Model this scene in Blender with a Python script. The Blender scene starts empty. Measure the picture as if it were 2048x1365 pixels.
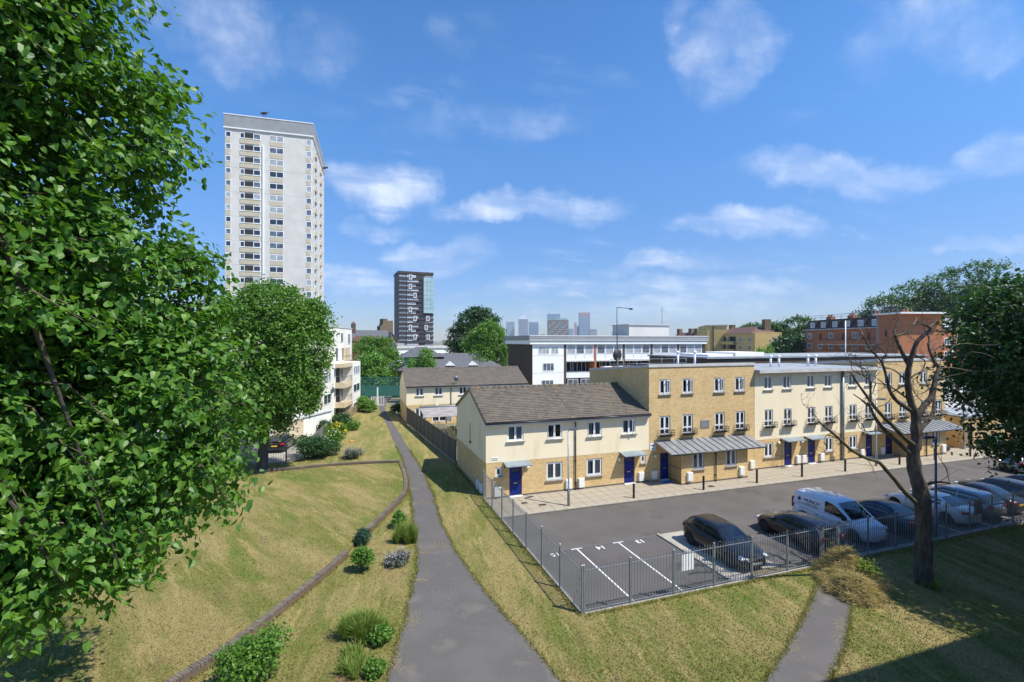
import bpy, bmesh, math, random
import numpy as np
from mathutils import Vector, Matrix
R = math.radians
random.seed(7); RNG = np.random.default_rng(7)
scene = bpy.context.scene
col = scene.collection

# ------------------------------------------------------------------ camera
F, EYE, CU, CV = 955.0, 10.5, 1024.0, 682.0          # measured focal length (px at 2048 wide), eye height
YAW = math.atan2(.321, .947); SN, CS = math.sin(YAW), math.cos(YAW)
CX, CY = -8.65, -30.96
cam = bpy.data.cameras.new('camera'); cam_o = bpy.data.objects.new('camera', cam); col.objects.link(cam_o)
cam_o.location = (CX, CY, EYE); cam_o.rotation_euler = (R(90), 0, -YAW)
cam.sensor_width = 36; cam.lens = 36 * F / 2048; cam.clip_start = .05; cam.clip_end = 30000
scene.camera = cam_o

# ------------------------------------------------------------------ sky, sun, exposure
SUN_EL = 57.0
SUN_AZ = math.atan2(.698, -.712)                      # sun bearing from +Y, clockwise
wd = bpy.data.worlds.new('World'); scene.world = wd; wd.use_nodes = True
wn, wl = wd.node_tree.nodes, wd.node_tree.links
wn.clear()
def N(t, **k):
    n = wn.new(t)
    for a, b in k.items(): setattr(n, a, b)
    return n
sky = N('ShaderNodeTexSky', sky_type='NISHITA', sun_disc=False)
sky.sun_elevation = R(SUN_EL); sky.sun_rotation = SUN_AZ; sky.altitude = 30; sky.air_density = 1.0; sky.dust_density = .1; sky.ozone_density = 3.0
geo = N('ShaderNodeTexCoord')
sep = N('ShaderNodeSeparateXYZ'); wl.new(geo.outputs['Generated'], sep.inputs[0])
def M(op, a, b=None, clamp=False):
    n = N('ShaderNodeMath', operation=op, use_clamp=clamp)
    for i, v in enumerate((a, b)):
        if v is None: continue
        if isinstance(v, (int, float)): n.inputs[i].default_value = v
        else: wl.new(v, n.inputs[i])
    return n.outputs[0]
def VM(op, a, b=None):
    n = N('ShaderNodeVectorMath', operation=op)
    for i, v in enumerate((a, b)):
        if v is None: continue
        if isinstance(v, tuple): n.inputs[i].default_value = v
        else: wl.new(v, n.inputs[i])
    return n
den = M('ADD', M('MAXIMUM', sep.outputs[2], 0.0), .16)
comb = N('ShaderNodeCombineXYZ'); wl.new(M('DIVIDE', sep.outputs[0], den), comb.inputs[0]); wl.new(M('DIVIDE', sep.outputs[1], den), comb.inputs[1])
def noise(vec, scale, detail, rough, dist=0):
    n = N('ShaderNodeTexNoise'); wl.new(vec, n.inputs['Vector'])
    n.inputs['Scale'].default_value = scale; n.inputs['Detail'].default_value = detail
    n.inputs['Roughness'].default_value = rough; n.inputs['Distortion'].default_value = dist
    return n.outputs['Fac']
def ramp(v, a, b, c=0, d=1):
    n = N('ShaderNodeMapRange', interpolation_type='SMOOTHSTEP'); wl.new(v, n.inputs[0])
    for i, q in enumerate((a, b, c, d)): n.inputs[i + 1].default_value = q
    return n.outputs[0]
streak = N('ShaderNodeMapping'); wl.new(comb.outputs[0], streak.inputs[0]); streak.inputs['Rotation'].default_value = (0, 0, R(35)); streak.inputs['Scale'].default_value = (1.0, 2.0, 1)
fine = noise(streak.outputs[0], 2.6, 9, .62, .25)
broad = noise(comb.outputs[0], .9, 5, .5, .1)
puffn = noise(geo.outputs['Generated'], 9.0, 8, .58, .15)
wisps = M('MULTIPLY', ramp(fine, .5, .82), ramp(broad, .45, .7))
# the cumulus clouds seen in the photograph, each a soft ellipse of directions broken up by noise
CLOUDS = [(760, 365, 120, 48, .95), (740, 450, 80, 24, .45), (1060, 415, 190, 32, .85), (900, 500, 100, 34, .6), (1490, 462, 130, 32, .75),
          (1430, 70, 120, 130, .85), (1880, 80, 150, 85, .6), (2035, 300, 55, 55, .7), (1700, 345, 210, 42, .75), (1330, 540, 170, 22, .6),
          (715, 555, 100, 30, .7), (1120, 580, 200, 20, .5), (1500, 590, 260, 24, .5), (440, 50, 100, 110, .65), (1990, 495, 80, 18, .6),
          (970, 250, 200, 40, .28), (900, 90, 90, 50, .25), (640, 90, 120, 70, .3), (1250, 630, 420, 26, .45), (560, 330, 70, 60, .25)]
warpn = N('ShaderNodeTexNoise'); wl.new(geo.outputs['Generated'], warpn.inputs['Vector'])
warpn.inputs['Scale'].default_value = 4.5; warpn.inputs['Detail'].default_value = 7; warpn.inputs['Roughness'].default_value = .6
wsub = VM('SUBTRACT', warpn.outputs['Color'], (.5, .5, .5)).outputs[0]
wscl = VM('MULTIPLY', wsub, (.26, .26, .16)).outputs[0]
WDIR = VM('ADD', geo.outputs['Generated'], wscl).outputs[0]                # cloud outlines torn by turbulence
total = None
for u, v, ru, rv, amt in CLOUDS:
    ru, rv = (ru * .88, rv * .85) if v > 200 else (ru * .8, rv * .8); amt *= .95 if v > 200 else .78
    a, b = (u - CU) / F, -(v - CV) / F
    fw = Vector((SN, CS, 0)); rt = Vector((CS, -SN, 0)); up = Vector((0, 0, 1))
    d = (fw + rt * a + up * b).normalized()
    e1 = (rt - d * rt.dot(d)).normalized(); e2 = d.cross(e1)
    k = 1 / math.sqrt(1 + a * a + b * b)
    off = VM('SUBTRACT', WDIR, tuple(d)).outputs[0]
    q1 = M('MULTIPLY', VM('DOT_PRODUCT', off, tuple(e1)).outputs['Value'], F / (ru * k)); q2 = M('MULTIPLY', VM('DOT_PRODUCT', off, tuple(e2)).outputs['Value'], F / (rv * k))
    q3 = M('MULTIPLY', VM('DOT_PRODUCT', off, tuple(d)).outputs['Value'], 4.0)
    r2 = M('ADD', M('ADD', M('MULTIPLY', q1, q1), M('MULTIPLY', q2, q2)), M('MULTIPLY', q3, q3))
    g = M('MULTIPLY', ramp(r2, 0.0, 2.4, 1, 0), amt)
    total = g if total is None else M('MAXIMUM', total, g)
puff = ramp(M('ADD', total, M('MULTIPLY', M('SUBTRACT', puffn, .5), 1.7)), .0, 1.5)
puff = M('MULTIPLY', M('MULTIPLY', puff, ramp(total, 0.0, .25)), ramp(fine, .36, .62, .45, 1.0))
cover = M('MINIMUM', M('ADD', M('MULTIPLY', puff, .85), M('MULTIPLY', wisps, .42)), .72)
mixc = N('ShaderNodeMix', data_type='RGBA'); wl.new(cover, mixc.inputs[0]); hs = N('ShaderNodeHueSaturation'); hs.inputs['Saturation'].default_value = 1.27; hs.inputs['Hue'].default_value = .503; wl.new(sky.outputs[0], hs.inputs['Color'])
low = N('ShaderNodeMix', data_type='RGBA'); wl.new(ramp(sep.outputs[2], -.02, .48), low.inputs[0]); low.inputs[6].default_value = (.40, .45, .62, 1); low.inputs[7].default_value = (1, 1, 1, 1)   # blue tint multiplied in to dim the sky low down, all round the horizon
lm = N('ShaderNodeMix', data_type='RGBA', blend_type='MULTIPLY'); lm.inputs[0].default_value = 1; wl.new(hs.outputs[0], lm.inputs[6]); wl.new(low.outputs[2], lm.inputs[7]); wl.new(lm.outputs[2], mixc.inputs[6])
shade = ramp(noise(geo.outputs['Generated'], 14.0, 5, .55), .35, .65)
cc = N('ShaderNodeMix', data_type='RGBA'); wl.new(shade, cc.inputs[0]); cc.inputs[6].default_value = (3.9, 4.35, 5.4, 1); cc.inputs[7].default_value = (5.6, 5.9, 6.5, 1)
wl.new(cc.outputs[2], mixc.inputs[7])
bg = N('ShaderNodeBackground'); bg.inputs[1].default_value = .13
wl.new(mixc.outputs[2], bg.inputs[0]); wo = N('ShaderNodeOutputWorld'); wl.new(bg.outputs[0], wo.inputs[0])

sun = bpy.data.lights.new('sun', 'SUN'); sun.energy = 4.2; sun.angle = R(.53); sun.color = (1, .955, .88)
sun_o = bpy.data.objects.new('sun', sun); col.objects.link(sun_o)
sd = Vector((.698 * math.cos(R(SUN_EL)), -.712 * math.cos(R(SUN_EL)), math.sin(R(SUN_EL))))
sun_o.rotation_euler = sd.to_track_quat('Z', 'Y').to_euler(); sun_o.location = (40, -60, 90)
vs = scene.view_settings; vs.view_transform = 'Standard'; vs.look = 'None'; vs.exposure = 0.68; vs.gamma = 1; vs.use_curve_mapping = False
scene.cycles.max_bounces = 6; scene.cycles.transparent_max_bounces = 12; scene.cycles.volume_bounces = 0
scene.cycles.use_denoising = True

# ------------------------------------------------------------------ measuring helpers (photograph -> place)
def from_cam(X, Y): return CX + X * CS + Y * SN, CY - X * SN + Y * CS
def on_ground(u, v, z=0.0):
    Y = (EYE - z) * F / (v - CV); return from_cam((u - CU) / F * Y, Y)
def at_depth(u, v, Y):
    x, y = from_cam((u - CU) / F * Y, Y); return Vector((x, y, EYE - (v - CV) / F * Y))
def to_pix(x, y, z):
    a, b = x - CX, y - CY; X = a * CS - b * SN; Y = a * SN + b * CS
    return CU + F * X / Y, CV + F * (EYE - z) / Y, Y

# ------------------------------------------------------------------ materials
MATS = {}
def mat(name, c1, c2=None, rough=.8, scale=2.0, detail=6, metal=0, bump=0.0, bscale=40.0, lo=.35, hi=.65, spec=None, c3=None, s3=.4, lo3=.55, hi3=.7, coat=0, stretch=None, island=False, sub=None):
    m = bpy.data.materials.new(name); m.use_nodes = True; MATS[name] = m
    nt = m.node_tree; n, l = nt.nodes, nt.links; p = n['Principled BSDF']
    p.inputs['Roughness'].default_value = rough; p.inputs['Metallic'].default_value = metal
    if spec is not None: p.inputs['Specular IOR Level'].default_value = spec
    if coat: p.inputs['Coat Weight'].default_value = coat; p.inputs['Coat Roughness'].default_value = .04
    if c2 is None and not bump:
        p.inputs['Base Color'].default_value = (*c1, 1); return m
    tc = n.new('ShaderNodeTexCoord'); vec = tc.outputs['Object']
    if stretch:
        mp = n.new('ShaderNodeMapping'); mp.inputs['Scale'].default_value = stretch; l.new(vec, mp.inputs[0]); vec = mp.outputs[0]
    def nz(s, d, r=.6):
        q = n.new('ShaderNodeTexNoise'); q.inputs['Scale'].default_value = s; q.inputs['Detail'].default_value = d; q.inputs['Roughness'].default_value = r
        l.new(vec, q.inputs['Vector']); return q.outputs['Fac']
    def mr(v, a, b):
        q = n.new('ShaderNodeMapRange'); q.interpolation_type = 'SMOOTHSTEP'; q.inputs[1].default_value = a; q.inputs[2].default_value = b; l.new(v, q.inputs[0]); return q.outputs[0]
    def mx(f, a, b):
        q = n.new('ShaderNodeMix'); q.data_type = 'RGBA'; l.new(f, q.inputs[0])
        for i, v in ((6, a), (7, b)):
            if isinstance(v, tuple): q.inputs[i].default_value = (*v, 1)
            else: l.new(v, q.inputs[i])
        return q.outputs[2]
    if c2 is not None:
        if island:
            g = n.new('ShaderNodeNewGeometry'); f = g.outputs['Random Per Island']
            c = mx(f, c1, c2)
        else: c = mx(mr(nz(scale, detail), lo, hi), c1, c2)
        if c3 is not None: c = mx(mr(nz(s3, 5), lo3, hi3), c, c3)
        l.new(c, p.inputs['Base Color'])
    else: p.inputs['Base Color'].default_value = (*c1, 1)
    if bump:
        b = n.new('ShaderNodeBump'); b.inputs['Strength'].default_value = bump; b.inputs['Distance'].default_value = .02
        l.new(nz(bscale, 4), b.inputs['Height']); l.new(b.outputs[0], p.inputs['Normal'])
    return m
def brick_mat(name, c1, c2, mortar, scale=1.0, dirt=None, axis='xz'):
    m = bpy.data.materials.new(name); m.use_nodes = True; MATS[name] = m
    n, l = m.node_tree.nodes, m.node_tree.links; p = n['Principled BSDF']; p.inputs['Roughness'].default_value = .9; p.inputs['Specular IOR Level'].default_value = .2
    tc = n.new('ShaderNodeTexCoord'); sp = n.new('ShaderNodeSeparateXYZ'); l.new(tc.outputs['Object'], sp.inputs[0])
    ad = n.new('ShaderNodeMath'); ad.operation = 'ADD'; l.new(sp.outputs[0], ad.inputs[0]); l.new(sp.outputs[1], ad.inputs[1])
    cb = n.new('ShaderNodeCombineXYZ'); l.new(ad.outputs[0], cb.inputs[0]); l.new(sp.outputs[2], cb.inputs[1])
    b = n.new('ShaderNodeTexBrick'); l.new(cb.outputs[0], b.inputs['Vector']); b.inputs['Scale'].default_value = 1
    b.inputs['Brick Width'].default_value = .225 * scale; b.inputs['Row Height'].default_value = .075 * scale; b.inputs['Mortar Size'].default_value = .007 * scale
    b.inputs['Color1'].default_value = (*c1, 1); b.inputs['Color2'].default_value = (*c2, 1); b.inputs['Mortar'].default_value = (*mortar, 1); b.inputs['Bias'].default_value = -.2
    nz = n.new('ShaderNodeTexNoise'); nz.inputs['Scale'].default_value = .8; nz.inputs['Detail'].default_value = 7; nz.inputs['Roughness'].default_value = .65; l.new(tc.outputs['Object'], nz.inputs['Vector'])
    mr = n.new('ShaderNodeMapRange'); mr.inputs[1].default_value = .4; mr.inputs[2].default_value = .75; mr.inputs[4].default_value = .5; l.new(nz.outputs['Fac'], mr.inputs[0])
    mx = n.new('ShaderNodeMix'); mx.data_type = 'RGBA'; l.new(mr.outputs[0], mx.inputs[0]); l.new(b.outputs['Color'], mx.inputs[6]); mx.inputs[7].default_value = (*(dirt or tuple(q * .6 for q in c1)), 1)
    l.new(mx.outputs[2], p.inputs['Base Color'])
    bp = n.new('ShaderNodeBump'); bp.inputs['Strength'].default_value = .4; bp.inputs['Distance'].default_value = .01; bp.invert = True; l.new(b.outputs['Fac'], bp.inputs['Height']); l.new(bp.outputs[0], p.inputs['Normal'])
    return m
def leaf_mat(name, c1, c2, trans=.35, rough=.42, spec=.4):
    m = bpy.data.materials.new(name); m.use_nodes = True; MATS[name] = m
    n, l = m.node_tree.nodes, m.node_tree.links; p = n['Principled BSDF']; out = n['Material Output']
    p.inputs['Roughness'].default_value = rough; p.inputs['Specular IOR Level'].default_value = spec
    g = n.new('ShaderNodeNewGeometry'); mx = n.new('ShaderNodeMix'); mx.data_type = 'RGBA'
    l.new(g.outputs['Random Per Island'], mx.inputs[0]); mx.inputs[6].default_value = (*c1, 1); mx.inputs[7].default_value = (*c2, 1)
    l.new(mx.outputs[2], p.inputs['Base Color'])
    t = n.new('ShaderNodeBsdfTranslucent'); tm = n.new('ShaderNodeMix'); tm.data_type = 'RGBA'; tm.blend_type = 'MULTIPLY'; tm.inputs[0].default_value = 1
    l.new(mx.outputs[2], tm.inputs[6]); tm.inputs[7].default_value = (1.5, 1.6, .6, 1); l.new(tm.outputs[2], t.inputs[0])
    ms = n.new('ShaderNodeMixShader'); ms.inputs[0].default_value = trans; l.new(p.outputs[0], ms.inputs[1]); l.new(t.outputs[0], ms.inputs[2]); l.new(ms.outputs[0], out.inputs[0])
    return m
def glass_mat(name, tint=(.7, .75, .78), base=.1):
    m = bpy.data.materials.new(name); m.use_nodes = True; MATS[name] = m
    n, l = m.node_tree.nodes, m.node_tree.links; out = n['Material Output']; n.remove(n['Principled BSDF'])
    t = n.new('ShaderNodeBsdfTransparent'); t.inputs[0].default_value = (*tint, 1); g = n.new('ShaderNodeBsdfGlossy'); g.inputs['Roughness'].default_value = .03
    f = n.new('ShaderNodeFresnel'); f.inputs[0].default_value = 1.6; ad = n.new('ShaderNodeMath'); ad.operation = 'ADD'; ad.use_clamp = True; ad.inputs[1].default_value = base; l.new(f.outputs[0], ad.inputs[0])
    ms = n.new('ShaderNodeMixShader'); l.new(ad.outputs[0], ms.inputs[0]); l.new(t.outputs[0], ms.inputs[1]); l.new(g.outputs[0], ms.inputs[2]); l.new(ms.outputs[0], out.inputs[0])
    return m
brick_mat('brick_yellow', (.72, .52, .25), (.53, .35, .14), (.60, .48, .30), dirt=(.50, .34, .15))
brick_mat('brick_dark', (.10, .075, .055), (.13, .095, .07), (.12, .10, .085))
brick_mat('brick_red', (.50, .195, .095), (.42, .15, .07), (.44, .23, .15))
brick_mat('brick_wall_red', (.20, .115, .08), (.15, .09, .065), (.17, .135, .105), dirt=(.12, .105, .075))
brick_mat('brick_church', (.25, .125, .075), (.2, .095, .06), (.23, .15, .1))
brick_mat('brick_brown', (.20, .15, .095), (.16, .12, .075), (.18, .145, .1))
mat('render_cream', (.86, .75, .53), (.80, .69, .47), .9, 1.1, 7, lo=.4, hi=.8, bump=.08, bscale=60, c3=(.70, .585, .385), s3=.9, lo3=.55, hi3=.8, spec=.2, stretch=(1, 1, .22))
mat('render_white', (.78, .76, .69), (.68, .64, .54), .9, .6, 7, lo=.4, hi=.75, spec=.2)
mat('render_beige', (.60, .50, .35), (.52, .42, .28), .9, .6, 6, spec=.2)
mat('render_yellow', (.72, .52, .22), (.64, .45, .18), .9, .5, 6, spec=.2)
mat('panel_white', (.90, .90, .88), (.85, .85, .83), .6, .7, 4)
mat('concrete', (.66, .645, .60), (.59, .575, .535), .9, .35, 7, spec=.2, c3=(.54, .525, .49), s3=.8, lo3=.6, hi3=.8)
mat('concrete_panel', (.56, .50, .38), (.5, .45, .34), .9, 1, 5, spec=.2)
mat('grey_cladding', (.30, .31, .32), (.26, .27, .28), .6, .5, 3)
mat('zinc', (.30, .31, .32), (.24, .245, .25), .45, 1.5, 6, metal=.35, c3=(.36, .36, .35), s3=.7)
mat('lead', (.26, .31, .34), (.2, .245, .27), .5, 2, 5, metal=.2)
mat('felt_roof', (.30, .33, .35), (.24, .26, .28), .85, .7, 6, c3=(.36, .38, .38), s3=.25)
mat('coping', (.58, .58, .56), (.48, .47, .45), .7, 1.5, 6)
mat('tile', (.10, .084, .066), (.15, .125, .095), .85, 1.9, 7, c3=(.24, .145, .055), s3=3.0, lo3=.58, hi3=.68, bump=.3, bscale=25)
mat('tile_plain', (.115, .098, .078), (.15, .128, .10), .85, 1.2, 7, c3=(.17, .13, .075), s3=.5, lo3=.62, hi3=.8)
mat('slate', (.10, .105, .12), (.075, .08, .09), .7, 2.5, 6)
mat('tile_red', (.16, .085, .065), (.12, .065, .05), .85, 2, 6)
mat('mansard', (.055, .04, .036), (.085, .06, .052), .8, 2, 6)
mat('upvc', (.82, .83, .83), rough=.35); mat('fascia', (.74, .73, .70), (.64, .63, .6), .5, 2, 5)
mat('sill_stone', (.36, .34, .31), (.28, .265, .24), .9, 4, 5)
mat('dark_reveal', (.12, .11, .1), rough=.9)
mat('door_blue', (.006, .026, .20), (.005, .021, .165), .45, 3, 4, spec=.25); mat('door_frame', (.16, .035, .02), rough=.6)
mat('black_metal', (.016, .016, .018), rough=.45); mat('gutter', (.02, .019, .019), rough=.4)
mat('brass', (.55, .45, .25), rough=.35, metal=.8); mat('lamp_glass', (.78, .74, .55), rough=.3)
mat('meter_white', (.82, .82, .80), (.74, .74, .71), .5, 2, 4)
mat('galvanised', (.30, .325, .34), (.23, .25, .265), .45, 5, 5, metal=.45)
mat('galvanised_dark', (.13, .15, .165), (.10, .115, .13), .45, 5, 5, metal=.4)
mat('curtain', (.72, .72, .68), (.5, .5, .47), .9, 6, 3, stretch=(4, 4, .2)); mat('curtain_warm', (.6, .5, .4), (.45, .36, .3), .9, 6, 3, stretch=(4, 4, .2)); mat('curtain_blue', (.40, .48, .62), (.55, .6, .7), .9, 6, 3, stretch=(4, 4, .2))
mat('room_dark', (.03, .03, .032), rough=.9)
glass_mat('pane_glass'); mat('pane_dark', (.03, .04, .055), rough=.06, spec=.8); mat('pane_mid', (.16, .19, .23), (.08, .1, .13), .08, .7, 2, spec=.8)
mat('pane_pale', (.45, .48, .50), (.30, .33, .36), .12, .8, 3, spec=.6); mat('pane_teal', (.28, .42, .45), (.36, .5, .52), .1, .3, 3, spec=.8)
mat('asphalt', (.122, .110, .100), (.10, .091, .083), .92, .35, 8, bump=.25, bscale=120, c3=(.078, .071, .066), s3=.3, lo3=.56, hi3=.7, spec=.25)
mat('asphalt_bay', (.108, .099, .093), (.09, .083, .078), .92, .5, 8, bump=.25, bscale=120, c3=(.085, .08, .079), s3=.3, lo3=.58, hi3=.75, spec=.25)
mat('asphalt_path', (.122, .113, .105), (.10, .093, .087), .92, .5, 8, bump=.3, bscale=110, c3=(.148, .135, .115), s3=.5, lo3=.54, hi3=.7, spec=.25)
mat('paving', (.36, .315, .24), (.29, .25, .19), .9, 1.2, 7, bump=.15, bscale=60, c3=(.22, .19, .145), s3=.5, lo3=.58, hi3=.8, spec=.2)
mat('paving_joint', (.2, .175, .13), (.15, .13, .1), .95, 3, 5); mat('kerb_stone', (.36, .33, .28), (.28, .26, .22), .9, 2, 6)
mat('concrete_slab', (.40, .37, .31), (.33, .30, .25), .9, .8, 7, c3=(.26, .24, .2), s3=.6)
mat('paint_white', (.72, .72, .70), (.55, .55, .53), .7, 4, 6, lo=.4, hi=.7)
mat('earth_ground', (.20, .18, .12), (.16, .155, .10), .95, .05, 6)
mat('soil', (.17, .11, .07), (.13, .085, .055), .95, 3, 6)
mat('wood_grey', (.13, .12, .105), (.085, .078, .07), .9, 3, 7, stretch=(6, 6, .6)); mat('wood_tan', (.32, .24, .14), (.25, .19, .11), .9, 3, 6)
mat('bark', (.10, .082, .064), (.055, .046, .038), .95, 5, 8, bump=.8, bscale=14, stretch=(1.5, 1.5, .5), c3=(.17, .14, .11), s3=1.2)
mat('bark_dead', (.095, .074, .056), (.038, .031, .025), .95, 4.5, 9, bump=1.0, bscale=9, stretch=(1.4, 1.4, .45), c3=(.15, .115, .085), s3=.9)
mat('bark_moss', (.095, .085, .04), (.05, .043, .032), .95, 4, 7, bump=.7, bscale=18)
mat('twig_pale', (.21, .175, .135), (.12, .10, .078), .9, 5, 5)
leaf_mat('leaf_near', (.035, .115, .014), (.135, .27, .035), .36, .45, .4)
leaf_mat('leaf_mid', (.06, .145, .018), (.15, .29, .04), .38)
leaf_mat('leaf_bright', (.085, .20, .025), (.16, .31, .05), .38)
leaf_mat('leaf_dark', (.022, .065, .018), (.045, .115, .025), .25)
leaf_mat('leaf_far', (.04, .10, .026), (.085, .18, .04), .3)
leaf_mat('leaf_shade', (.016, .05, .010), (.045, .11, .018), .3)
leaf_mat('leaf_conifer', (.018, .06, .035), (.04, .10, .055), .2)
leaf_mat('leaf_grass', (.11, .20, .03), (.26, .30, .08), .35, .6, .2)
leaf_mat('leaf_lavender', (.10, .14, .09), (.17, .19, .15), .25); mat('flower_lilac', (.32, .27, .36), rough=.8); mat('flower_white', (.75, .75, .68), rough=.8); mat('flower_yellow', (.65, .46, .03), rough=.8); mat('flower_orange', (.7, .25, .05), rough=.8)
leaf_mat('straw', (.36, .29, .14), (.52, .42, .22), .3, .8, .1); leaf_mat('straw_dark', (.15, .125, .05), (.24, .2, .09), .3, .8, .1)
leaf_mat('blade', (.10, .135, .022), (.36, .30, .125), .35, .7, .15)
mat('tyre', (.012, .012, .012), rough=.85); mat('rim', (.42, .43, .45), rough=.3, metal=.8); mat('rim_dark', (.1, .1, .11), rough=.35, metal=.8)
mat('car_glass', (.012, .016, .022), rough=.03, spec=.9); mat('lamp_clear', (.55, .58, .6), rough=.12, spec=.8); mat('lamp_red', (.42, .012, .01), rough=.15, spec=.7)
mat('plate_white', (.75, .75, .7), rough=.4); mat('plate_yellow', (.75, .5, .04), rough=.4); mat('trim_black', (.018, .018, .02), rough=.5); mat('chrome', (.6, .61, .62), rough=.12, metal=1)
mat('ink_black', (.02, .02, .025), rough=.6); mat('ink_blue', (.03, .08, .35), rough=.6); mat('ink_grey', (.25, .25, .27), rough=.6)
mat('sign_white', (.80, .80, .79), rough=.45); mat('green_plastic', (.02, .085, .05), rough=.5); mat('green_mesh', (.03, .14, .11), rough=.6); mat('blue_paint', (.10, .3, .42), rough=.6); mat('blue_bright', (.05, .2, .6), rough=.6)
mat('dark_cladding', (.055, .040, .042), (.04, .03, .032), .6, .3, 3); mat('terracotta', (.36, .14, .07), rough=.9); mat('awning', (.34, .31, .28), (.22, .2, .18), .9, 1.5, 6)
for nm, c in dict(cw_teal=(.30, .46, .47), cw_grey=(.28, .30, .32), cw_blue=(.16, .24, .34), cw_pale=(.36, .40, .43), cw_brown=(.22, .20, .17), cw_pink=(.48, .22, .18), cw_glass=(.22, .33, .44)).items():
    mat(nm, c, rough=.35)

# ------------------------------------------------------------------ mesh helpers
class MB:
    def __init__(s): s.v, s.f, s.m, s.sm = [], [], [], []
    def add(s, vs, fs, mi=0, smooth=False):
        o = len(s.v); s.v += [tuple(q) for q in vs]
        for q in fs: s.f.append(tuple(o + i for i in q)); s.m.append(mi); s.sm.append(smooth)
        return s
    def box(s, x0, x1, y0, y1, z0, z1, mi=0):
        return s.add([(x0, y0, z0), (x1, y0, z0), (x1, y1, z0), (x0, y1, z0), (x0, y0, z1), (x1, y0, z1), (x1, y1, z1), (x0, y1, z1)],
                     [(0, 3, 2, 1), (4, 5, 6, 7), (0, 1, 5, 4), (1, 2, 6, 5), (2, 3, 7, 6), (3, 0, 4, 7)], mi)
    def bevel_box(s, x0, x1, y0, y1, z0, z1, b=.02, mi=0):
        P = []
        for z, i in ((z0, b), (z0 + b, 0), (z1 - b, 0), (z1, b)):
            P += [(x0 + i, y0 + b, z), (x0 + b, y0 + i, z), (x1 - b, y0 + i, z), (x1 - i, y0 + b, z), (x1 - i, y1 - b, z), (x1 - b, y1 - i, z), (x0 + b, y1 - i, z), (x0 + i, y1 - b, z)]
        fs = [tuple(reversed(range(8))), tuple(range(24, 32))]
        for k in range(3):
            for i in range(8): fs.append((k * 8 + i, k * 8 + (i + 1) % 8, k * 8 + 8 + (i + 1) % 8, k * 8 + 8 + i))
        return s.add(P, fs, mi)
    def prism(s, poly, a, b, axis='z', mi=0):                     # polygon (2D) extruded between a and b
        n = len(poly)
        def q(p, t): return (p[0], p[1], t) if axis == 'z' else ((p[0], t, p[1]) if axis == 'y' else (t, p[0], p[1]))
        vs = [q(p, a) for p in poly] + [q(p, b) for p in poly]
        return s.add(vs, [tuple(reversed(range(n))), tuple(range(n, 2 * n))] + [(i, (i + 1) % n, n + (i + 1) % n, n + i) for i in range(n)], mi)
    def tube(s, pts, rad, seg=8, mi=0, smooth=True, cap=True):
        pts = [Vector(p) for p in pts]; n = len(pts)
        if isinstance(rad, (int, float)): rad = [rad] * n
        vs, ref = [], Vector((.31, .17, .93))
        for i, p in enumerate(pts):
            t = (pts[min(i + 1, n - 1)] - pts[max(i - 1, 0)]).normalized()
            a = t.cross(ref)
            if a.length < .1: a = t.cross(Vector((1, 0, 0)))
            a.normalize(); b = t.cross(a)
            for k in range(seg):
                w = 2 * math.pi * k / seg; vs.append(p + (a * math.cos(w) + b * math.sin(w)) * rad[i])
        fs = [(i * seg + k, i * seg + (k + 1) % seg, (i + 1) * seg + (k + 1) % seg, (i + 1) * seg + k) for i in range(n - 1) for k in range(seg)]
        if cap: fs += [tuple(reversed(range(seg))), tuple(range((n - 1) * seg, n * seg))]
        return s.add(vs, fs, mi, smooth)
    def lathe(s, prof, seg=16, c=(0, 0, 0), axis='z', mi=0, smooth=True):
        vs = []
        for r, h in prof:
            for k in range(seg):
                w = 2 * math.pi * k / seg; a, b = r * math.cos(w), r * math.sin(w)
                q = (a, b, h) if axis == 'z' else ((a, h, b) if axis == 'y' else (h, a, b))
                vs.append((q[0] + c[0], q[1] + c[1], q[2] + c[2]))
        n = len(prof)
        fs = [(i * seg + k, i * seg + (k + 1) % seg, (i + 1) * seg + (k + 1) % seg, (i + 1) * seg + k) for i in range(n - 1) for k in range(seg)]
        fs += [tuple(reversed(range(seg))), tuple(range((n - 1) * seg, n * seg))]
        return s.add(vs, fs, mi, smooth)
    def mesh(s, name, *mats):
        me = bpy.data.meshes.new(name); me.from_pydata(s.v, [], s.f)
        for q in mats: me.materials.append(MATS[q])
        me.polygons.foreach_set('material_index', s.m); me.polygons.foreach_set('use_smooth', s.sm)
        me.update(); return me
    def build(s, name, mats, parent=None, loc=(0, 0, 0), rot=0, fix=True):
        me = s.mesh(name, *([mats] if isinstance(mats, str) else mats))
        if fix:
            bm = bmesh.new(); bm.from_mesh(me); bmesh.ops.recalc_face_normals(bm, faces=bm.faces); bm.to_mesh(me); bm.free()
        return put(name, me, parent, loc, rot)
def put(name, me, parent=None, loc=(0, 0, 0), rot=0):
    o = bpy.data.objects.new(name, me); col.objects.link(o); o.parent = parent; o.location = loc
    o.rotation_euler = rot if isinstance(rot, tuple) else (0, 0, rot)
    return o
def tag(o, label=None, cat=None, group=None, kind=None):
    if label: o['label'] = label
    if cat: o['category'] = cat
    if group: o['group'] = group
    if kind: o['kind'] = kind
    return o
def thing(name, label, cat, loc=(0, 0, 0), rot=0, group=None):
    o = put(name, None, None, loc, rot); o.empty_display_size = .3
    return tag(o, label, cat, group)
def copy_tree(o, parent=None):
    c = o.copy(); col.objects.link(c); c.parent = parent
    for ch in list(o.children): copy_tree(ch, c)
    return c
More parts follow.
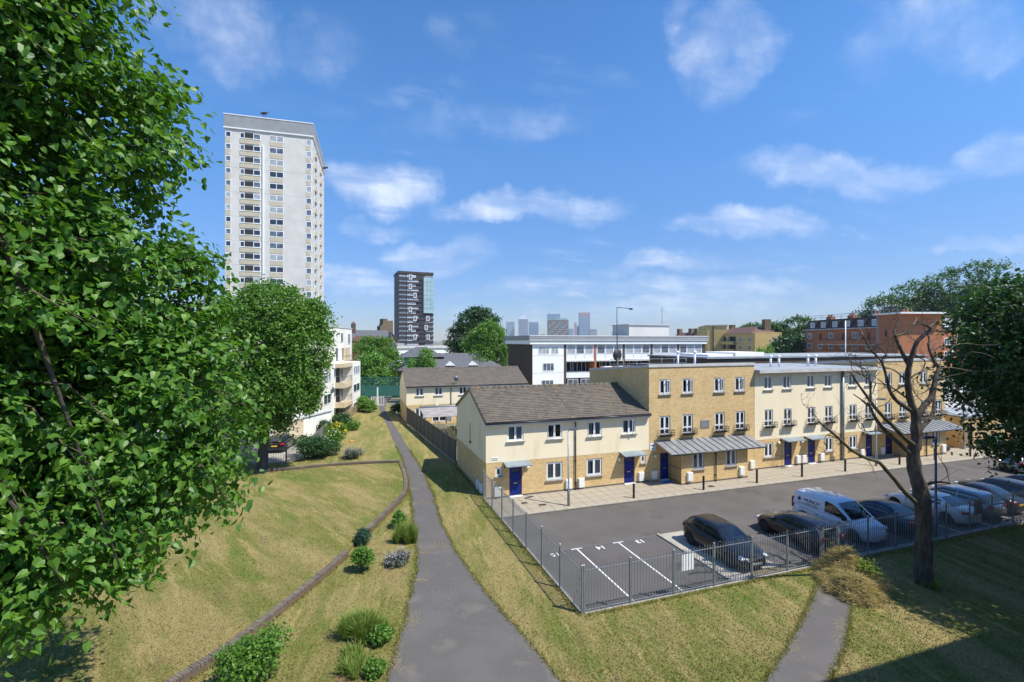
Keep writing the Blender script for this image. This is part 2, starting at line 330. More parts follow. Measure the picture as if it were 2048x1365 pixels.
def fast_mesh(name, V, faces_n, mats, mi=None, smooth=False):
    """V: (n*k,3) vertices, every k = faces_n[0] block uses the index pattern faces_n[1]"""
    k, pat = faces_n; n = len(V) // k
    me = bpy.data.meshes.new(name); me.vertices.add(len(V)); me.vertices.foreach_set('co', np.asarray(V, np.float32).ravel())
    tot = [len(p) for p in pat]; flat = np.concatenate([np.array(p) for p in pat])
    idx = (np.arange(n)[:, None] * k + flat[None, :]).ravel()
    me.loops.add(len(idx)); me.loops.foreach_set('vertex_index', idx.astype(np.int32))
    cnt = np.tile(np.array(tot), n); st = np.concatenate([[0], np.cumsum(cnt)[:-1]])
    me.polygons.add(len(cnt)); me.polygons.foreach_set('loop_start', st.astype(np.int32)); me.polygons.foreach_set('loop_total', cnt.astype(np.int32))
    for q in mats: me.materials.append(MATS[q])
    if mi is not None: me.polygons.foreach_set('material_index', np.repeat(mi, len(pat)).astype(np.int32))
    me.polygons.foreach_set('use_smooth', np.full(len(cnt), smooth))
    me.update(calc_edges=True); me.validate(); return me
def sheet(name, poly, z, m, kind='structure', parent=None, skirt=0):
    bm = bmesh.new(); vs = [bm.verts.new((p[0], p[1], p[2] if len(p) > 2 else z)) for p in poly]; f = bm.faces.new(vs)
    if f.normal.z < 0: f.normal_flip()
    bm.normal_update()
    if f.normal.z < 0: f.normal_flip()
    if skirt:
        lo = [bm.verts.new((v.co.x, v.co.y, v.co.z - skirt)) for v in vs]
        for i in range(len(vs)):
            j = (i + 1) % len(vs); bm.faces.new((vs[i], vs[j], lo[j], lo[i]))
    bmesh.ops.triangulate(bm, faces=[q for q in bm.faces if len(q.verts) > 4])
    bmesh.ops.recalc_face_normals(bm, faces=bm.faces)
    me = bpy.data.meshes.new(name); bm.to_mesh(me); bm.free(); me.materials.append(MATS[m])
    if all(p.normal.z < .0 for p in me.polygons if abs(p.normal.z) > .5): me.flip_normals()
    o = put(name, me, parent)
    return tag(o, kind=kind) if parent is None else o
def text_mesh(name, body, size, m, parent, loc, rot, depth=.004, bold=0, align='CENTER'):
    cu = bpy.data.curves.new('lettering', 'FONT'); cu.body = body; cu.size = size; cu.extrude = depth; cu.offset = bold; cu.align_x = align; cu.align_y = 'CENTER'; cu.resolution_u = 3
    t = bpy.data.objects.new('lettering', cu); col.objects.link(t); bpy.context.view_layer.update()
    me = bpy.data.meshes.new_from_object(t.evaluated_get(bpy.context.evaluated_depsgraph_get())); bpy.data.objects.remove(t); bpy.data.curves.remove(cu)
    me.materials.clear(); me.materials.append(MATS[m])
    return put(name, me, parent, loc, rot)

# ================================================================== THE SETTING
def lawn_mat(name, ang):
    m = bpy.data.materials.new(name); m.use_nodes = True; MATS[name] = m
    n, l = m.node_tree.nodes, m.node_tree.links; p = n['Principled BSDF']; p.inputs['Roughness'].default_value = .95; p.inputs['Specular IOR Level'].default_value = .1
    tc = n.new('ShaderNodeTexCoord')
    def nz(s, d, r=.65, st=None):
        v = tc.outputs['Object']
        if st:
            mp = n.new('ShaderNodeMapping'); mp.inputs['Rotation'].default_value = (0, 0, ang); l.new(v, mp.inputs[0])
            m2 = n.new('ShaderNodeMapping'); m2.inputs['Scale'].default_value = st; l.new(mp.outputs[0], m2.inputs[0]); v = m2.outputs[0]
        q = n.new('ShaderNodeTexNoise'); q.inputs['Scale'].default_value = s; q.inputs['Detail'].default_value = d; q.inputs['Roughness'].default_value = r; l.new(v, q.inputs['Vector']); return q.outputs['Fac']
    def mr(v, a, b):
        q = n.new('ShaderNodeMapRange'); q.interpolation_type = 'SMOOTHSTEP'; q.inputs[1].default_value = a; q.inputs[2].default_value = b; l.new(v, q.inputs[0]); return q.outputs[0]
    def mx(f, a, b):
        q = n.new('ShaderNodeMix'); q.data_type = 'RGBA'; l.new(f, q.inputs[0])
        for i, v in ((6, a), (7, b)):
            if isinstance(v, tuple): q.inputs[i].default_value = (*v, 1)
            else: l.new(v, q.inputs[i])
        return q.outputs[2]
    c = mx(mr(nz(.45, 8, .66, (1, .3, 1)), .40, .58), (.27, .218, .088), (.15, .16, .040))     # straw to green, drawn out along the mowing
    c = mx(mr(nz(2.2, 7, .7, (1, .16, 1)), .48, .68), c, (.33, .265, .108))
    c = mx(mr(nz(.32, 7, .7, (1, .4, 1)), .52, .66), c, (.105, .15, .026))
    c = mx(mr(nz(.37, 6, .66), .60, .74), c, (.20, .135, .075))
    c = mx(mr(nz(26, 4, .7), .50, .68), c, mx(mr(nz(9, 3), .4, .6), (.13, .125, .036), (.33, .27, .12)))
    l.new(c, p.inputs['Base Color'])
    b = n.new('ShaderNodeBump'); b.inputs['Strength'].default_value = .9; b.inputs['Distance'].default_value = .05; l.new(nz(22, 6, .75), b.inputs['Height']); l.new(b.outputs[0], p.inputs['Normal'])
lawn_mat('lawn_mown', R(-28)); lawn_mat('lawn', R(8))

sheet('ground', [(-9000, -900), (9000, -900), (9000, 9000), (-9000, 9000)], -.40, 'earth_ground')
sheet('lawn', [(-80, -60), (75, -60), (75, -14.45), (-.2, -14.45), (-.2, 9.5), (-2.0, 31.5), (-3.0, 56), (-80, 56)], 0.0, 'lawn')
# low brick retaining wall round the mown lawn
WALL = [on_ground(u, v) for u, v in [(803, 930), (811, 950), (815, 970), (813, 988), (800, 1005), (775, 1031), (745, 1061), (718, 1086)]]
WALL2 = [on_ground(u, v) for u, v in [(697, 1112), (675, 1133), (640, 1164), (580, 1213), (520, 1262), (455, 1310), (392, 1352), (330, 1392)]]
def smooth_line(P, step):
    P = np.array(P, float); n = len(P); out = []
    for i in range(n - 1):
        p0, p1, p2, p3 = P[max(i - 1, 0)], P[i], P[i + 1], P[min(i + 2, n - 1)]
        k = max(1, int(round(np.linalg.norm(p2 - p1) / step)))
        for j in range(k):
            t = j / k; out.append(.5 * (2 * p1 + (p2 - p0) * t + (2 * p0 - 5 * p1 + 4 * p2 - p3) * t * t + (3 * p1 - p0 - 3 * p2 + p3) * t ** 3))
    out.append(P[-1]); return np.array(out)
upper = [tuple(p + np.array([-.12, 0])) for p in smooth_line(WALL, .5)] + [tuple(p + np.array([-.12, 0])) for p in smooth_line(WALL2, .5)]
UP_Z = .2
upper += [(-28, -31), (-45, -25), (-45, on_ground(520, 930)[1]), on_ground(500, 931)]
sheet('mown_lawn', upper, UP_Z, 'lawn_mown', skirt=.25)
def low_wall(name, pts, h, th, label, z0=0.0):
    L = smooth_line(pts, .225); t = thing(name, label, 'wall', (float(L[0][0]), float(L[0][1]), z0)); o0 = L[0]
    m, c = MB(), MB(); nrm = []
    for i in range(len(L)):
        d = L[min(i + 1, len(L) - 1)] - L[max(i - 1, 0)]; d = d / np.linalg.norm(d); nn = np.array([d[1], -d[0]])
        if nn[0] < 0 and abs(nn[0]) > .4: nn = -nn
        nrm.append(nn)
    A, B = [], []
    for p, nn in zip(L, nrm): A.append(p - o0); B.append(p - o0 - nn * th)
    n = len(A); vs = []
    for a, b in zip(A, B): vs += [(a[0], a[1], -.15), (a[0], a[1], h - .1), (b[0], b[1], h - .1), (b[0], b[1], -.15)]
    fs = []
    for i in range(n - 1):
        for k in range(3): fs.append((4 * i + k, 4 * i + k + 1, 4 * i + 5 + k, 4 * i + 4 + k))
    fs += [(0, 1, 2, 3), (4 * n - 1, 4 * n - 2, 4 * n - 3, 4 * n - 4)]
    m.add(vs, fs); m.build('wall_body', 'brick_wall_red', t)
    rnd = random.Random(len(L)); tot = 0                        # bricks on edge along the top, each a little uneven
    F_ = smooth_line([tuple(p) for p in L], .0751)
    for i in range(len(F_) - 1):
        p, q = F_[i] - o0, F_[i + 1] - o0; d = q - p; ln = np.linalg.norm(d)
        if ln < 1e-4: continue
        d /= ln; nn = np.array([d[1], -d[0]])
        if nn[0] < 0 and abs(nn[0]) > .4: nn = -nn
        z1 = h + rnd.uniform(-.012, .012); e = .012 + rnd.uniform(-.01, .01); w = ln - .012
        a0, a1 = p + nn * e, p + d * w + nn * e; b0, b1 = p - nn * (th + e), p + d * w - nn * (th + e)
        c.add([(a0[0], a0[1], h - .105), (a1[0], a1[1], h - .105), (b1[0], b1[1], h - .105), (b0[0], b0[1], h - .105), (a0[0], a0[1], z1), (a1[0], a1[1], z1), (b1[0], b1[1], z1), (b0[0], b0[1], z1)],
              [(4, 5, 6, 7), (0, 1, 5, 4), (1, 2, 6, 5), (2, 3, 7, 6), (3, 0, 4, 7)])
    tag(c.build('coping_brick', 'brick_cope', t), kind='stuff'); return t
mat('brick_cope', (.17, .135, .10), (.115, .092, .07), .95, 2.5, 6, c3=(.21, .185, .135), s3=1.2)
low_wall('retaining_wall', WALL, .29, .23, 'low curved brick wall holding up the mown lawn where it meets the path')
low_wall('retaining_wall', WALL2, .29, .23, 'long low brick wall running diagonally down to the big leafy bush')
low_wall('garden_wall', [on_ground(800, 929), on_ground(740, 931), on_ground(660, 936), on_ground(590, 943), on_ground(500, 951), on_ground(400, 960)], .40, .25, 'low straight brick wall along the far edge of the mown lawn')

PATH_L = [(770, 1400), (780, 1350), (793, 1294), (814, 1230), (829, 1144), (834, 1101), (826, 1054), (823, 1011), (813, 951), (800, 908), (786, 880), (774, 851), (764, 832), (758, 815), (757, 800), (762, 787)]
PATH_R = [(1160, 1400), (1118, 1360), (1037, 1260), (973, 1187), (926, 1123), (900, 1084), (881, 1037), (868, 994), (851, 951), (831, 919), (812, 888), (789, 850), (777, 832), (770, 817), (776, 800), (790, 787)]
pl = smooth_line([on_ground(*p) for p in PATH_L], .9); pr = smooth_line([on_ground(*p) for p in PATH_R], .9)
jit = np.random.default_rng(3)
pl[:, 0] += jit.normal(0, .035, len(pl)); pr[:, 0] += jit.normal(0, .035, len(pr))
path_poly = [tuple(p) for p in pl] + [tuple(p) for p in pr[::-1]]
sheet('path', path_poly, .012, 'asphalt_path')
P2L = [(1500, 1420), (1531, 1365), (1570, 1300), (1608, 1230), (1634, 1170), (1640, 1130)]; P2R = [(1630, 1420), (1658, 1365), (1690, 1290), (1704, 1215), (1700, 1165), (1672, 1123)]
p2l = smooth_line([on_ground(*p) for p in P2L], .7); p2r = smooth_line([on_ground(*p) for p in P2R], .7)
p2l[:, 0] += jit.normal(0, .03, len(p2l)); p2r[:, 0] += jit.normal(0, .03, len(p2r))
path2_poly = [tuple(p) for p in p2l] + [tuple(p) for p in p2r[::-1]]
sheet('footpath', path2_poly, .010, 'asphalt_path')

ROAD_Z, PAVE_Z = -.27, -.15
sheet('road', [(-.2, -14.45), (90, -14.45), (90, -3.4), (56, -3.4), (56, 14), (47.9, 14), (47.9, -3.4), (-.2, -3.4)], ROAD_Z, 'asphalt')
sheet('parking_bay', [(-.15, -14.35), (7.45, -14.35), (7.45, -8.5), (-.15, -8.5)], ROAD_Z + .004, 'asphalt_bay')
sheet('parking_slab', [(7.62, -14.35), (10.75, -14.35), (10.75, -8.45), (7.62, -8.45)], ROAD_Z + .03, 'concrete_slab', skirt=.06)
e = MB(); e.box(7.46, 7.6, -14.35, -8.42, ROAD_Z - .05, ROAD_Z + .075); tag(e.build('kerb', 'kerb_stone'), kind='structure')
e = MB(); e.box(-.15, 7.46, -8.5, -8.4, ROAD_Z - .05, ROAD_Z + .006); e.box(10.75, 40, -8.5, -8.4, ROAD_Z - .05, ROAD_Z + .006); tag(e.build('channel_strip', 'dark_reveal'), kind='structure')
def paint(name, boxes, label):
    m = MB()
    for x0, x1, y0, y1 in boxes: m.add([(x0, y0, 0), (x1, y0, 0), (x1, y1, 0), (x0, y1, 0)], [(0, 1, 2, 3)])
    o = m.build(name, 'paint_white', None, (0, 0, ROAD_Z + .009), fix=False); return tag(o, label, 'road marking', 'painted parking markings')
paint('bay_line', [(2.433, 2.507, -14.1, -8.64), (2.15, 2.79, -8.64, -8.57)], 'white T ended bay line nearer the corner of the railings')
paint('bay_line', [(4.883, 4.957, -14.1, -8.64), (4.6, 5.24, -8.64, -8.57)], 'white T ended bay line nearer the black hatchback')
for k, x in enumerate((23.9, 26.75, 29.2, 31.6, 34.0)):
    paint('bay_line', [(x - .05, x + .05, -14.1, -8.62)], 'white painted bay line, ' + ['left of the white saloon car', 'right of the white saloon car', 'right of the silver hatchback', 'between the last two dark cars by the railing', 'at the right edge beside the dark estate car'][k])
for s, x in (('15', 1.15), ('14', 3.72), ('13', 6.1)):
    o = text_mesh('bay_number', s, .52, 'paint_white', None, (x, -8.86, ROAD_Z + .010), (0, 0, math.pi), .001, .012)
    tag(o, {'15': 'painted number fifteen in the bay next to the long side railing', '14': 'painted number fourteen in the middle one of the three empty bays', '13': 'painted number thirteen in the bay beside the black hatchback'}[s], 'road marking', 'painted parking markings')

# pavement of separate slabs with a kerb
pv = sheet('pavement', [(-.15, -3.42), (50.5, -3.42), (50.5, 1.2), (-.15, 1.2)], PAVE_Z - .03, 'paving_joint', skirt=.2)
slab_mesh = []
for k in range(4):
    m = MB(); m.bevel_box(.006, .75, .006, .81, -.05, 0, .008); me = m.mesh('paving_slab', 'paving'); slab_mesh.append(me)
for i in range(66):
    for j in range(4):
        put('paving_slab', slab_mesh[(i + j) % 4], pv, (-.13 + i * .756, -3.26 + j * .816, PAVE_Z + random.uniform(-.004, .004)), (random.uniform(-.004, .004), random.uniform(-.004, .004), 0))
m = MB(); m.bevel_box(0, .905, 0, .13, -.3, .008, .015); me = m.mesh('kerb_stone', 'kerb_stone')
for i in range(55): put('kerb_stone', me, pv, (-.13 + i * .914, -3.4, PAVE_Z + random.uniform(-.004, .004)))
for x, y, w, d, mt, lab in [(3.2, -2.2, .5, .32, 'black_metal', 'dark iron manhole cover nearest the lamp post in the pavement'), (2.2, -1.5, .42, .3, 'black_metal', 'dark iron manhole cover near the first blue door'), (11.0, -1.5, .5, .4, 'sill_stone', 'square manhole cover near the second blue door'), (16.4, -2.5, .5, .35, 'black_metal', 'dark manhole cover in front of the porch extension'), (19.4, -2.3, .6, .4, 'sill_stone', 'grey manhole cover right of the porch extension'), (24.6, -1.6, .6, .4, 'sill_stone', 'grey manhole cover before the first cream block'), (31.6, -1.3, .6, .4, 'sill_stone', 'grey manhole cover beside the big downpipe')]:
    m = MB(); m.bevel_box(-w / 2, w / 2, -d / 2, d / 2, -.04, .0, .006); tag(m.build('manhole_cover', mt, None, (x, y, PAVE_Z + .009)), lab, 'manhole cover', 'manhole covers in the pavement')

# ------------------------------------------------------------------ grass blades on the lawns
def inside(P, poly):
    poly = np.array(poly); x, y = P[:, 0], P[:, 1]; r = np.zeros(len(P), bool); j = len(poly) - 1
    for i in range(len(poly)):
        a, b = poly[i], poly[j]; c = (a[1] > y) != (b[1] > y)
        with np.errstate(divide='ignore', invalid='ignore'): r ^= c & (x < (b[0] - a[0]) * (y - a[1]) / (b[1] - a[1]) + a[0])
        j = i
    return r
def grass(n, y0, y1, tall, mix_seed):
    rg = np.random.default_rng(mix_seed)
    Y = y0 + (y1 - y0) * rg.random(n) ** 1.4; X = (rg.random(n) * 2.2 - 1.1) * Y
    P = np.stack([CX + X * CS + Y * SN, CY - X * SN + Y * CS], 1)
    up = inside(P, upper)
    keep = ~inside(P, path_poly) & ~inside(P, path2_poly) & ~((P[:, 0] > -.3) & (P[:, 1] > -14.6)) & (P[:, 0] > -60)
    P, up = P[keep], up[keep]; n = len(P); h = tall * (.5 + rg.random(n)); w = .010 + .012 * rg.random(n)
    a = rg.random(n) * 6.283; lean = rg.normal(0, .6, (n, 2)) * h[:, None]
    z = np.where(up, UP_Z, 0.0); V = np.zeros((n, 3, 3))
    V[:, 0, 0] = P[:, 0] - np.cos(a) * w; V[:, 0, 1] = P[:, 1] - np.sin(a) * w; V[:, 0, 2] = z
    V[:, 1, 0] = P[:, 0] + np.cos(a) * w; V[:, 1, 1] = P[:, 1] + np.sin(a) * w; V[:, 1, 2] = z
    V[:, 2, :2] = P + lean; V[:, 2, 2] = z + h
    return V.reshape(-1, 3), up
gV, gU = grass(260000, 13.5, 42, .045, 5)
tag(put('grass', fast_mesh('grass', gV, (3, [(0, 1, 2)]), ['lawn', 'lawn_mown'], mi=gU.astype(int))), 'short dry mown grass on the lawns', 'grass', kind='stuff')
# longer fringe along the path edges and walls
def fringe(lines, n, tall, seed):
    rg = np.random.default_rng(seed); out = []
    for L in lines:
        L = np.array(L); seg = np.linalg.norm(np.diff(L, axis=0), axis=1); cs = np.concatenate([[0], np.cumsum(seg)]); t = rg.random(int(n * cs[-1])) * cs[-1]
        x = np.interp(t, cs, L[:, 0]); y = np.interp(t, cs, L[:, 1]); P = np.stack([x, y], 1) + rg.normal(0, .06, (len(t), 2)); k = len(P)
        h = tall * (.4 + rg.random(k)); w = .012 + .01 * rg.random(k); a = rg.random(k) * 6.283; V = np.zeros((k, 3, 3))
        V[:, 0, :2] = P - np.stack([np.cos(a), np.sin(a)], 1) * w[:, None]; V[:, 1, :2] = P + np.stack([np.cos(a), np.sin(a)], 1) * w[:, None]; V[:, 2, :2] = P + rg.normal(0, .5, (k, 2)) * h[:, None]; V[:, 2, 2] = h
        out.append(V.reshape(-1, 3))
    return np.concatenate(out)
fl = fringe([pl[:40], pr[:40], p2l, p2r, [(-.3, -14.6), (30, -14.6)], [(-.35, -14.6), (-.3, 9)], WALL2, WALL], 130, .10, 9)
tag(put('grass_fringe', fast_mesh('grass_fringe', fl, (3, [(0, 1, 2)]), ['blade'])), 'longer ragged grass along path edges and railings', 'grass', kind='stuff')

# ------------------------------------------------------------------ railings
def pale_mesh(h):
    m = MB(); w = .009; m.add([(-w, -w, .06), (w, -w, .06), (w, w, .06), (-w, w, .06), (-w, -w, h - .05), (w, -w, h - .05), (w, w, h - .05), (-w, w, h - .05), (0, 0, h)],
                              [(0, 1, 5, 4), (1, 2, 6, 5), (2, 3, 7, 6), (3, 0, 4, 7), (4, 5, 8), (5, 6, 8), (6, 7, 8), (7, 4, 8)]); return m.mesh('pale', 'galvanised')
PALES = [pale_mesh(1.80), pale_mesh(1.86)]
def post_mesh(h=1.88, w=.035):
    m = MB(); m.bevel_box(-w, w, -w, w, -.3, h, .008); return m.mesh('post', 'galvanised')
POST = post_mesh()
def railing(x0, y0, x1, y1, bays, label, last=True, kerb=True):
    L = math.hypot(x1 - x0, y1 - y0); ang = math.atan2(y1 - y0, x1 - x0); t = thing('railing', label, 'railing', (x0, y0, 0), ang, 'steel railings round the car park')
    b = L / bays
    for i in range(bays + (1 if last else 0)): put('post', POST, t, (i * b, 0, 0))
    for i in range(bays):
        for z in (.12, 1.66):
            m = MB(); m.box(i * b + .035, (i + 1) * b - .035, -.022, .022, z - .006, z + .006); m.build('rail', 'galvanised', t, fix=False)
        k = round((b - .1) / .128)
        for j in range(k): put('pale', PALES[j % 2], t, (i * b + (j + .5 + (b * 0)) * b / k, 0, 0))
    if kerb:
        m = MB(); m.box(0, L, -.06, .06, -.35, .03); m.build('kerb_strip', 'kerb_stone', t)
    return t
railing(-.2, -14.42, -.2, -.1, 7, 'grey steel railing running from the house corner towards the viewer', last=True)
railing(-.12, -14.42, 12.3, -14.36, 6, 'grey steel railing along the near side of the car park, left of the gate')
railing(13.5, -14.34, 35.5, -14.1, 11, 'grey steel railing right of the gate, passing behind the dead tree')
g = thing('gate', 'grey steel pedestrian gate between two railing posts', 'gate', (12.42, -14.36, 0), R(0))
put('gate_post', POST, g, (.0, 0, 0)); put('gate_post', POST, g, (.98, 0, 0))
for z in (.15, 1.6): m = MB(); m.box(.05, .93, -.02, .02, z - .02, z + .02); m.build('gate_rail', 'galvanised', g, fix=False)
for j in range(7): put('pale', PALES[j % 2], g, (.11 + j * .128, 0, 0))
m = MB(); m.box(.86, .93, -.05, .05, .85, 1.05); m.build('lock_box', 'galvanised_dark', g)
m = MB(); m.bevel_box(-.31, .31, -.006, .006, -.36, .36, .004); o = m.build('notice_board', 'sign_white', None, (4.75, -14.385, 1.26), 0); tag(o, 'blank white notice board fixed behind the railing', 'notice board')
m = MB(); m.bevel_box(-.3, .3, -.02, .02, -.42, .42, .004); o = m.build('notice_board', 'black_metal', None, (24.4, -14.14, 1.3), 0); tag(o, 'back of a dark notice board fixed to the railing behind the white saloon', 'notice board')

# wooden fence from the front houses to the back houses
fx0, fy0, fx1, fy1 = -.08, 9.3, -1.75, 31.5; L = math.hypot(fx1 - fx0, fy1 - fy0)
t = thing('wooden_fence', 'tall weathered grey closeboard fence between the two rows of houses', 'fence', (fx0, fy0, 0), math.atan2(fy1 - fy0, fx1 - fx0))
nb = 11; b = L / nb
bm_ = MB(); rnd = random.Random(4); k = int((b - .1) / .118)
for j in range(k): bm_.box(.06 + j * (b - .12) / k, .06 + (j + .93) * (b - .12) / k, -.012 + rnd.uniform(-.006, .006), .012, .12, 2.0 + rnd.uniform(-.015, .015))
bm_.box(.05, b - .05, -.03, -.014, .4, .48); bm_.box(.05, b - .05, -.03, -.014, 1.6, 1.68)
pm = bm_.mesh('fence_panel', 'wood_grey'); m = MB(); m.bevel_box(-.05, .05, -.05, .05, -.2, 2.1, .01); pom = m.mesh('post', 'wood_grey'); m = MB(); m.box(.05, b - .05, -.03, .03, -.1, .12); gbm = m.mesh('gravel_board', 'kerb_stone')
for i in range(nb): put('fence_panel', pm, t, (i * b, 0, 0)); put('gravel_board', gbm, t, (i * b, 0, 0))
for i in range(nb + 1): put('post', pom, t, (i * b, 0, 0))
t2 = thing('trellis_fence', 'tan slatted trellis standing just inside the grey fence', 'fence', (fx0 + .35, fy0 + .1, 0), math.atan2(fy1 - fy0, fx1 - fx0))
for z in np.arange(1.3, 2.45, .14):
    m = MB(); m.box(0, 9, -.012, .012, z, z + .045); m.build('slat', 'wood_tan', t2, fix=False)
for i in range(6): m = MB(); m.box(i * 1.78 - .03, i * 1.78 + .03, -.04, -.014, 0, 2.5); m.build('post', 'wood_tan', t2, fix=False)

# straw clippings blown onto the paths
rg = np.random.default_rng(77); cl = []
for (cu, cv, ru, rv, n) in [(850, 1105, 30, 4, 260), (848, 1005, 16, 6, 200), (840, 1160, 14, 3, 120), (880, 1090, 22, 8, 200), (826, 1240, 12, 20, 200), (795, 1320, 10, 30, 220), (1060, 1300, 50, 30, 120), (1640, 1180, 18, 14, 260), (1680, 1260, 14, 30, 220), (1590, 1290, 20, 30, 160), (900, 1200, 60, 60, 150), (830, 960, 14, 14, 120)]:
    for _ in range(n):
        x, y = on_ground(cu + rg.normal() * ru * .6, cv + rg.normal() * rv * .6); a = rg.random() * 6.28; l_ = rg.uniform(.03, .10); w_ = .006; c, s_ = math.cos(a), math.sin(a)
        cl += [(x - s_ * w_, y + c * w_, .016), (x + s_ * w_, y - c * w_, .016), (x + c * l_, y + s_ * l_, .022)]
tag(put('grass_clippings', fast_mesh('grass_clippings', np.array(cl), (3, [(0, 1, 2)]), ['straw'])), 'scattered straw coloured grass clippings on the paths', 'grass', kind='stuff')

# ================================================================== THE FRONT TERRACE
def wall_open(mb, x0, x1, z0, z1, ops, y=0.0, depth=.11, mi=0, rmi=1):
    """a wall face at y looking towards -y with window and door openings and their reveals"""
    xs = sorted({x0, x1, *[o[0] for o in ops], *[o[0] + o[2] for o in ops]}); zs = sorted({z0, z1, *[o[1] for o in ops], *[o[1] + o[3] for o in ops]})
    xs = [q for q in xs if x0 <= q <= x1]; zs = [q for q in zs if z0 <= q <= z1]
    for i in range(len(xs) - 1):
        for j in range(len(zs) - 1):
            cx, cz = (xs[i] + xs[i + 1]) / 2, (zs[j] + zs[j + 1]) / 2
            if any(o[0] < cx < o[0] + o[2] and o[1] < cz < o[1] + o[3] for o in ops): continue
            mb.add([(xs[i], y, zs[j]), (xs[i + 1], y, zs[j]), (xs[i + 1], y, zs[j + 1]), (xs[i], y, zs[j + 1])], [(0, 1, 2, 3)], mi)
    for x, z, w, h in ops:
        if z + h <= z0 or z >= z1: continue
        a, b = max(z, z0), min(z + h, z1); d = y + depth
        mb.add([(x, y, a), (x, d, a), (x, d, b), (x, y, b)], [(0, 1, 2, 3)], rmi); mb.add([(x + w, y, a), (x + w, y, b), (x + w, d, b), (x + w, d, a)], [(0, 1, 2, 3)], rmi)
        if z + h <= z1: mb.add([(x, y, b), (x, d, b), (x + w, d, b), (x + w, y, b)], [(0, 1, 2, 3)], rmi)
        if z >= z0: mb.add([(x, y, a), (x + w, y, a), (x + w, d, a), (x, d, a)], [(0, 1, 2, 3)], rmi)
WC = {}
def window_meshes(w, h, lights, transom):
    key = (round(w, 2), round(h, 2), lights, transom)
    if key in WC: return WC[key]
    f, d = .085, .06; m = MB()
    m.box(0, f, 0, d, 0, h); m.box(w - f, w, 0, d, 0, h); m.box(f, w - f, 0, d, 0, f); m.box(f, w - f, 0, d, h - f, h)
    for i in range(1, lights): m.box(w * i / lights - .05, w * i / lights + .05, 0, d, f, h - f)
    if transom: m.box(f, w - f, .002, d - .002, transom - .04, transom + .04)
    lw = w / lights
    for i in range(lights):                                       # each sash has its own slimmer frame, set 8 mm proud
        a, b = i * lw + (f if i == 0 else .045), (i + 1) * lw - (f if i == lights - 1 else .045); s = .03; z0 = (transom + .04 if transom else f)
        for bx in ((a, a + s, z0, h - f), (b - s, b, z0, h - f), (a + s, b - s, z0, z0 + s), (a + s, b - s, h - f - s, h - f)): m.box(bx[0], bx[1], -.008, d - .01, bx[2], bx[3])
    fr = m.mesh('window', 'upvc')
    m = MB(); m.add([(f, .03, f), (w - f, .03, f), (w - f, .03, h - f), (f, .03, h - f)], [(0, 1, 2, 3)]); pn = m.mesh('pane', 'pane_glass')
    m = MB(); n = 22                                              # gathered curtains either side of a gap, with the dark room behind
    for s0, s1 in ((f, w * .40), (w * .60, w - f)):
        vs = [];
        for k in range(n + 1):
            x = s0 + (s1 - s0) * k / n; y = .13 + .022 * math.sin(k * 2.1) + .01 * math.sin(k * .9)
            vs += [(x, y, f), (x, y, h - f)]
        m.add(vs, [(2 * k, 2 * k + 2, 2 * k + 3, 2 * k + 1) for k in range(n)], 0, True)
    cu = [m.mesh('curtain', q) for q in ('curtain', 'curtain_warm', 'curtain_blue')]
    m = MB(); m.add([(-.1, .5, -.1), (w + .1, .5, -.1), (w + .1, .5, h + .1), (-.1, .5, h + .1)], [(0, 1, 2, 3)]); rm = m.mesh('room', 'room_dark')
    m = MB(); m.bevel_box(-.1, w + .1, -.12, .0, -.08, -.005, .01); sl = m.mesh('sill', 'sill_stone')
    WC[key] = (fr, pn, cu, rm, sl); return WC[key]
WRND = random.Random(11)
def window(parent, x, z, w, h, y=0.0, lights=2, transom=0, curtain=True, sill=True, rot=0, ajar=0):
    fr, pn, cu, rm, sl = window_meshes(w, h, lights, transom)
    c, s = math.cos(rot), math.sin(rot); o = put('window', fr, parent, (x - s * .05, y + c * .05, z) if rot == 0 else (x - .05 * s, y + .05 * c, z), rot)
    put('pane', pn, o); put('room', rm, o)
    if curtain and WRND.random() < .85: put('curtain', cu[WRND.choices((0, 1, 2), (7, 1, 2))[0]], o)
    if sill: put('sill', sl, o, (0, -.05, 0))
    if ajar:                                                      # one sash swung outwards
        lw = w / 2 - .1; z0 = (transom + .05 if transom else .07); m = MB(); k = .045; hh = h - z0 - .07
        m.box(0, k, -.02, .02, 0, hh); m.box(lw - k, lw, -.02, .02, 0, hh); m.box(k, lw - k, -.02, .02, 0, k); m.box(k, lw - k, -.02, .02, hh - k, hh)
        a = m.build('casement', 'upvc', o, (w - .06, -.03, z0) if ajar > 0 else (.06, -.03, z0), (0, 0, (math.pi + R(ajar)) if ajar > 0 else R(ajar)))
    return o
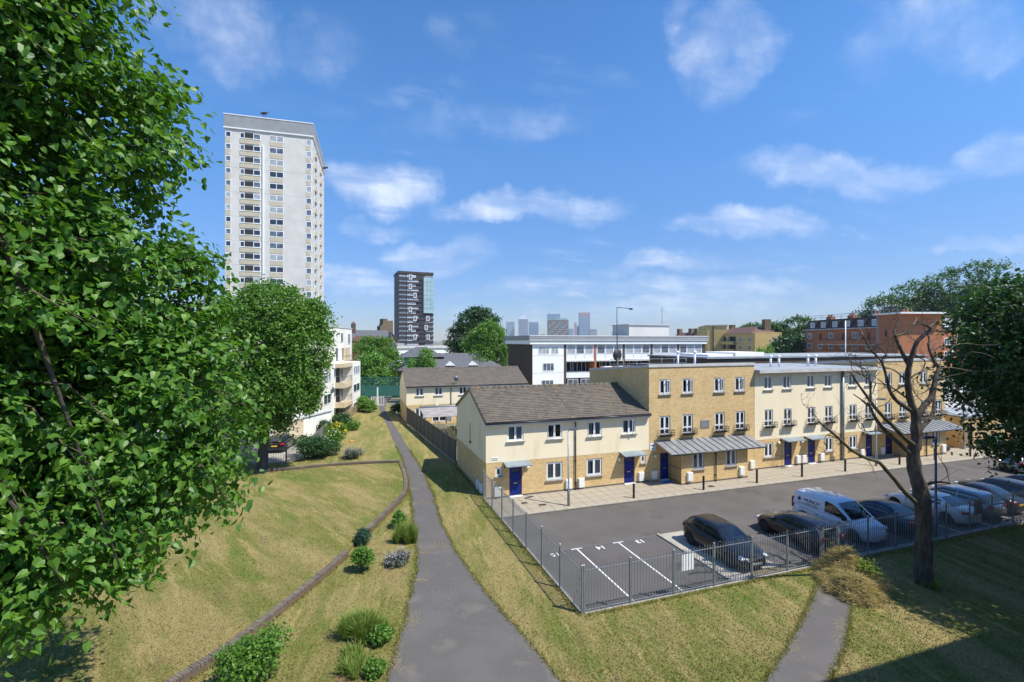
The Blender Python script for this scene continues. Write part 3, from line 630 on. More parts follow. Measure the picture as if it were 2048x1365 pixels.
def door(parent, x, z, w, h, y=0.0, step=True):
    t = MB(); t.box(0, .06, 0, .09, 0, h); t.box(w - .06, w, 0, .09, 0, h); t.box(.06, w - .06, 0, .09, h - .06, h)
    fr = t.build('door_frame', 'door_frame', parent, (x, y + .03, z))
    d = MB(); a, b = .062, w - .062; d.box(a, b, .03, .08, .06, h - .062)
    for px0, px1 in ((a + .09, (a + b) / 2 - .04), ((a + b) / 2 + .04, b - .09)):
        for pz0, pz1 in ((.2, .75), (1.02, 1.6)): d.bevel_box(px0, px1, .014, .034, pz0, pz1, .008)
    dr = d.build('door', 'door_blue', parent, (x, y + .03, z))
    m = MB(); m.bevel_box((a + b) / 2 - .13, (a + b) / 2 + .13, .012, .032, .85, .92, .004); m.build('letter_plate', 'brass', dr)
    m = MB(); m.tube([(b - .07, .03, 1.0), (b - .07, -.02, 1.0), (b - .17, -.02, 1.0)], .011, 6); m.build('handle', 'brass', dr)
    m = MB(); m.add([(a + .12, .026, 1.68), (b - .12, .026, 1.68), (b - .12, .026, 1.82), ((a + b) / 2, .026, 1.9), (a + .12, .026, 1.82)], [(0, 1, 2, 3, 4)]); m.build('pane', 'pane_dark', dr, fix=False)
    m = MB(); m.bevel_box(.0, w, -.16, .06, -.05, .055, .01); m.build('door_step', 'upvc', parent, (x, y, z))
    return dr
def canopy(parent, x0, x1, z, proj=.8, y=0.0):
    m = MB(); m.add([(x0, y, z + .16), (x1, y, z + .16), (x1, y - proj, z), (x0, y - proj, z), (x0, y, z + .1), (x1, y, z + .1), (x1, y - proj, z - .06), (x0, y - proj, z - .06)],
                    [(0, 3, 2, 1), (4, 5, 6, 7), (3, 7, 6, 2), (0, 4, 7, 3), (1, 2, 6, 5)])
    o = m.build('door_canopy', 'lead', parent); b = MB()
    for x in (x0 + .12, x1 - .12): b.tube([(x, y, z - .25), (x, y - proj * .7, z - .03)], .018, 6); b.tube([(x, y - .02, z + .08), (x, y - .02, z - .25)], .018, 6)
    b.build('bracket', 'black_metal', o); return o
def meter_box(parent, x, z, y=0.0, w=.45, h=.66, rot=0):
    m = MB(); m.bevel_box(0, w, -.16, 0, 0, h, .012); o = m.build('meter_box', 'meter_white', parent, (x, y, z), rot)
    d = MB(); d.bevel_box(.03, w - .03, -.172, -.158, .03, h - .03, .004); d.build('cover', 'meter_white', o); d = MB(); d.tube([(w / 2, -.05, 0), (w / 2, -.05, -z + PAVE_Z - .02)], .022, 6); d.build('pipe', 'meter_white', o); return o
def wall_lamp(parent, x, z, y=0.0):
    m = MB(); m.lathe([(.02, 0), (.13, -.02), (.15, -.06), (.12, -.12), (.05, -.155)], 14, axis='y'); o = m.build('wall_lamp', 'lamp_glass', parent, (x, y, z)); b = MB(); b.lathe([(.15, 0), (.155, -.02), (.15, -.035)], 14, axis='y'); b.build('rim', 'dark_reveal', o)
def downpipe(parent, x, z0, z1, y=0.0, r=.045, m_='gutter'):
    m = MB(); m.tube([(x, y - .09, z0), (x, y - .09, z1)], r, 8)
    for z in np.arange(z0 + .5, z1, 1.6): m.box(x - r - .02, x + r + .02, y - .1, y, z, z + .04)
    return m.build('downpipe', m_, parent)
def tiles(parent, x0, x1, prof, gauge=.25, wid=.30, m_='tile', th=.03, seed=1):
    """lapped tiles up one slope; prof = ((y,z) eave, (y,z) ridge)"""
    (ya, za), (yb, zb) = prof; L = math.hypot(yb - ya, zb - za); dy, dz = (yb - ya) / L, (zb - za) / L; ny, nz_ = -dz, dy
    if nz_ < 0: ny, nz_ = -ny, -nz_
    rg = np.random.default_rng(seed); rows, cols = int(round(L / gauge)), int(round((x1 - x0) / wid)); g, w = L / rows, (x1 - x0) / cols; V = []
    for r in range(rows):
        for c in range(cols):
            o = (w / 2 if r % 2 else 0); a = max(x0, x0 + c * w - o) + .003; b = min(x1, x0 + (c + 1) * w - o) - .003
            if b - a < .02: continue
            j = rg.normal(0, .004); s0, s1 = r * g - .02 + rg.normal(0, .004), min((r + 1) * g + .05, L + .01); h0, h1 = th + .022 + j, .014 + j * .3
            for s, h in ((s0, h0), (s1, h1)):
                for x in (a, b): V.append((x, ya + dy * s + ny * h, za + dz * s + nz_ * h))
            for x in (a, b): V.append((x, ya + dy * s0, za + dz * s0))
        if r % 2: pass
    me = fast_mesh('roof_tiles', np.array(V), (6, [(0, 1, 3, 2), (4, 5, 1, 0), (4, 0, 2), (5, 3, 1)]), [m_])
    return tag(put('roof_tiles', me, parent), kind='stuff')
def gable_roof(parent, x0, x1, y0, y1, ze, zr, m_='tile', over=.25, verge=(.08, 0), seed=1, back=True):
    """roof slab, lapped tiles, ridge tiles, gutters"""
    ym = (y0 + y1) / 2; k = (zr - ze) / (ym - y0); r = MB(); a, b = x0 - verge[0], x1 + verge[1]
    P = [(y0 - over, ze - over * k), (ym, zr), (y1 + over, ze - over * k), (y1 + over, ze - over * k - .1), (ym, zr - .12), (y0 - over, ze - over * k - .1)]
    r.prism(P, a, b, 'x'); ro = r.build('roof', 'tile_plain', parent)
    tiles(ro, a, b, ((y0 - over, ze - over * k), (ym, zr)), m_=m_, seed=seed)
    if back: tiles(ro, a, b, ((y1 + over, ze - over * k), (ym, zr)), m_=m_, seed=seed + 1)
    rm = MB(); n = int((b - a) / .45)
    for i in range(n):
        s = a + i * (b - a) / n; rm.tube([(s + .006, ym, zr + .0), (s + (b - a) / n - .006, ym, zr + .0)], .13, 8, smooth=True)
    tag(rm.build('ridge_tile', m_, ro), kind='stuff')
    g = MB(); g.box(a, b, y0 - over - .02, y0 - .002, ze - over * k - .26, ze - over * k - .102); g.build('fascia', 'fascia', parent)
    g = MB(); g.tube([(a, y0 - over - .08, ze - over * k - .07), (b, y0 - over - .08, ze - over * k - .07)], .065, 8); g.build('gutter', 'gutter', parent)
    return ro
BZ = PAVE_Z - .05
def house(x0, x1, y1, wins, dr, label, canopy_x, lamps, meters, left_gable=False, right_gable=False, grp=None, seed=1, eave=5.12, ridge=6.88, y0=0.0, left_meters=False):
    t = thing('terraced_house', label, 'house', (x0, y0, 0), 0, grp); W = x1 - x0; D = y1 - y0
    ops = [(a - x0, z, w, h) for a, z, w, h, *_ in wins] + [(d[0] - x0, d[1], d[2], d[3]) for d in dr]
    b = MB(); wall_open(b, 0, W, BZ, 2.27, ops); 
    rw = MB(); rw.box(0, W, D - .02, D, BZ, 2.27); rw.build('rear_brick_wall', 'brick_yellow', t); rw = MB(); rw.box(0, W, D, D + .012, 2.27, eave); rw.build('rear_render_wall', 'render_cream', t)
    if left_gable: b.add([(0, 0, BZ), (0, D, BZ), (0, D, 2.27), (0, 0, 2.27)], [(0, 1, 2, 3)])
    if right_gable: b.add([(W, 0, BZ), (W, D, BZ), (W, D, 2.27), (W, 0, 2.27)], [(3, 2, 1, 0)])
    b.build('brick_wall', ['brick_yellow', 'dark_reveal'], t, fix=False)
    u = MB(); up = .012; wall_open(u, -up, W + (up if right_gable else 0), 2.27, eave, ops, y=-up, depth=.11 + up)
    if left_gable: u.add([(-up, -up, 2.27), (-up, D + up, 2.27), (-up, D + up, eave), (-up, D / 2, ridge - .05), (-up, -up, eave)], [(0, 1, 2, 3, 4)])
    if right_gable: u.add([(W + up, -up, 2.27), (W + up, D + up, 2.27), (W + up, D + up, eave), (W + up, D / 2, ridge - .05), (W + up, -up, eave)], [(4, 3, 2, 1, 0)])
    u.build('render_wall', ['render_cream', 'render_cream'], t, fix=False)
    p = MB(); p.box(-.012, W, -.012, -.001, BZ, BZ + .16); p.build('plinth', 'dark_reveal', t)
    gable_roof(t, 0, W, 0, D, eave, ridge, verge=(.1 if left_gable else 0, .1 if right_gable else 0), seed=seed)
    for a, z, w, h, *e in wins: window(t, a - x0, z, w, h, lights=1 if w < .6 else 2, y=0 if z < 2.2 else -up, ajar=e[0] if e else 0)
    for a, z, w, h in dr: door(t, a - x0, z, w, h)
    for a, b_ in canopy_x: canopy(t, a - x0, b_ - x0, 2.12)
    for a, z in lamps: wall_lamp(t, a - x0, z)
    for a in meters: meter_box(t, a - x0, -.02)
    if left_gable:
        v = MB(); k = (ridge - eave) / (D / 2)
        for sgn in (0, 1):
            ya, yb = (-.25, D / 2) if sgn == 0 else (D + .25, D / 2); za = eave - .25 * k
            v.add([(-.12, ya, za + .04), (-.12, yb, ridge + .04), (-.12, yb, ridge - .14), (-.12, ya, za - .14), (-.015, ya, za + .04), (-.015, yb, ridge + .04), (-.015, yb, ridge - .14), (-.015, ya, za - .14)], [(0, 1, 2, 3), (0, 4, 5, 1), (2, 6, 7, 3), (0, 3, 7, 4)])
        v.build('bargeboard', 'gutter', t)
    return t
H1 = house(0, 6.5, 9.12, [(1.51, 3.64, 1.17, 1.08), (4.45, 3.61, 1.15, 1.09, -22), (.66, 1.33, .44, .6), (4.4, .73, 1.22, 1.22)], [(1.65, PAVE_Z, .92, 2.08)],
           'cream and yellow brick end house with a plain gable beside the lawn', [(1.2, 3.05)], [(2.95, 1.8)], [.55, 5.85], left_gable=True, seed=2)
meter_box(H1, -.015, .0, y=1.15, rot=R(-90)); meter_box(H1, -.015, .0, y=2.0, rot=R(-90))
m = MB(); m.tube([(-.08, 4.2, 4.3), (-.08, 4.2, 2.9)], .02, 6); m.box(-.14, -.012, 4.12, 4.28, 2.8, 2.95); m.build('cable_box', 'dark_reveal', H1)
H2 = house(6.5, 12.8, 9.12, [(7.6, 3.58, 1.16, 1.1, -18), (10.49, 3.58, 1.16, 1.1, 35), (7.54, .74, 1.24, 1.22), (12.1, 1.31, .4, .6)], [(10.64, PAVE_Z, .9, 2.05)],
           'cream and yellow brick house joined to the tall brick block', [(10.25, 12.15)], [(10.2, 1.75)], [6.85, 11.85], seed=5)
downpipe(H2, .12, PAVE_Z, 4.95)
m = MB(); m.bevel_box(.0, .48, -.02, 0, 0, .2, .004); sp = tag(m.build('street_sign', 'sign_white', None, (.38, -.014, 2.44)), 'small white street name plate on the cream end house', 'sign')
for k in range(5): m = MB(); m.box(.06 + k * .075, .06 + k * .075 + (.03 + .02 * (k % 2)), -.024, -.021, .06, .14); m.build('letter_mark', 'ink_black', sp)

def french(parent, x, z, w, h, y=0.0, ajar=0):
    window(parent, x, z, w, h, y=y, transom=.45, sill=False, ajar=ajar)
    b = MB(); a0, a1, d = x - .16, x + w + .16, .34; zb = z - .06; zt = z + .36                              # iron balconette with a floor plate
    for zz in (zb + .1, zb + .25, zt): b.tube([(a0, y, zz), (a0, y - d, zz), (a1, y - d, zz), (a1, y, zz)], .018, 5)
    n = 4
    for i in range(n + 1): xx = a0 + (a1 - a0) * i / n; b.tube([(xx, y - d, zb), (xx, y - d, zt + .03)], .016, 5)
    b.box(a0, a1, y - d, y, zb - .035, zb); b.build('balconette', 'black_metal', parent)
    p = MB(); p.bevel_box(x - .02, x + w + .02, y - .26, y - .06, zb + .004, zb + .12, .02); p.build('window_box', 'black_metal', parent)
def seam_roof(parent, x0, x1, zt, zb, proj, y=0.0):
    n = int(round((x1 - x0) / .62)); w = (x1 - x0) / n
    for i in range(n):                                                                                   # each zinc tray is a piece with a raised edge
        a, b = x0 + i * w, x0 + (i + 1) * w; m = MB()
        m.add([(a, y, zt), (b, y, zt), (b, y - proj, zb), (a, y - proj, zb), (a, y, zt - .05), (b, y, zt - .05), (b, y - proj, zb - .05), (a, y - proj, zb - .05)], [(0, 3, 2, 1), (4, 5, 6, 7), (3, 7, 6, 2), (0, 4, 7, 3), (1, 2, 6, 5)])
        m.add([(a, y, zt), (a + .035, y, zt), (a + .035, y - proj, zb), (a, y - proj, zb), (a, y, zt + .06), (a + .035, y, zt + .06), (a + .035, y - proj, zb + .06), (a, y - proj, zb + .06)], [(4, 7, 6, 5), (0, 3, 7, 4), (1, 5, 6, 2), (3, 2, 6, 7)])
        m.build('roof_panel', 'zinc', parent)
    g = MB(); g.tube([(x0, y - proj - .05, zb - .06), (x1, y - proj - .05, zb - .06)], .05, 6); g.build('gutter', 'gutter', parent)
def tall_block(name, x0, x1, y1, label, ups, firsts, ext, canopy_x, top, doors, meters, lamps, ajar=()):
    t = thing(name, label, 'house', (x0, 0, 0)); W = x1 - x0
    ops = [(a - x0, 6.42, .98, 1.14) for a in ups] + [(a - x0, 3.3, .96, 1.46) for a in firsts] + [(d[0] - x0, d[1], d[2], d[3]) for d in doors]
    b = MB(); wall_open(b, 0, W, BZ, top, ops)
    bt = top - .78; b.add([(0, 0, BZ), (0, y1, BZ), (0, y1, bt), (0, 0, top)], [(0, 1, 2, 3)]); b.add([(W, 0, BZ), (W, y1, BZ), (W, y1, bt), (W, 0, top)], [(3, 2, 1, 0)]); b.add([(0, y1, BZ), (W, y1, BZ), (W, y1, bt), (0, y1, bt)], [(3, 2, 1, 0)])
    b.build('brick_wall', ['brick_yellow', 'dark_reveal'], t, fix=False)
    c = MB(); c.box(-.05, W + .02, -.06, .28, top, top + .2); 
    for xa, xb in ((-.05, .25), (W - .25, W + .02)):
        P = [(.28, top - .02), (y1, bt), (y1, bt + .2), (.28, top + .18)]; c.add([(xa, p, q) for p, q in P] + [(xb, p, q) for p, q in P], [(0, 1, 2, 3), (7, 6, 5, 4), (0, 4, 5, 1), (1, 5, 6, 2), (2, 6, 7, 3), (3, 7, 4, 0)])
    c.box(.25, W - .25, y1 - .28, y1, bt, bt + .2); c.build('coping', 'coping', t)
    r = MB(); r.add([(.25, .28, top - .12), (W - .25, .28, top - .12), (W - .25, y1 - .28, bt - .02), (.25, y1 - .28, bt - .02)], [(0, 1, 2, 3)]); r.build('roof', 'felt_roof', t)
    for i, a in enumerate(ups): window(t, a - x0, 6.42, .98, 1.14, ajar=ajar[i] if i < len(ajar) else 0)
    for a in firsts: french(t, a - x0, 3.3, .96, 1.46)
    for d in doors: door(t, d[0] - x0, *d[1:4])
    for a in meters: meter_box(t, a - x0, .0)
    for a, z in lamps: wall_lamp(t, a - x0, z)
    e0, e1, d, ews, ems, pipe = ext; y = -d                                                              # single-storey porch extension
    e = MB(); eo = [(a - x0, .92, 1.02, 1.2) for a in ews]; wall_open(e, e0 - x0, e1 - x0, BZ, 2.3, eo, y=y)
    for xx, s in ((e0 - x0, 1), (e1 - x0, -1)): e.add([(xx, y, BZ), (xx, 0, BZ), (xx, 0, 2.75), (xx, y, 2.3)], [(0, 1, 2, 3)])
    eb = e.build('porch_wall', ['brick_yellow', 'dark_reveal'], t, fix=False)
    p = MB(); p.box(e0 - x0 - .012, e1 - x0 + .012, y - .012, y - .001, BZ, BZ + .16); p.build('plinth', 'dark_reveal', t)
    for a in ews: window(t, a - x0, .92, 1.02, 1.2, y=y)
    for a in ems: meter_box(t, a - x0, .1, y=y)
    downpipe(t, pipe - x0, PAVE_Z, 2.25, y=y)
    seam_roof(t, canopy_x[0] - x0, canopy_x[1] - x0, 2.86, 2.28, 2.0)
    return t
A = tall_block('brick_block', 12.82, 23.0, 9.5, 'three storey yellow brick block with a zinc canopy and a grey plaque', [13.76, 15.85, 18.92, 21.0], [13.77, 15.88, 18.97, 21.06],
               (14.55, 20.75, 1.55, [15.56, 18.65], [15.02, 19.88], 17.62), (13.3, 22.2), 8.5, [(13.8, PAVE_Z, .94, 2.08)], [13.03, 22.47], [(13.35, 1.75)], ajar=(25, 30, 20, 22))
g = MB()                                                           # black iron grille closing the side of the porch
for i in range(11): g.tube([(14.5 - 12.82, -1.5 + i * .145, PAVE_Z), (14.5 - 12.82, -1.5 + i * .145, 2.2)], .012, 5)
for z in (.0, 1.0, 2.1): g.tube([(14.5 - 12.82, -1.52, z), (14.5 - 12.82, -.03, z)], .018, 5)
g.build('iron_grille', 'black_metal', A)
m = MB(); m.bevel_box(0, .86, -.03, 0, 0, .66, .01); pq = m.build('plaque', 'galvanised', A, (17.56 - 12.82, 0, 3.58))
for k in range(6): m = MB(); m.box(.08, .78, -.034, -.031, .1 + k * .09, .125 + k * .09); m.build('inscription', 'sill_stone', pq)
m = MB(); m.bevel_box(0, .5, -.02, 0, 0, .54, .005); sg = tag(m.build('wall_sign', 'sign_white', None, (12.89, -.004, 2.17)), 'square white sign with blue print on the brick block', 'sign')
for k, (z, a, b, mm) in enumerate([(.36, .08, .42, 'ink_blue'), (.28, .2, .3, 'ink_blue'), (.14, .06, .44, 'ink_blue'), (.06, .14, .4, 'ink_grey')]):
    m = MB(); m.box(a, b, -.024, -.021, z, z + (.09 if k == 0 else .035)); m.build('print', mm, sg)
m = MB(); m.bevel_box(-.4, .4, -.28, .28, 0, .014, .004); tag(m.build('doormat', 'blue_bright', None, (14.0, -.55, PAVE_Z + .002)), 'bright blue doormat in front of the porch door', 'doormat')
C = tall_block('brick_block', 37.55, 47.0, 9.5, 'three storey yellow brick block at the far end of the terrace', [38.45, 40.4, 43.4, 45.5], [38.47, 40.45, 43.45, 45.6],
               (39.75, 44.65, 1.45, [42.6], [43.85], 41.7), (37.3, 46.3), 8.62, [(38.6, PAVE_Z, .9, 2.05)], [37.85], [], ajar=())
def cream_block(x0, x1, label, ups, firsts, gws, doors, cans, meters, lamps):
    t = thing('cream_block', label, 'house', (x0, 0, 0)); W = x1 - x0; y1 = 9.5; top = 7.95
    ops = [(a - x0, 6.44, .92, 1.13) for a in ups] + [(a - x0, 3.36, .92, 1.4) for a in firsts] + [(a - x0, .79, .97, 1.19) for a in gws] + [(d - x0, PAVE_Z, .82, 2.12) for d in doors]
    b = MB(); wall_open(b, 0, W, BZ, 2.27, ops, y=.01); b.build('brick_wall', ['brick_yellow', 'dark_reveal'], t, fix=False)
    u = MB(); wall_open(u, 0, W, 2.27, top, ops, y=-.003); u.add([(0, 0, 2.27), (0, y1, 2.27), (0, y1, top), (0, 0, top)], [(3, 2, 1, 0)]); u.add([(W, 0, 2.27), (W, y1, 2.27), (W, y1, top), (W, 0, top)], [(3, 2, 1, 0)]); u.box(0, W, y1 - .05, y1, BZ, top)
    u.build('render_wall', ['render_cream', 'render_cream'], t, fix=False)
    p = MB(); p.box(0, W, -.004, .009, BZ, BZ + .16); p.build('plinth', 'dark_reveal', t)
    r = MB(); r.add([(0, -.5, 8.12), (W, -.5, 8.12), (W, y1, 8.06), (0, y1, 8.06), (0, -.5, 7.9), (W, -.5, 7.9), (W, y1, 7.9), (0, y1, 7.9)], [(0, 1, 2, 3), (0, 4, 5, 1), (4, 7, 6, 5), (0, 3, 7, 4), (1, 5, 6, 2), (2, 6, 7, 3)])
    ro = r.build('roof', 'felt_roof', t); f = MB(); f.box(0, W, -.53, -.502, 7.86, 8.14); f.build('fascia', 'coping', t)
    for xx, dd in ((W - 4.6, 3.3), (W - 3.6, 3.3)):
        v = MB(); v.tube([(xx, dd, 8.05), (xx, dd, 9.0)], .1, 10); v.lathe([(.16, 8.98), (.17, 9.1), (.05, 9.2)], 10, (xx, dd, 0)); v.build('roof_vent', 'upvc', ro)
    for i, a in enumerate(ups): window(t, a - x0, 6.44, .92, 1.13, ajar=28 if i % 4 == 1 else 0)
    for i, a in enumerate(firsts): french(t, a - x0, 3.36, .92, 1.4, ajar=40 if i % 4 == 1 else 0)
    for a in gws: window(t, a - x0, .79, .97, 1.19)
    for d in doors: door(t, d - x0, PAVE_Z, .82, 2.12)
    for a, b_ in cans: canopy(t, a - x0, b_ - x0, 2.14, .75)
    for a in meters: meter_box(t, a - x0, .02)
    for a, z in lamps: wall_lamp(t, a - x0, z)
    return t
B1 = cream_block(23.03, 32.9, 'cream three storey block with a grey roof and two blue doors', [24.02, 26.09, 28.8, 30.85], [24.07, 26.17, 28.87, 30.92], [24.06, 30.95], [26.26, 28.94], [(25.8, 27.9), (28.5, 30.5)], [27.5, 28.15, 30.25], [(28.2, 1.85), (25.6, 1.9)])
B2 = cream_block(32.92, 37.53, 'narrow cream three storey block right of the thick downpipe', [33.85, 35.9], [33.9, 35.9], [33.9], [36.0], [(35.5, 37.4)], [35.2], [])
downpipe(B2, .06, PAVE_Z, 7.85, r=.13, m_='galvanised')
g = MB(); 
for i in range(5): g.tube([(25.35 - 23.03 + i * .17, -.5, PAVE_Z), (25.35 - 23.03 + i * .17, -.5, 1.85)], .012, 5)
for z in (0, .9, 1.8): g.tube([(25.33 - 23.03, -.5, z), (26.05 - 23.03, -.5, z)], .016, 5); g.tube([(25.33 - 23.03, -.5, z), (25.33 - 23.03, 0, z)], .016, 5)
g.build('iron_grille', 'black_metal', B1)
# end of the terrace: side bay with a bin store, low wall building behind
t = thing('store_building', 'single storey yellow brick store at the far end of the terrace', 'building', (48.9, -.4, 0), R(-9))
b = MB(); wall_open(b, 0, 16, BZ, 2.9, [(.25, PAVE_Z, 1.0, 2.5), (4.5, 1.6, 4, .5)], depth=.3); b.box(0, 16, 5, 5.1, BZ, 2.9); b.add([(0, 0, BZ), (0, 5, BZ), (0, 5, 2.9), (0, 0, 2.9)], [(0, 3, 2, 1)]); b.build('brick_wall', ['brick_yellow', 'dark_reveal'], t, fix=False)
b = MB(); b.box(-.1, 16.1, -.1, 5.2, 2.9, 3.05); b.build('roof', 'felt_roof', t); b = MB(); b.box(.27, 1.23, .2, .26, PAVE_Z, 2.3); b.build('door', 'wood_tan', t); b = MB(); b.box(4.5, 8.5, .2, .24, 1.6, 2.1); b.build('window', 'upvc', t)
t = thing('white_shed', 'pale blue white wall seen beyond the store through the tree', 'building', (51, 8, 0), R(-9)); b = MB(); b.box(-1.5, 22, 0, 6, 0, 5.6); b.build('wall', 'panel_white', t); b = MB(); b.box(-1.6, 22.1, -.1, 6.1, 5.6, 5.75); b.build('roof', 'felt_roof', t)
m = MB(); m.tube([(0, 0, 0), (0, 0, 7.6)], .07, 8); m.box(-.12, .12, -.12, .12, 0, .3); tag(m.build('corner_post', 'galvanised', None, (48.7, -.62, PAVE_Z - .01)), 'tall grey post at the far corner of the terrace', 'post')
t = thing('wheelie_bin', 'large dark green wheeled bin by the brick store', 'bin', (51.6, -1.55, PAVE_Z), R(-9))
m = MB(); m.add([(-.5, -.4, .15), (.5, -.4, .15), (.5, .4, .15), (-.5, .4, .15), (-.62, -.5, 1.2), (.62, -.5, 1.2), (.62, .5, 1.2), (-.62, .5, 1.2)], [(0, 3, 2, 1), (4, 5, 6, 7), (0, 1, 5, 4), (1, 2, 6, 5), (2, 3, 7, 6), (3, 0, 4, 7)]); m.build('bin_body', 'green_plastic', t)
m = MB(); m.bevel_box(-.66, .66, -.54, .54, 1.2, 1.32, .04); m.build('lid', 'green_plastic', t); m = MB(); m.box(-.3, .3, -.49, -.47, .6, .95); m.build('sticker', 'sign_white', t, (0, 0, 0))
for x in (-.45, .45):
    for y in (-.3, .3): m = MB(); m.lathe([(.09, -.03), (.1, 0), (.09, .03)], 10, axis='x', c=(0, 0, .1)); m.build('wheel', 'tyre', t, (x, y, 0))
t = thing('rubbish_bags', 'black bin bags piled beside the end porch', 'bin bag', (46.0, -.5, PAVE_Z)); 
for k, (x, y, r) in enumerate([(0, 0, .38), (.45, .1, .32)]):
    m = MB(); m.lathe([(r * .5, 0), (r, r * .35), (r * .95, r), (r * .5, r * 1.5), (.05, r * 1.75), (.09, r * 1.9)], 12); m.build('bag', 'trim_black', t, (x, y, 0))

# lamp posts, bollards
def lamp_post(loc, h, label, rot=0, pm='galvanised'):
    t = thing('lamp_post', label, 'lamp post', loc, rot, 'car park lamp posts')
    m = MB(); m.lathe([(.09, 0), (.09, 1.1), (.06, 1.15), (.055, h)], 12); m.build('post', pm, t)
    m = MB(); m.tube([(0, 0, h - .05), (0, 0, h + .06), (.15, 0, h + .1)], .035, 8); m.build('bracket', 'galvanised_dark', t)
    m = MB(); m.add([(.1, -.07, h + .06), (.1, .07, h + .06), (.75, .13, h + .02), (.75, -.13, h + .02), (.1, -.05, h + .16), (.1, .05, h + .16), (.7, .09, h + .17), (.7, -.09, h + .17)], [(0, 3, 2, 1), (4, 5, 6, 7), (0, 1, 5, 4), (1, 2, 6, 5), (2, 3, 7, 6), (3, 0, 4, 7)]); hd = m.build('lamp_head', 'galvanised_dark', t)
    m = MB(); m.box(.3, .68, -.08, .08, h + .005, h + .03); m.build('lens', 'lamp_glass', hd)
lamp_post((4.72, -2.9, PAVE_Z), 4.8, 'grey lamp post in the pavement in front of the cream houses', R(20))
lamp_post((33.87, -2.34, PAVE_Z), 5.6, 'thin lamp post on the pavement seen through the dead tree branches', R(-20))
lamp_post((21.1, -14.0, -.05), 5.3, 'tall lamp post at the railing just right of the dead tree', R(165), 'galvanised_dark')
bl = MB(); bl.lathe([(.075, 0), (.075, .9), (.085, .92), (.085, .98), (.06, 1.0)], 12); bme = bl.mesh('bollard', 'black_metal')
for i, (x, y) in enumerate([(9.56, -2.95), (15.3, -3.0), (20.28, -2.9), (24.9, -2.8), (29.66, -2.75), (36.2, -2.7), (40.95, -2.6), (45.55, -2.8)]):
    tag(put('bollard', bme, None, (x, y, PAVE_Z - .003)), ['slim black bollard left of the first porch', 'slim black bollard right in front of the porch extension', 'slim black bollard just right of the porch extension', 'slim black bollard before the first cream block door', 'slim black bollard near the thick downpipe', 'slim black bollard beside the far lamp post', 'slim black bollard behind the dead tree trunk', 'slim black bollard at the far end of the pavement'][i], 'bollard', 'black bollards along the pavement')

# ================================================================== BUILDINGS BEHIND
def frame(uL, YL, uR, YR):
    a, b = from_cam((uL - CU) / F * YL, YL), from_cam((uR - CU) / F * YR, YR)
    return a, math.atan2(b[1] - a[1], b[0] - a[0]), math.hypot(b[0] - a[0], b[1] - a[1])
def on_face(u, v, root, rot, yoff=0.0):
    """local x and height of the photograph's point (u, v) on a face through root"""
    dx, dy = math.cos(rot), math.sin(rot); nx, ny = -dy, dx; px, py = root[0] + nx * yoff, root[1] + ny * yoff
    a = (u - CU) / F; rx, ry = a * CS + SN, -a * SN + CS
    t = ((px - CX) * nx + (py - CY) * ny) / (rx * nx + ry * ny); return (CX + rx * t - px) * dx + (CY + ry * t - py) * dy, EYE - (v - CV) / F * t
FW = {}
def fwin(parent, x, z, w, h, y=0.0, lights=2, pane='pane_mid', rot=0, frame_m='upvc', fw=.07, horiz=0, name='window'):
    key = (round(w, 2), round(h, 2), lights, pane, frame_m, fw, horiz)
    if key not in FW:
        m = MB(); d = .05; m.box(0, fw, -d, .0, 0, h); m.box(w - fw, w, -d, 0, 0, h); m.box(fw, w - fw, -d, 0, 0, fw); m.box(fw, w - fw, -d, 0, h - fw, h)
        for i in range(1, lights): m.box(w * i / lights - fw / 2, w * i / lights + fw / 2, -d, 0, fw, h - fw)
        if horiz: m.box(fw, w - fw, -d + .004, 0, horiz - fw / 2, horiz + fw / 2)
        p = MB(); p.add([(fw, -.02, fw), (w - fw, -.02, fw), (w - fw, -.02, h - fw), (fw, -.02, h - fw)], [(0, 1, 2, 3)])
        FW[key] = (m.mesh('window', frame_m), p.mesh('pane', pane))
    a, b = FW[key]; o = put(name, a, parent, (x, y, z), rot); put('pane', b, o); return o
RIGHT, LEFT = R(90), R(-90)
def part(parent, name, m, *boxes):
    if len(boxes) > 1 and name in ('side_ledge', 'roof_edge', 'roof_line', 'chimney_pot'):
        return [part(parent, name, m, q) for q in boxes][0]
    b = MB()
    for q in boxes: b.box(*q)
    return b.build(name, m, parent)

# the back row of houses
t = thing('back_house_row', 'second row of cream and brick houses behind the grey fence', 'house', (-1.78, 31.65, 0)); W, D, E_, RZ = 16.6, 8.6, 4.72, 6.68
wb = [(1.18, 3.36, 1.02, 1.08), (3.62, 3.36, 1.05, 1.05), (6.9, 3.36, 1.05, 1.05), (9.6, 3.36, 1.05, 1.05), (12.6, 3.36, 1.05, 1.05)]; gb = [(1.1, .2, 1.15, 1.6), (3.3, -.1, 1.9, 1.95), (6.8, .2, 1.2, 1.6)]
b = MB(); wall_open(b, 0, W, -.4, 2.2, gb); b.add([(0, 0, -.4), (0, D, -.4), (0, D, 2.2), (0, 0, 2.2)], [(0, 1, 2, 3)]); b.box(0, W, D - .02, D, -.4, 2.2); b.build('brick_wall', ['brick_yellow', 'dark_reveal'], t, fix=False)
u = MB(); wall_open(u, -.012, W, 2.2, E_, wb, y=-.012); u.add([(-.012, -.012, 2.2), (-.012, D, 2.2), (-.012, D, E_), (-.012, D / 2, RZ - .05), (-.012, -.012, E_)], [(0, 1, 2, 3, 4)]); u.box(0, W, D, D + .012, 2.2, E_); u.add([(W, 0, -.4), (W, D, -.4), (W, D, E_), (W, D / 2, RZ - .05), (W, 0, E_)], [(4, 3, 2, 1, 0)]); u.build('render_wall', ['render_cream', 'render_cream'], t, fix=False)
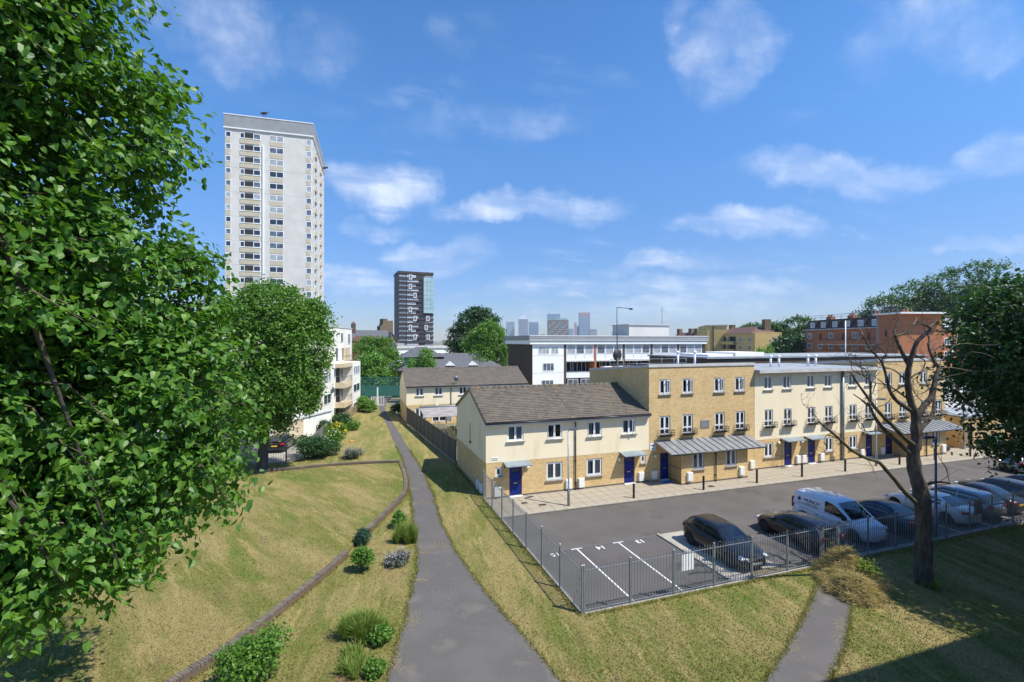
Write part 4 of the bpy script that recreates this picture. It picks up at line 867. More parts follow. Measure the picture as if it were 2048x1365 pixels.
gable_roof(t, 0, W, 0, D, E_, RZ, m_='tile_plain', seed=9, verge=(.1, .1))
for i, q in enumerate(wb): window(t, *q, y=-.012, ajar=-25 if i == 0 else 0)
for q in gb: window(t, *q, sill=False)
m = MB(); m.box(0, .85, -.03, .03, 0, 1.85); m.build('open_door', 'upvc', t, (5.25, -.03, -.05), R(-50)); wall_lamp(t, 3.95, 2.05); downpipe(t, 5.8, 0, 4.6)
m = MB(); m.tube([(0, 0, 0), (0, 0, .7), (0, -.2, .75)], .02, 6); m.lathe([(.05, 0), (.3, .1), (.32, .12)], 14, (0, -.3, .75), 'y'); m.build('satellite_dish', 'galvanised_dark', t, (6.45, -.1, 4.8))
t = thing('lean_to', 'garden lean-to with a patched corrugated roof behind the fence', 'shelter', (1.2, 22.5, 0))
m = MB(); m.add([(-2, 0, 2.0), (7, 0, 2.0), (7, 4, 2.5), (-2, 4, 2.5), (-2, 0, 1.94), (7, 0, 1.94), (7, 4, 2.44), (-2, 4, 2.44)], [(0, 1, 2, 3), (4, 7, 6, 5), (0, 4, 5, 1), (1, 5, 6, 2), (2, 6, 7, 3), (3, 7, 4, 0)]); m.build('roof', 'awning', t); m = MB(); m.tube([(-2, 4.05, 2.55), (7, 4.05, 2.55)], .16, 8); m.build('roof_roll', 'galvanised', t)
for x in (-1.9, 2.5, 6.9): part(t, 'post', 'wood_tan', (x - .05, x + .05, .1, .2, 0, 1.93)); part(t, 'post', 'wood_tan', (x - .05, x + .05, 3.8, 3.9, 0, 2.42))
t = thing('plant_pot', 'terracotta pots with seedlings on a garden shelf behind the fence', 'plant pot', (2.0, 20.2, 0)); part(t, 'shelf', 'wood_tan', (-.8, 1.4, -.2, .2, 1.0, 1.06), (-.75, -.7, -.15, -.1, 0, 1.0), (1.3, 1.35, -.15, -.1, 0, 1.0))
for k in range(5): m = MB(); m.lathe([(.07, 0), (.1, .18), (.11, .2)], 10); m.build('pot', 'terracotta', t, (-.6 + k * .42, 0, 1.063))

# white panelled block
wx, wy = 20.3, 43.7; t = thing('white_panel_block', 'white panelled three storey block with a dark brick side wall and long flat roof', 'apartment block', (wx, wy, 0)); W, D = 35.2, 13.0
part(t, 'side_wall', 'brick_dark', (-.02, 2.0, .1, D, -.4, 9.92)); part(t, 'core_wall', 'brick_dark', (2.0, W, 2.2, D, -.4, 9.9))
part(t, 'roof_edge', 'panel_white', (-.6, W + .3, -.35, D + .3, 9.95, 10.62)); part(t, 'roof', 'zinc', (-.72, W + .42, -.48, D + .4, 10.62, 11.42)); part(t, 'roof_line', 'fascia', (-.75, W + .45, -.52, -.482, 10.6, 10.74), (-.75, W + .45, -.52, -.482, 11.3, 11.46), (-.75, W + .45, -.54, -.482, 10.95, 11.02))
for k, (z0, z1) in enumerate([(8.02, 9.9), (5.1, 7.98), (2.2, 5.06), (-.4, 2.16)]): part(t, 'front_panel', 'panel_white', (0, 5.75, 0, 2.2, z0, z1))
for z in (5.0, 2.1): part(t, 'front_panel', 'panel_white', (5.8, W, .3, 2.25, z - .9, z))
fwin(t, 1.05, 8.35, 1.95, 1.15, lights=3, pane='pane_pale'); fwin(t, 3.4, 8.35, 1.3, 1.15, pane='pane_pale'); fwin(t, 1.85, 5.45, 2.05, 1.32, lights=3, pane='pane_mid'); fwin(t, 1.6, 2.7, 2.2, 1.2, lights=3, pane='pane_mid')
posts = [5.8, 11.6, 17.35, 23.2, 29.0, 34.75]
for i, x in enumerate(posts): part(t, 'pier', 'brick_dark' if i != 1 else 'brick_red', (x, x + .38, -.06, 2.2, -.4, 9.92))
for i in range(5):
    x0, x1 = posts[i] + .38, posts[i + 1]; part(t, 'upper_panel', 'panel_white', (x0 + .01, x1 - .01, .05, 2.2, 6.95, 9.9)); part(t, 'panel_ledge', 'fascia', (x0 + .01, x1 - .01, -.06, .045, 6.95, 7.2)); w = (x1 - x0 - .3) / 3
    for k in range(3):
        fwin(t, x0 + .15 + k * w + .08, 8.3, w - .2, 1.5, y=.05, lights=1, pane=('pane_pale', 'pane_mid', 'pane_pale')[(i + k) % 3], horiz=1.16); 
    for k in range(1, 3): part(t, 'panel_joint', 'coping', (x0 + .15 + k * w - .03, x0 + .15 + k * w + .03, .03, .049, 7.22, 8.28))
    fwin(t, x0 + .3, 5.1, 1.6, 1.7, y=2.2, lights=2, pane='pane_dark'); fwin(t, x0 + 2.3, 5.1, 2.6, 1.7, y=2.2, lights=3, pane='pane_dark')
    part(t, 'balcony_glass', 'pane_pale', (x0 + .02, x1 - .02, .32, .36, 4.4, 5.2)); part(t, 'balcony_rail', 'black_metal', (x0, x1, .3, .38, 5.22, 5.29))
    fwin(t, x0 + .4, 2.6, 2.0, 1.3, y=.3, lights=2, pane='pane_mid'); fwin(t, x0 + 2.9, 2.6, 2.0, 1.3, y=.3, lights=2, pane='pane_mid')
rx = on_face(1258, 650, (wx, wy), 0, 5)[0]; rx2 = on_face(1338, 650, (wx, wy), 0, 5)[0]; part(t, 'roof_plant_room', 'concrete', (rx, rx2, 5, 11, 11.4, 13.6)); part(t, 'plant_room_cap', 'coping', (rx - .2, rx2 + .2, 4.8, 11.2, 13.6, 13.75))
def mast(parent, x, y, z0, z1, arm=0, r=.05):
    m = MB(); m.tube([(x, y, z0), (x, y, z1)], r, 6)
    if arm: m.tube([(x, y, z1), (x + arm, y, z1 - .05)], r * .8, 6); m.box(x + arm - .15, x + arm + .15, y - .15, y + .15, z1 - .15, z1 + .05)
    for k in range(3): m.tube([(x - .5, y, z1 - .3 - k * .25), (x + .5, y, z1 - .3 - k * .25)], .02, 4) if not arm else None
    return m.build('aerial', 'galvanised_dark', parent)
mx_ = on_face(1324, 610, (wx, wy), 0, 8)[0]; mast(t, mx_, 8, 13.7, 17.4)
part(t, 'end_wall', 'brick_dark', (W - .02, W + .3, .1, D, -.4, 9.9))
# items on the roof of the brick block: cctv mast, dish, guard rail
m = MB(); m.tube([(0, 0, 0), (0, 0, 5.5)], .05, 8); m.tube([(0, 0, 5.45), (1.5, .2, 5.4)], .035, 6); m.box(1.4, 1.62, .1, .3, 5.28, 5.45); m.tube([(0, 0, .9), (-.3, 0, 1.6), (0, 0, 2.3)], .03, 6)
p = at_depth(1242, 735, 40.5); tag(m.build('aerial_mast', 'galvanised_dark', None, (12.8 + .4, 5.2, 7.95)), 'tall thin mast with a side arm on the brick block roof', 'mast')
m = MB(); m.lathe([(.04, 0), (.45, .12), (.5, .16), (.47, .18)], 18, (0, 0, .75), 'y'); d_ = tag(m.build('satellite_dish', 'trim_black', None, (12.98, 4.6, 8.55), R(10)), 'round black satellite dish on the edge of the brick block roof', 'satellite dish'); m = MB(); m.tube([(0, .1, -.9), (0, .1, .75)], .04, 6); m.build('pole', 'galvanised', d_)
t = thing('roof_rail', 'thin grey guard rail along the brick block roof', 'railing', (12.9, 7.6, 7.82)); 
for i in range(7): m = MB(); m.tube([(1 + i * 1.4, 0, -.02), (1 + i * 1.4, 0, 1.0)], .022, 6); m.build('post', 'galvanised', t)
for z in (.55, .98): m = MB(); m.tube([(1, 0, z), (9.4, 0, z)], .022, 6); m.build('rail', 'galvanised', t)
t = thing('roof_clutter', 'row of toys and flower pots along the back of the brick roof', 'roof items', (16, 8.6, 7.72))
for k in range(9): m = MB(); q = random.random() * .2; m.lathe([(.12 + q, 0), (.2 + q, .3), (.15, .42)], 8); m.build('pot', ['terracotta', 'curtain_blue', 'sign_white'][k % 3], t, (-2.4 + k * .42, 0, 0))
for k, x in enumerate((17.5, 19.4)):
    m = MB(); m.tube([(0, 0, 0), (0, 0, 1.5)], .1, 10); m.lathe([(.16, 1.46), (.17, 1.6), (.05, 1.7)], 10); tag(m.build('roof_vent', 'upvc', None, (x + 2.6, 6.0, 7.9)), 'short white vent pipe on the brick block roof, ' + ('left' if k == 0 else 'right') + ' of two', 'vent pipe', 'roof vents')
# low roofs between the terrace and the estate
t = thing('low_workshop', 'flat roofed building with a blue front and pale render box behind the terrace', 'building', (20, 20, 0))
xa = on_face(1418, 715, (20, 20), 0)[0]; xb = on_face(1462, 715, (20, 20), 0)[0]; xc = on_face(1464, 715, (20, 20), 0)[0]; xd = on_face(1521, 715, (20, 20), 0)[0]
part(t, 'blue_wall', 'blue_paint', (xa, xb, 0, 5, 0, 8.4)); part(t, 'roof_slab', 'panel_white', (xa - .5, xb + .3, -.4, 5.2, 8.4, 8.75)); part(t, 'render_box', 'render_white', (xc, xd, -.6, 5, 0, 9.0)); part(t, 'surround', 'grey_cladding', (xa - 1.8, xa - .02, .2, 5, 0, 8.3))
t = thing('long_low_roof', 'long low grey roof stretching behind the cream blocks', 'building', (33, 17, 0)); part(t, 'wall', 'brick_dark', (0, 40, 0, 12, 0, 8.3)); part(t, 'roof', 'felt_roof', (-.2, 40.2, -.2, 12.2, 8.3, 8.5))

# ------------------------------------------------------------------ balcony flats on the left
DR = R(90 - 14); fd = (math.cos(DR), math.sin(DR)); end = (-7.1, 49.3); LN = 27.0; root = (end[0] - fd[0] * LN, end[1] - fd[1] * LN)
t = thing('balcony_flats', 'white rendered flats with stepped corner balconies beside the path', 'apartment block', (root[0], root[1], 0), DR)
ox = lambda u, yo=0: on_face(u, 700, root, DR, yo)[0]
S, fl_ = 1.3, [-1.15, 1.65, 4.4, 7.3]
part(t, 'main_wall', 'render_white', (-6, LN, S, 11, -1.2, 7.3))
bays = [(ox(627), ox(645), ox(663.5)), (ox(689), ox(705), LN)]
for b0, b1, b2 in bays:
    part(t, 'bay_wall', 'render_white', (b1, b2, 0, S - .002, -1.2, 7.3))
    for k in range(3):
        z = fl_[k]; part(t, 'balcony_slab', 'render_beige', (b0, b1 - .002, 0, S - .002, z - .55, z)); part(t, 'balcony_end', 'render_beige', (b0, b0 + .12, 0, S - .002, z + .002, z + 1.0) if k == 0 else (b0, b0 + .12, 0, S - .002, z + .002, z + .25))
        part(t, 'recess', 'room_dark', (b0 + .3, b1 - .3, S - .05, S - .003, z + .05, z + 2.1)); fwin(t, b0 + .5 * (b1 - b0), z + .1, (b1 - b0) * .4, 2.0, y=S - .05, lights=1, pane='pane_mid')
        m = MB(); n = 9
        for q in range(n + 1): xx = b0 + .15 + (b1 - b0 - .2) * q / n; m.tube([(xx, .06, z), (xx, .06, z + 1.0)], .012, 4)
        m.tube([(b0 + .1, .06, z + 1.0), (b1, .06, z + 1.0)], .025, 5); m.build('balcony_railing', 'black_metal', t)
        ww = (b2 - b1) * .78; fwin(t, b1 + (b2 - b1) * .1, z + 1.05, ww, 1.25, lights=3 if k != 1 else 2, pane=('pane_mid', 'pane_dark', 'pane_pale')[k])
    part(t, 'balcony_top', 'render_beige', (b0, b1 - .002, 0, S - .002, 6.75, 7.3))
    fwin(t, b0 + .06, 0, .1, .1, y=.5, lights=1) if False else None
x0, x1 = ox(664, S), ox(688, S)
for k in range(3): z = fl_[k] + 1.0; fwin(t, x0 + (x1 - x0) * .12, z, (x1 - x0) * .42, 1.35, y=S, lights=2, pane='pane_mid'); fwin(t, x0 + (x1 - x0) * .68, z + .3, (x1 - x0) * .26, 1.0, y=S, lights=1, pane='pane_mid')
for k in range(3):
    for q in range(3): fwin(t, 1 + q * 3, fl_[k] + 1, 1.6, 1.3, y=S, lights=2, pane='pane_mid')
P2 = 2.6                                                                         # set-back upper storeys
ua, ub = ox(600, P2), ox(703.5, P2); part(t, 'upper_wall', 'render_white', (-5, ub, P2, 10.5, 7.3, 12.55)); part(t, 'parapet', 'coping', (-5.1, ub + .1, P2 - .08, 10.6, 12.55, 12.7))
part(t, 'terrace_end_wall', 'render_beige', (LN - .25, LN, P2 - 1.0, 8, 7.3, 9.4))
for uu, z, w, h in [(644, 10.3, 1.0, 1.5), (681, 10.3, .9, 1.5), (695, 10.0, 1.1, 1.7), (671, 7.4, .9, 2.1), (683, 7.4, 1.0, 2.1), (694, 7.4, 1.1, 2.1)]: fwin(t, ox(uu, P2), z, w * 1.6, h, y=P2, lights=1 if w < 1.05 else 2, pane='pane_mid')
m = MB()
for q in range(48): xx = q * .56; m.tube([(xx, S + .06 if not any(b0 < xx < b2 for b0, b1, b2 in bays) else .06, 7.3), (xx, S + .06 if not any(b0 < xx < b2 for b0, b1, b2 in bays) else .06, 8.3)], .014, 4)
for b0, b1, b2 in bays: m.tube([(b0, .06, 8.3), (b2, .06, 8.3)], .028, 5)
m.tube([(0, S + .06, 8.3), (LN, S + .06, 8.3)], .028, 5); m.build('terrace_railing', 'black_metal', t)
for k in range(5): q = MB(); q.lathe([(.15, 7.3), (.2, 7.7), (.15, 7.75)], 8, (ox(672) + k * .8, S + .5, 0)); q.build('flower_pot', 'terracotta', t)
m = MB(); m.lathe([(.05, 0), (.42, .14), (.45, .18)], 16, (0, -.3, 0), 'y'); m.tube([(0, 0, -.4), (0, -.2, 0)], .04, 5); m.build('satellite_dish', 'galvanised_dark', t, (ox(662, 0), -.1, fl_[2] - .1))
downpipe(t, ox(687.5, S), -1, 12.3, y=S, m_='render_beige')
# garage wall and the small car yard
gx = thing('garage', 'low white garage block at the foot of the balcony flats', 'garage', (*on_ground(607, 880), 0), 0); a = on_ground(607, 880); b_ = on_ground(663, 862)
L_ = math.hypot(b_[0] - a[0], b_[1] - a[1]); gx.rotation_euler = (0, 0, math.atan2(b_[1] - a[1], b_[0] - a[0])); part(gx, 'wall', 'render_white', (0, L_, 0, 6, -.2, 2.35)); part(gx, 'roof', 'coping', (-.15, L_ + .15, -.12, 6.1, 2.35, 2.5)); part(gx, 'side_wall', 'render_beige', (-12, -.004, .05, 6, -.2, 2.3)); part(gx, 'side_roof', 'coping', (-12.1, -.16, -.05, 6.1, 2.3, 2.42))
yard = [on_ground(610, 917, .0), on_ground(572, 926, 0), (-34, on_ground(572, 926)[1] + 2), (-34, 40), b_, ]
sheet('car_yard', yard, .02, 'concrete_slab')
def simple_fence(p0, p1, h, label, m_, name='railing', gap=.13, grp=None):
    L = math.hypot(p1[0] - p0[0], p1[1] - p0[1]); t = thing(name, label, 'fence', (p0[0], p0[1], 0), math.atan2(p1[1] - p0[1], p1[0] - p0[0]), grp)
    n = max(1, int(L / 2.4)); pm = MB(); pm.bevel_box(-.03, .03, -.03, .03, -.1, h + .05, .006); pme = pm.mesh('post', m_); pb = MB(); pb.box(-.011, .011, -.011, .011, .08, h - .02); pbm = pb.mesh('pale', m_)
    for i in range(n + 1): put('post', pme, t, (L * i / n, 0, 0))
    for z in (.12, h - .12): part(t, 'rail', m_, (0, L, -.02, .02, z - .02, z + .02))
    k = min(140, int(L / gap))
    for i in range(k): put('pale', pbm, t, (L * (i + .5) / k, 0, 0))
    return t
simple_fence(on_ground(609, 917), on_ground(661, 865), 1.5, 'pale grey steel fence climbing beside the round bushes to the garage', 'galvanised')
simple_fence(on_ground(573, 927), on_ground(609, 917), 1.5, 'short pale steel fence panel at the yard corner', 'galvanised')
simple_fence((-30, on_ground(500, 931)[1] + .5), on_ground(572, 927), 1.45, 'dark steel fence of the car yard behind the tree trunk', 'galvanised_dark')
simple_fence(on_ground(664, 858), on_ground(733, 812), 1.2, 'rusty garden fence of the flats along the dry grass', 'wood_tan', gap=.16)
g = thing('white_gate', 'pair of narrow white gates at the far end of the path', 'gate', (*on_ground(742, 812), 0), YAW * -1)
for k, x in enumerate((0, 1.2)): part(g, 'gate_leaf', 'upvc', (x, x + .08, 0, .05, .1, 1.5), (x + .82, x + .9, 0, .05, .1, 1.5), (x + .08, x + .82, 0, .05, .1, .2), (x + .08, x + .82, 0, .05, 1.4, 1.5), (x + .42, x + .48, 0, .05, .2, 1.4))
part(g, 'post', 'upvc', (.96, 1.14, -.04, .1, 0, 3.0))
t = thing('mesh_fence', 'green mesh sports fence beyond the end of the path', 'fence', (-14, 62, 0), R(-12)); 
for i in range(9): part(t, 'post', 'green_mesh', (i * 3 - .05, i * 3 + .05, -.05, .05, 0, 4))
for z in np.arange(.15, 4, .3): m = MB(); m.box(0, 24, -.02, .02, z, z + .12); m.build('wire', 'green_mesh', t, fix=False)
m = MB(); m.box(0, 40, 0, .15, 0, 1.9); tag(m.build('court_wall', 'green_mesh', None, (-18, 66, 0), R(-10)), 'dark green boundary screen behind the mesh fence', 'fence')

# ------------------------------------------------------------------ towers
r_, a_, W = frame(450, 107, 625, 112); D = 26.0
t = thing('tower_block', 'tall pale concrete tower block rising behind the trees on the left', 'tower block', (*r_, 0), a_); HT = 58.3; FH = 2.73
part(t, 'wall', 'concrete', (0, W, 0, D, 0, HT)); part(t, 'roof_band', 'grey_cladding', (-.2, W + .2, -.2, D + .2, HT + .25, 61.3)); part(t, 'roof_edge', 'upvc', (-.28, W + .28, -.28, D + .28, HT - .02, HT + .24), (-.28, W + .28, -.28, D + .28, 61.31, 61.5))
ft = lambda u, v: on_face(u, v, r_, a_)[0]
b0, b1, c0, c1, e0 = ft(480, 300), ft(522, 300), ft(540, 300), ft(566, 300), ft(613, 300)
for k in range(20):
    z = HT - 1.95 - k * FH; RN = random.Random(k)
    fwin(t, .12, z, 1.1, 1.25, lights=1, fw=.13, pane=RN.choice(['pane_mid', 'pane_dark', 'pane_pale'])); part(t, 'spandrel', 'concrete_panel', (.12, 1.0, -.04, -.002, z - 1.25, z - .04))
    part(t, 'balcony_void', 'room_dark', (b0 + .95, b0 + 2.7, -.03, -.002, z - .05, z + 1.3)); part(t, 'spandrel', 'concrete_panel', (b0, b1 - .3, -.1, -.002, z - 1.15, z - .08)); part(t, 'ledge', 'upvc', (b0, b1, -.16, -.101, z - .09, z))
    part(t, 'rail', 'concrete_panel', (b0 + .9, b0 + 2.75, -.16, -.101, z + .001, z + .12))
    fwin(t, b0, z, .95, 1.28, lights=1, fw=.13, pane=RN.choice(['pane_mid', 'pane_dark'])); fwin(t, b0 + 2.72, z, 1.5, 1.28, lights=1, fw=.13, pane=RN.choice(['pane_mid', 'pane_dark', 'pane_pale']))
    fwin(t, c0 - .15, z - .1, c1 - c0 + .3, 1.4, lights=2, fw=.13, pane=RN.choice(['pane_mid', 'pane_pale', 'pane_dark'])); part(t, 'spandrel', 'concrete_panel', (c0, c1, -.06, -.002, z - 1.2, z - .12))
    fwin(t, e0 - .1, z - .2, 1.25, 1.45, lights=1, fw=.14, pane=RN.choice(['pane_mid', 'pane_pale'])); part(t, 'spandrel', 'concrete_panel', (e0 - .1, e0 + .85, -.05, -.002, z - 1.25, z - .22))
    for y in (1.2, 7.5, 13.0, 18.5, 23.5): fwin(t, W, z - .2, 1.4, 1.5, y=y, lights=1, pane='pane_dark', rot=RIGHT)
    part(t, 'side_ledge', 'concrete_panel', (W + .002, W + .35, 4.0, 6.8, z - 1.2, z - .1), (W + .002, W + .35, 15.5, 17.8, z - 1.2, z - .1))
for k in range(1, 11): part(t, 'panel_joint', 'coping', (0, W, -.012, -.001, HT - 3.3 - k * 2 * FH, HT - 3.24 - k * 2 * FH))
part(t, 'flue', 'upvc', (b1 + .35, b1 + .6, -.25, -.002, 8, HT - 3)); 
for k, x in enumerate((W * .42, W * .45)): m = MB(); m.tube([(x, .3, 61.5), (x, .3, 62.6)], .06, 5); m.tube([(x - .5, .3, 62.5), (x + .5, .1, 62.9)], .2, 6); m.build('aerial', 'black_metal', t)
m = MB(); m.tube([(W + .3, 20, 58), (W + 1.6, 20, 58.4)], .25, 6); m.build('aerial', 'black_metal', t)

r_, a_, W = frame(797, 292, 866, 300); t = thing('dark_tower', 'dark brown tower block with white framed windows and a teal glass corner', 'tower block', (*r_, 0), a_); HT = 52.0; FH = 2.79
part(t, 'wall', 'dark_cladding', (0, W, 0, 18, 0, HT)); part(t, 'roof_band', 'dark_cladding', (-.3, W + .3, -.3, 18.3, HT, HT + 1.4))
fx = lambda u: on_face(u, 600, r_, a_)[0]
for k in range(17):
    z = HT - 2.2 - k * FH
    part(t, 'floor_band', 'dark_cladding', (-.25, W + .25, -.5, -.002, z - 1.3, z - .15)); part(t, 'balcony_rail', 'galvanised_dark', (.1, 5.0, -.62, -.502, z - .3, z + .1))
    fwin(t, .3, z, 4.6, 1.35, lights=4, pane='pane_pale', frame_m='galvanised_dark', fw=.15); fwin(t, 5.3, z, 6.8 if k % 2 else 5.2, 1.35, lights=4, pane=('pane_pale', 'pane_pale', 'pane_mid')[k % 3], frame_m='upvc', fw=.26)
    fwin(t, 13.0, z, 2.4, 1.35, lights=2, pane='pane_dark', frame_m='dark_cladding', fw=.15)
    if k == 0 or k > 8: fwin(t, 16.4, z, 5.0, 1.35, lights=4, pane='pane_mid', frame_m='coping', fw=.16)
for u, v in [(821, 554), (820.5, 573), (830, 591), (820.5, 619), (830, 637), (855.5, 637), (820.5, 655), (852, 655), (830, 674), (856, 674)]:
    x, z = on_face(u, v, r_, a_); fwin(t, x - .95, z - 1.5, 1.9, 3.0, y=-.52, lights=1, pane='pane_mid', fw=.32, name='framed_window')
gx0 = fx(846.5)
for k in range(8):
    for q in range(3): part(t, 'glass_panel', 'pane_teal', (gx0 + q * (W + .4 - gx0) / 3 + .04, gx0 + (q + 1) * (W + .4 - gx0) / 3 - .04, -1.2, -.505, HT - 4.6 - k * FH, HT - 4.6 - k * FH + FH - .1))

# church-like brick school, white low block, slate roofs
r_, a_, W = frame(706, 205, 798, 215); t = thing('brick_school', 'old red brick school with slate roof, dormers and a brown brick tower', 'building', (*r_, 0), a_)
part(t, 'wall', 'brick_church', (-25, W, 0, 12, 0, 14)); m = MB(); m.prism([(-.5, 14), (6, 20.2), (12.5, 14)], -25.2, W * .82, 'x'); m.build('roof', 'slate', t)
m = MB(); m.prism([(W * .68, 10.5), (W * .84, 17.8), (W * .99, 10.5)], -.6, 5, 'y'); m.build('gable', 'brick_brown', t); m = MB(); m.prism([(W * .66, 11.2), (W * .84, 19.0), (W * 1.01, 11.2), (W * 1.01, 10.8), (W * .84, 18.1), (W * .66, 10.8)], -.9, 5.5, 'y'); m.build('gable_roof', 'slate', t)
for x in (W * .1, W * .42): m = MB(); m.prism([(x - 1.8, 13.9), (x - 1.8, 15.4), (x, 17), (x + 1.8, 15.4), (x + 1.8, 13.9)], -.3, 3, 'y'); m.build('dormer', 'brick_church', t)
for x in (W * .08, W * .4, W * .8): fwin(t, x, 10.4, 2.0, 2.6, y=-.02 if x < W * .7 else -.62, lights=2, pane='pane_dark')
tx = W * .7 - .3; m = MB(); m.prism([(tx, 10), (tx, 22.8), (tx + .9, 23.4), (tx + 1.3, 25.2), (tx + 1.3, 27.4), (tx + 3.3, 27.4), (tx + 3.3, 26.2), (tx + 5.9, 26.2), (tx + 5.9, 10)], 8, 14, 'y'); m.build('brick_tower', 'brick_brown', t)
part(t, 'chimney', 'brick_dark', (W * .02, W * .02 + 1.6, 4, 6, 18, 24)); part(t, 'chimney_pot', 'terracotta', (W * .02 + .3, W * .02 + .7, 4.5, 5, 24, 25), (W * .02 + .9, W * .02 + 1.3, 4.5, 5, 24, 25))
t.scale = (1, 1, .76)
r_, a_, W = frame(795, 150, 905, 160); t = thing('white_low_block', 'low white building with dark windows between the dark tower and the round tree', 'building', (*r_, 0), a_)
part(t, 'wall', 'panel_white', (0, W, 0, 9, 0, 8.2)); part(t, 'roof', 'coping', (-.4, W + .4, -.4, 9.4, 8.2, 8.9)); part(t, 'roof_box', 'grey_cladding', (0, 2.5, 1, 6, 8.9, 9.8))
for k in range(6): fwin(t, 1 + k * 3.0, 4.3, 1.7, 2.4, lights=2, pane='pane_dark')
r_, a_, W = frame(800, 92, 1010, 98); t = thing('slate_roof_house', 'hipped grey slate roofs with a small blue clad turret', 'house', (*r_, 0), a_)
part(t, 'wall', 'brick_brown', (0, W, 0, 8, 0, 4.8))
def hip(parent, x0, x1, y0, y1, z0, z1, ins, m_='slate'):
    ym = (y0 + y1) / 2; m = MB(); m.add([(x0, y0, z0), (x1, y0, z0), (x1, y1, z0), (x0, y1, z0), (x0 + ins, ym, z1), (x1 - ins, ym, z1)], [(0, 1, 5, 4), (1, 2, 5), (2, 3, 4, 5), (3, 0, 4), (0, 3, 2, 1)]); return m.build('roof', m_, parent)
hip(t, -.4, W + .4, -.4, 8.4, 4.8, 8.0, 5.5); part(t, 'turret', 'blue_paint', (1.2, 4.6, 3, 7, 4.8, 7.4)); hip(t, .2, 9.0, 2.2, 9.5, 7.3, 9.3, 3.4)
for x in (W * .42, W * .64): m = MB(); m.prism([(x, 5.6), (x + 1.0, 6.4), (x + 2.0, 5.6)], .2, 2.2, 'y'); m.build('skylight_gable', 'panel_white', t)

# yellow estate block
r_, a_, W = frame(1428, 186, 1510, 152); t = thing('yellow_estate_block', 'yellow rendered walk-up flats with open access balconies', 'apartment block', (*r_, 0), a_); HT = 13.0
part(t, 'wall', 'render_yellow', (0, W, 0, 8.3, 0, HT)); hip(t, 2, W - 2, -.3, 8.4, HT, HT + 2.4, 5, 'tile_red'); part(t, 'parapet', 'render_yellow', (W - .3, W + .02, -.02, 8.4, HT, HT + .3))
for k in range(4):
    z = HT - 2.6 - k * 2.75; part(t, 'balcony_void', 'room_dark', (1.5, W * .58, -.02, -.001, z, z + 1.7)); part(t, 'balcony_front', 'render_yellow', (1.2, W * .6, -1.2, -1.05, z - 1.15, z - .05)); part(t, 'balcony_floor', 'render_yellow', (1.2, W * .6, -1.04, -.001, z - 1.15, z - 1.0))
    for q in range(3): part(t, 'pier', 'render_beige', (2 + q * 6.2, 2.5 + q * 6.2, -1.2, -.021, z - .04, z + 1.7))
    for x in (W * .66, W * .86): fwin(t, x, z - .1, 2.2, 1.4, lights=2, pane='pane_dark')
    for y in (2.0, 5.6): fwin(t, W, z - .1, 1.2, 1.35, y=y, lights=2, pane='pane_mid', rot=RIGHT) if y > 3 else None
part(t, 'chimney', 'brick_brown', (W - 6, W - 4, 5, 7, HT, HT + 4.6)); part(t, 'chimney', 'brick_brown', (4, 6.5, 4, 5.5, HT, HT + 3.6)); part(t, 'downpipe', 'gutter', (W + .002, W + .2, 7.6, 7.85, 0, HT - .6))
r_, a_, W = frame(1397, 205, 1414, 178); t = thing('yellow_stair_tower', 'square yellow stair tower left of the estate block', 'tower', (*r_, 0), a_); part(t, 'wall', 'render_yellow', (0, W, 0, 7, 0, 16.2)); part(t, 'roof', 'coping', (-.2, W + .2, -.2, 7.2, 16.2, 16.5)); part(t, 'wing', 'render_yellow', (2, W - 6, 7.001, 13, 0, 14.5)); part(t, 'downpipe', 'gutter', (W + .002, W + .2, 2, 2.3, 4, 16))
r_, a_, W = frame(1340, 230, 1397, 215); t = thing('chimney_houses', 'distant brown roofs and chimneys left of the yellow tower', 'house', (*r_, 0), a_); part(t, 'wall', 'render_yellow', (0, W, 0, 8, 0, 11)); hip(t, -.5, W + .5, -.5, 8.5, 11, 14.5, 3, 'tile_red')
for x in (1.5, W * .5, W * .7): part(t, 'chimney', 'brick_brown', (x, x + 1.6, 3, 5, 12.5, 16.3))

# red brick estate
r_, a_, W = frame(1610, 136, 1787, 106); t = thing('red_brick_flats', 'long red brick flats with a dark mansard roof and a stair tower', 'apartment block', (*r_, 0), a_); HT = 13.5
part(t, 'wall', 'brick_red', (0, W, 0, 9, 0, HT)); part(t, 'cornice', 'coping', (-.3, W, -.35, 9.2, HT, HT + .25)); m = MB(); m.prism([(.1, HT + .25), (1.1, HT + 2.75), (8, HT + 2.75), (9, HT + .25)], 0, W, 'x'); m.build('mansard_roof', 'mansard', t)
for k in range(6): x = 2.2 + k * (W - 4) / 6; part(t, 'dormer', 'mansard', (x - .2, x + 2.0, .1, 1.2, HT + .4, HT + 2.4)); fwin(t, x, HT + .6, 1.8, 1.5, y=.1, lights=3, pane='pane_pale', fw=.12)
for k in range(4):
    z = HT - 2.3 - k * 2.75
    for q in range(7): fwin(t, 1.2 + q * W / 7.2, z, 1.7, 1.4, lights=3, pane='pane_dark', fw=.11) if q % 2 == 0 or k % 2 else part(t, 'door', 'door_frame', (1.8 + q * W / 7.2, 2.7 + q * W / 7.2, -.04, -.001, z - .8, z + 1.3))
    if k < 3: part(t, 'balcony_front', 'brick_red', (W * .24, W - .5, -1.3, -1.12, z - 1.5, z - .5)); part(t, 'balcony_edge', 'coping', (W * .24, W - .5, -1.36, -.001, z - 1.68, z - 1.505))
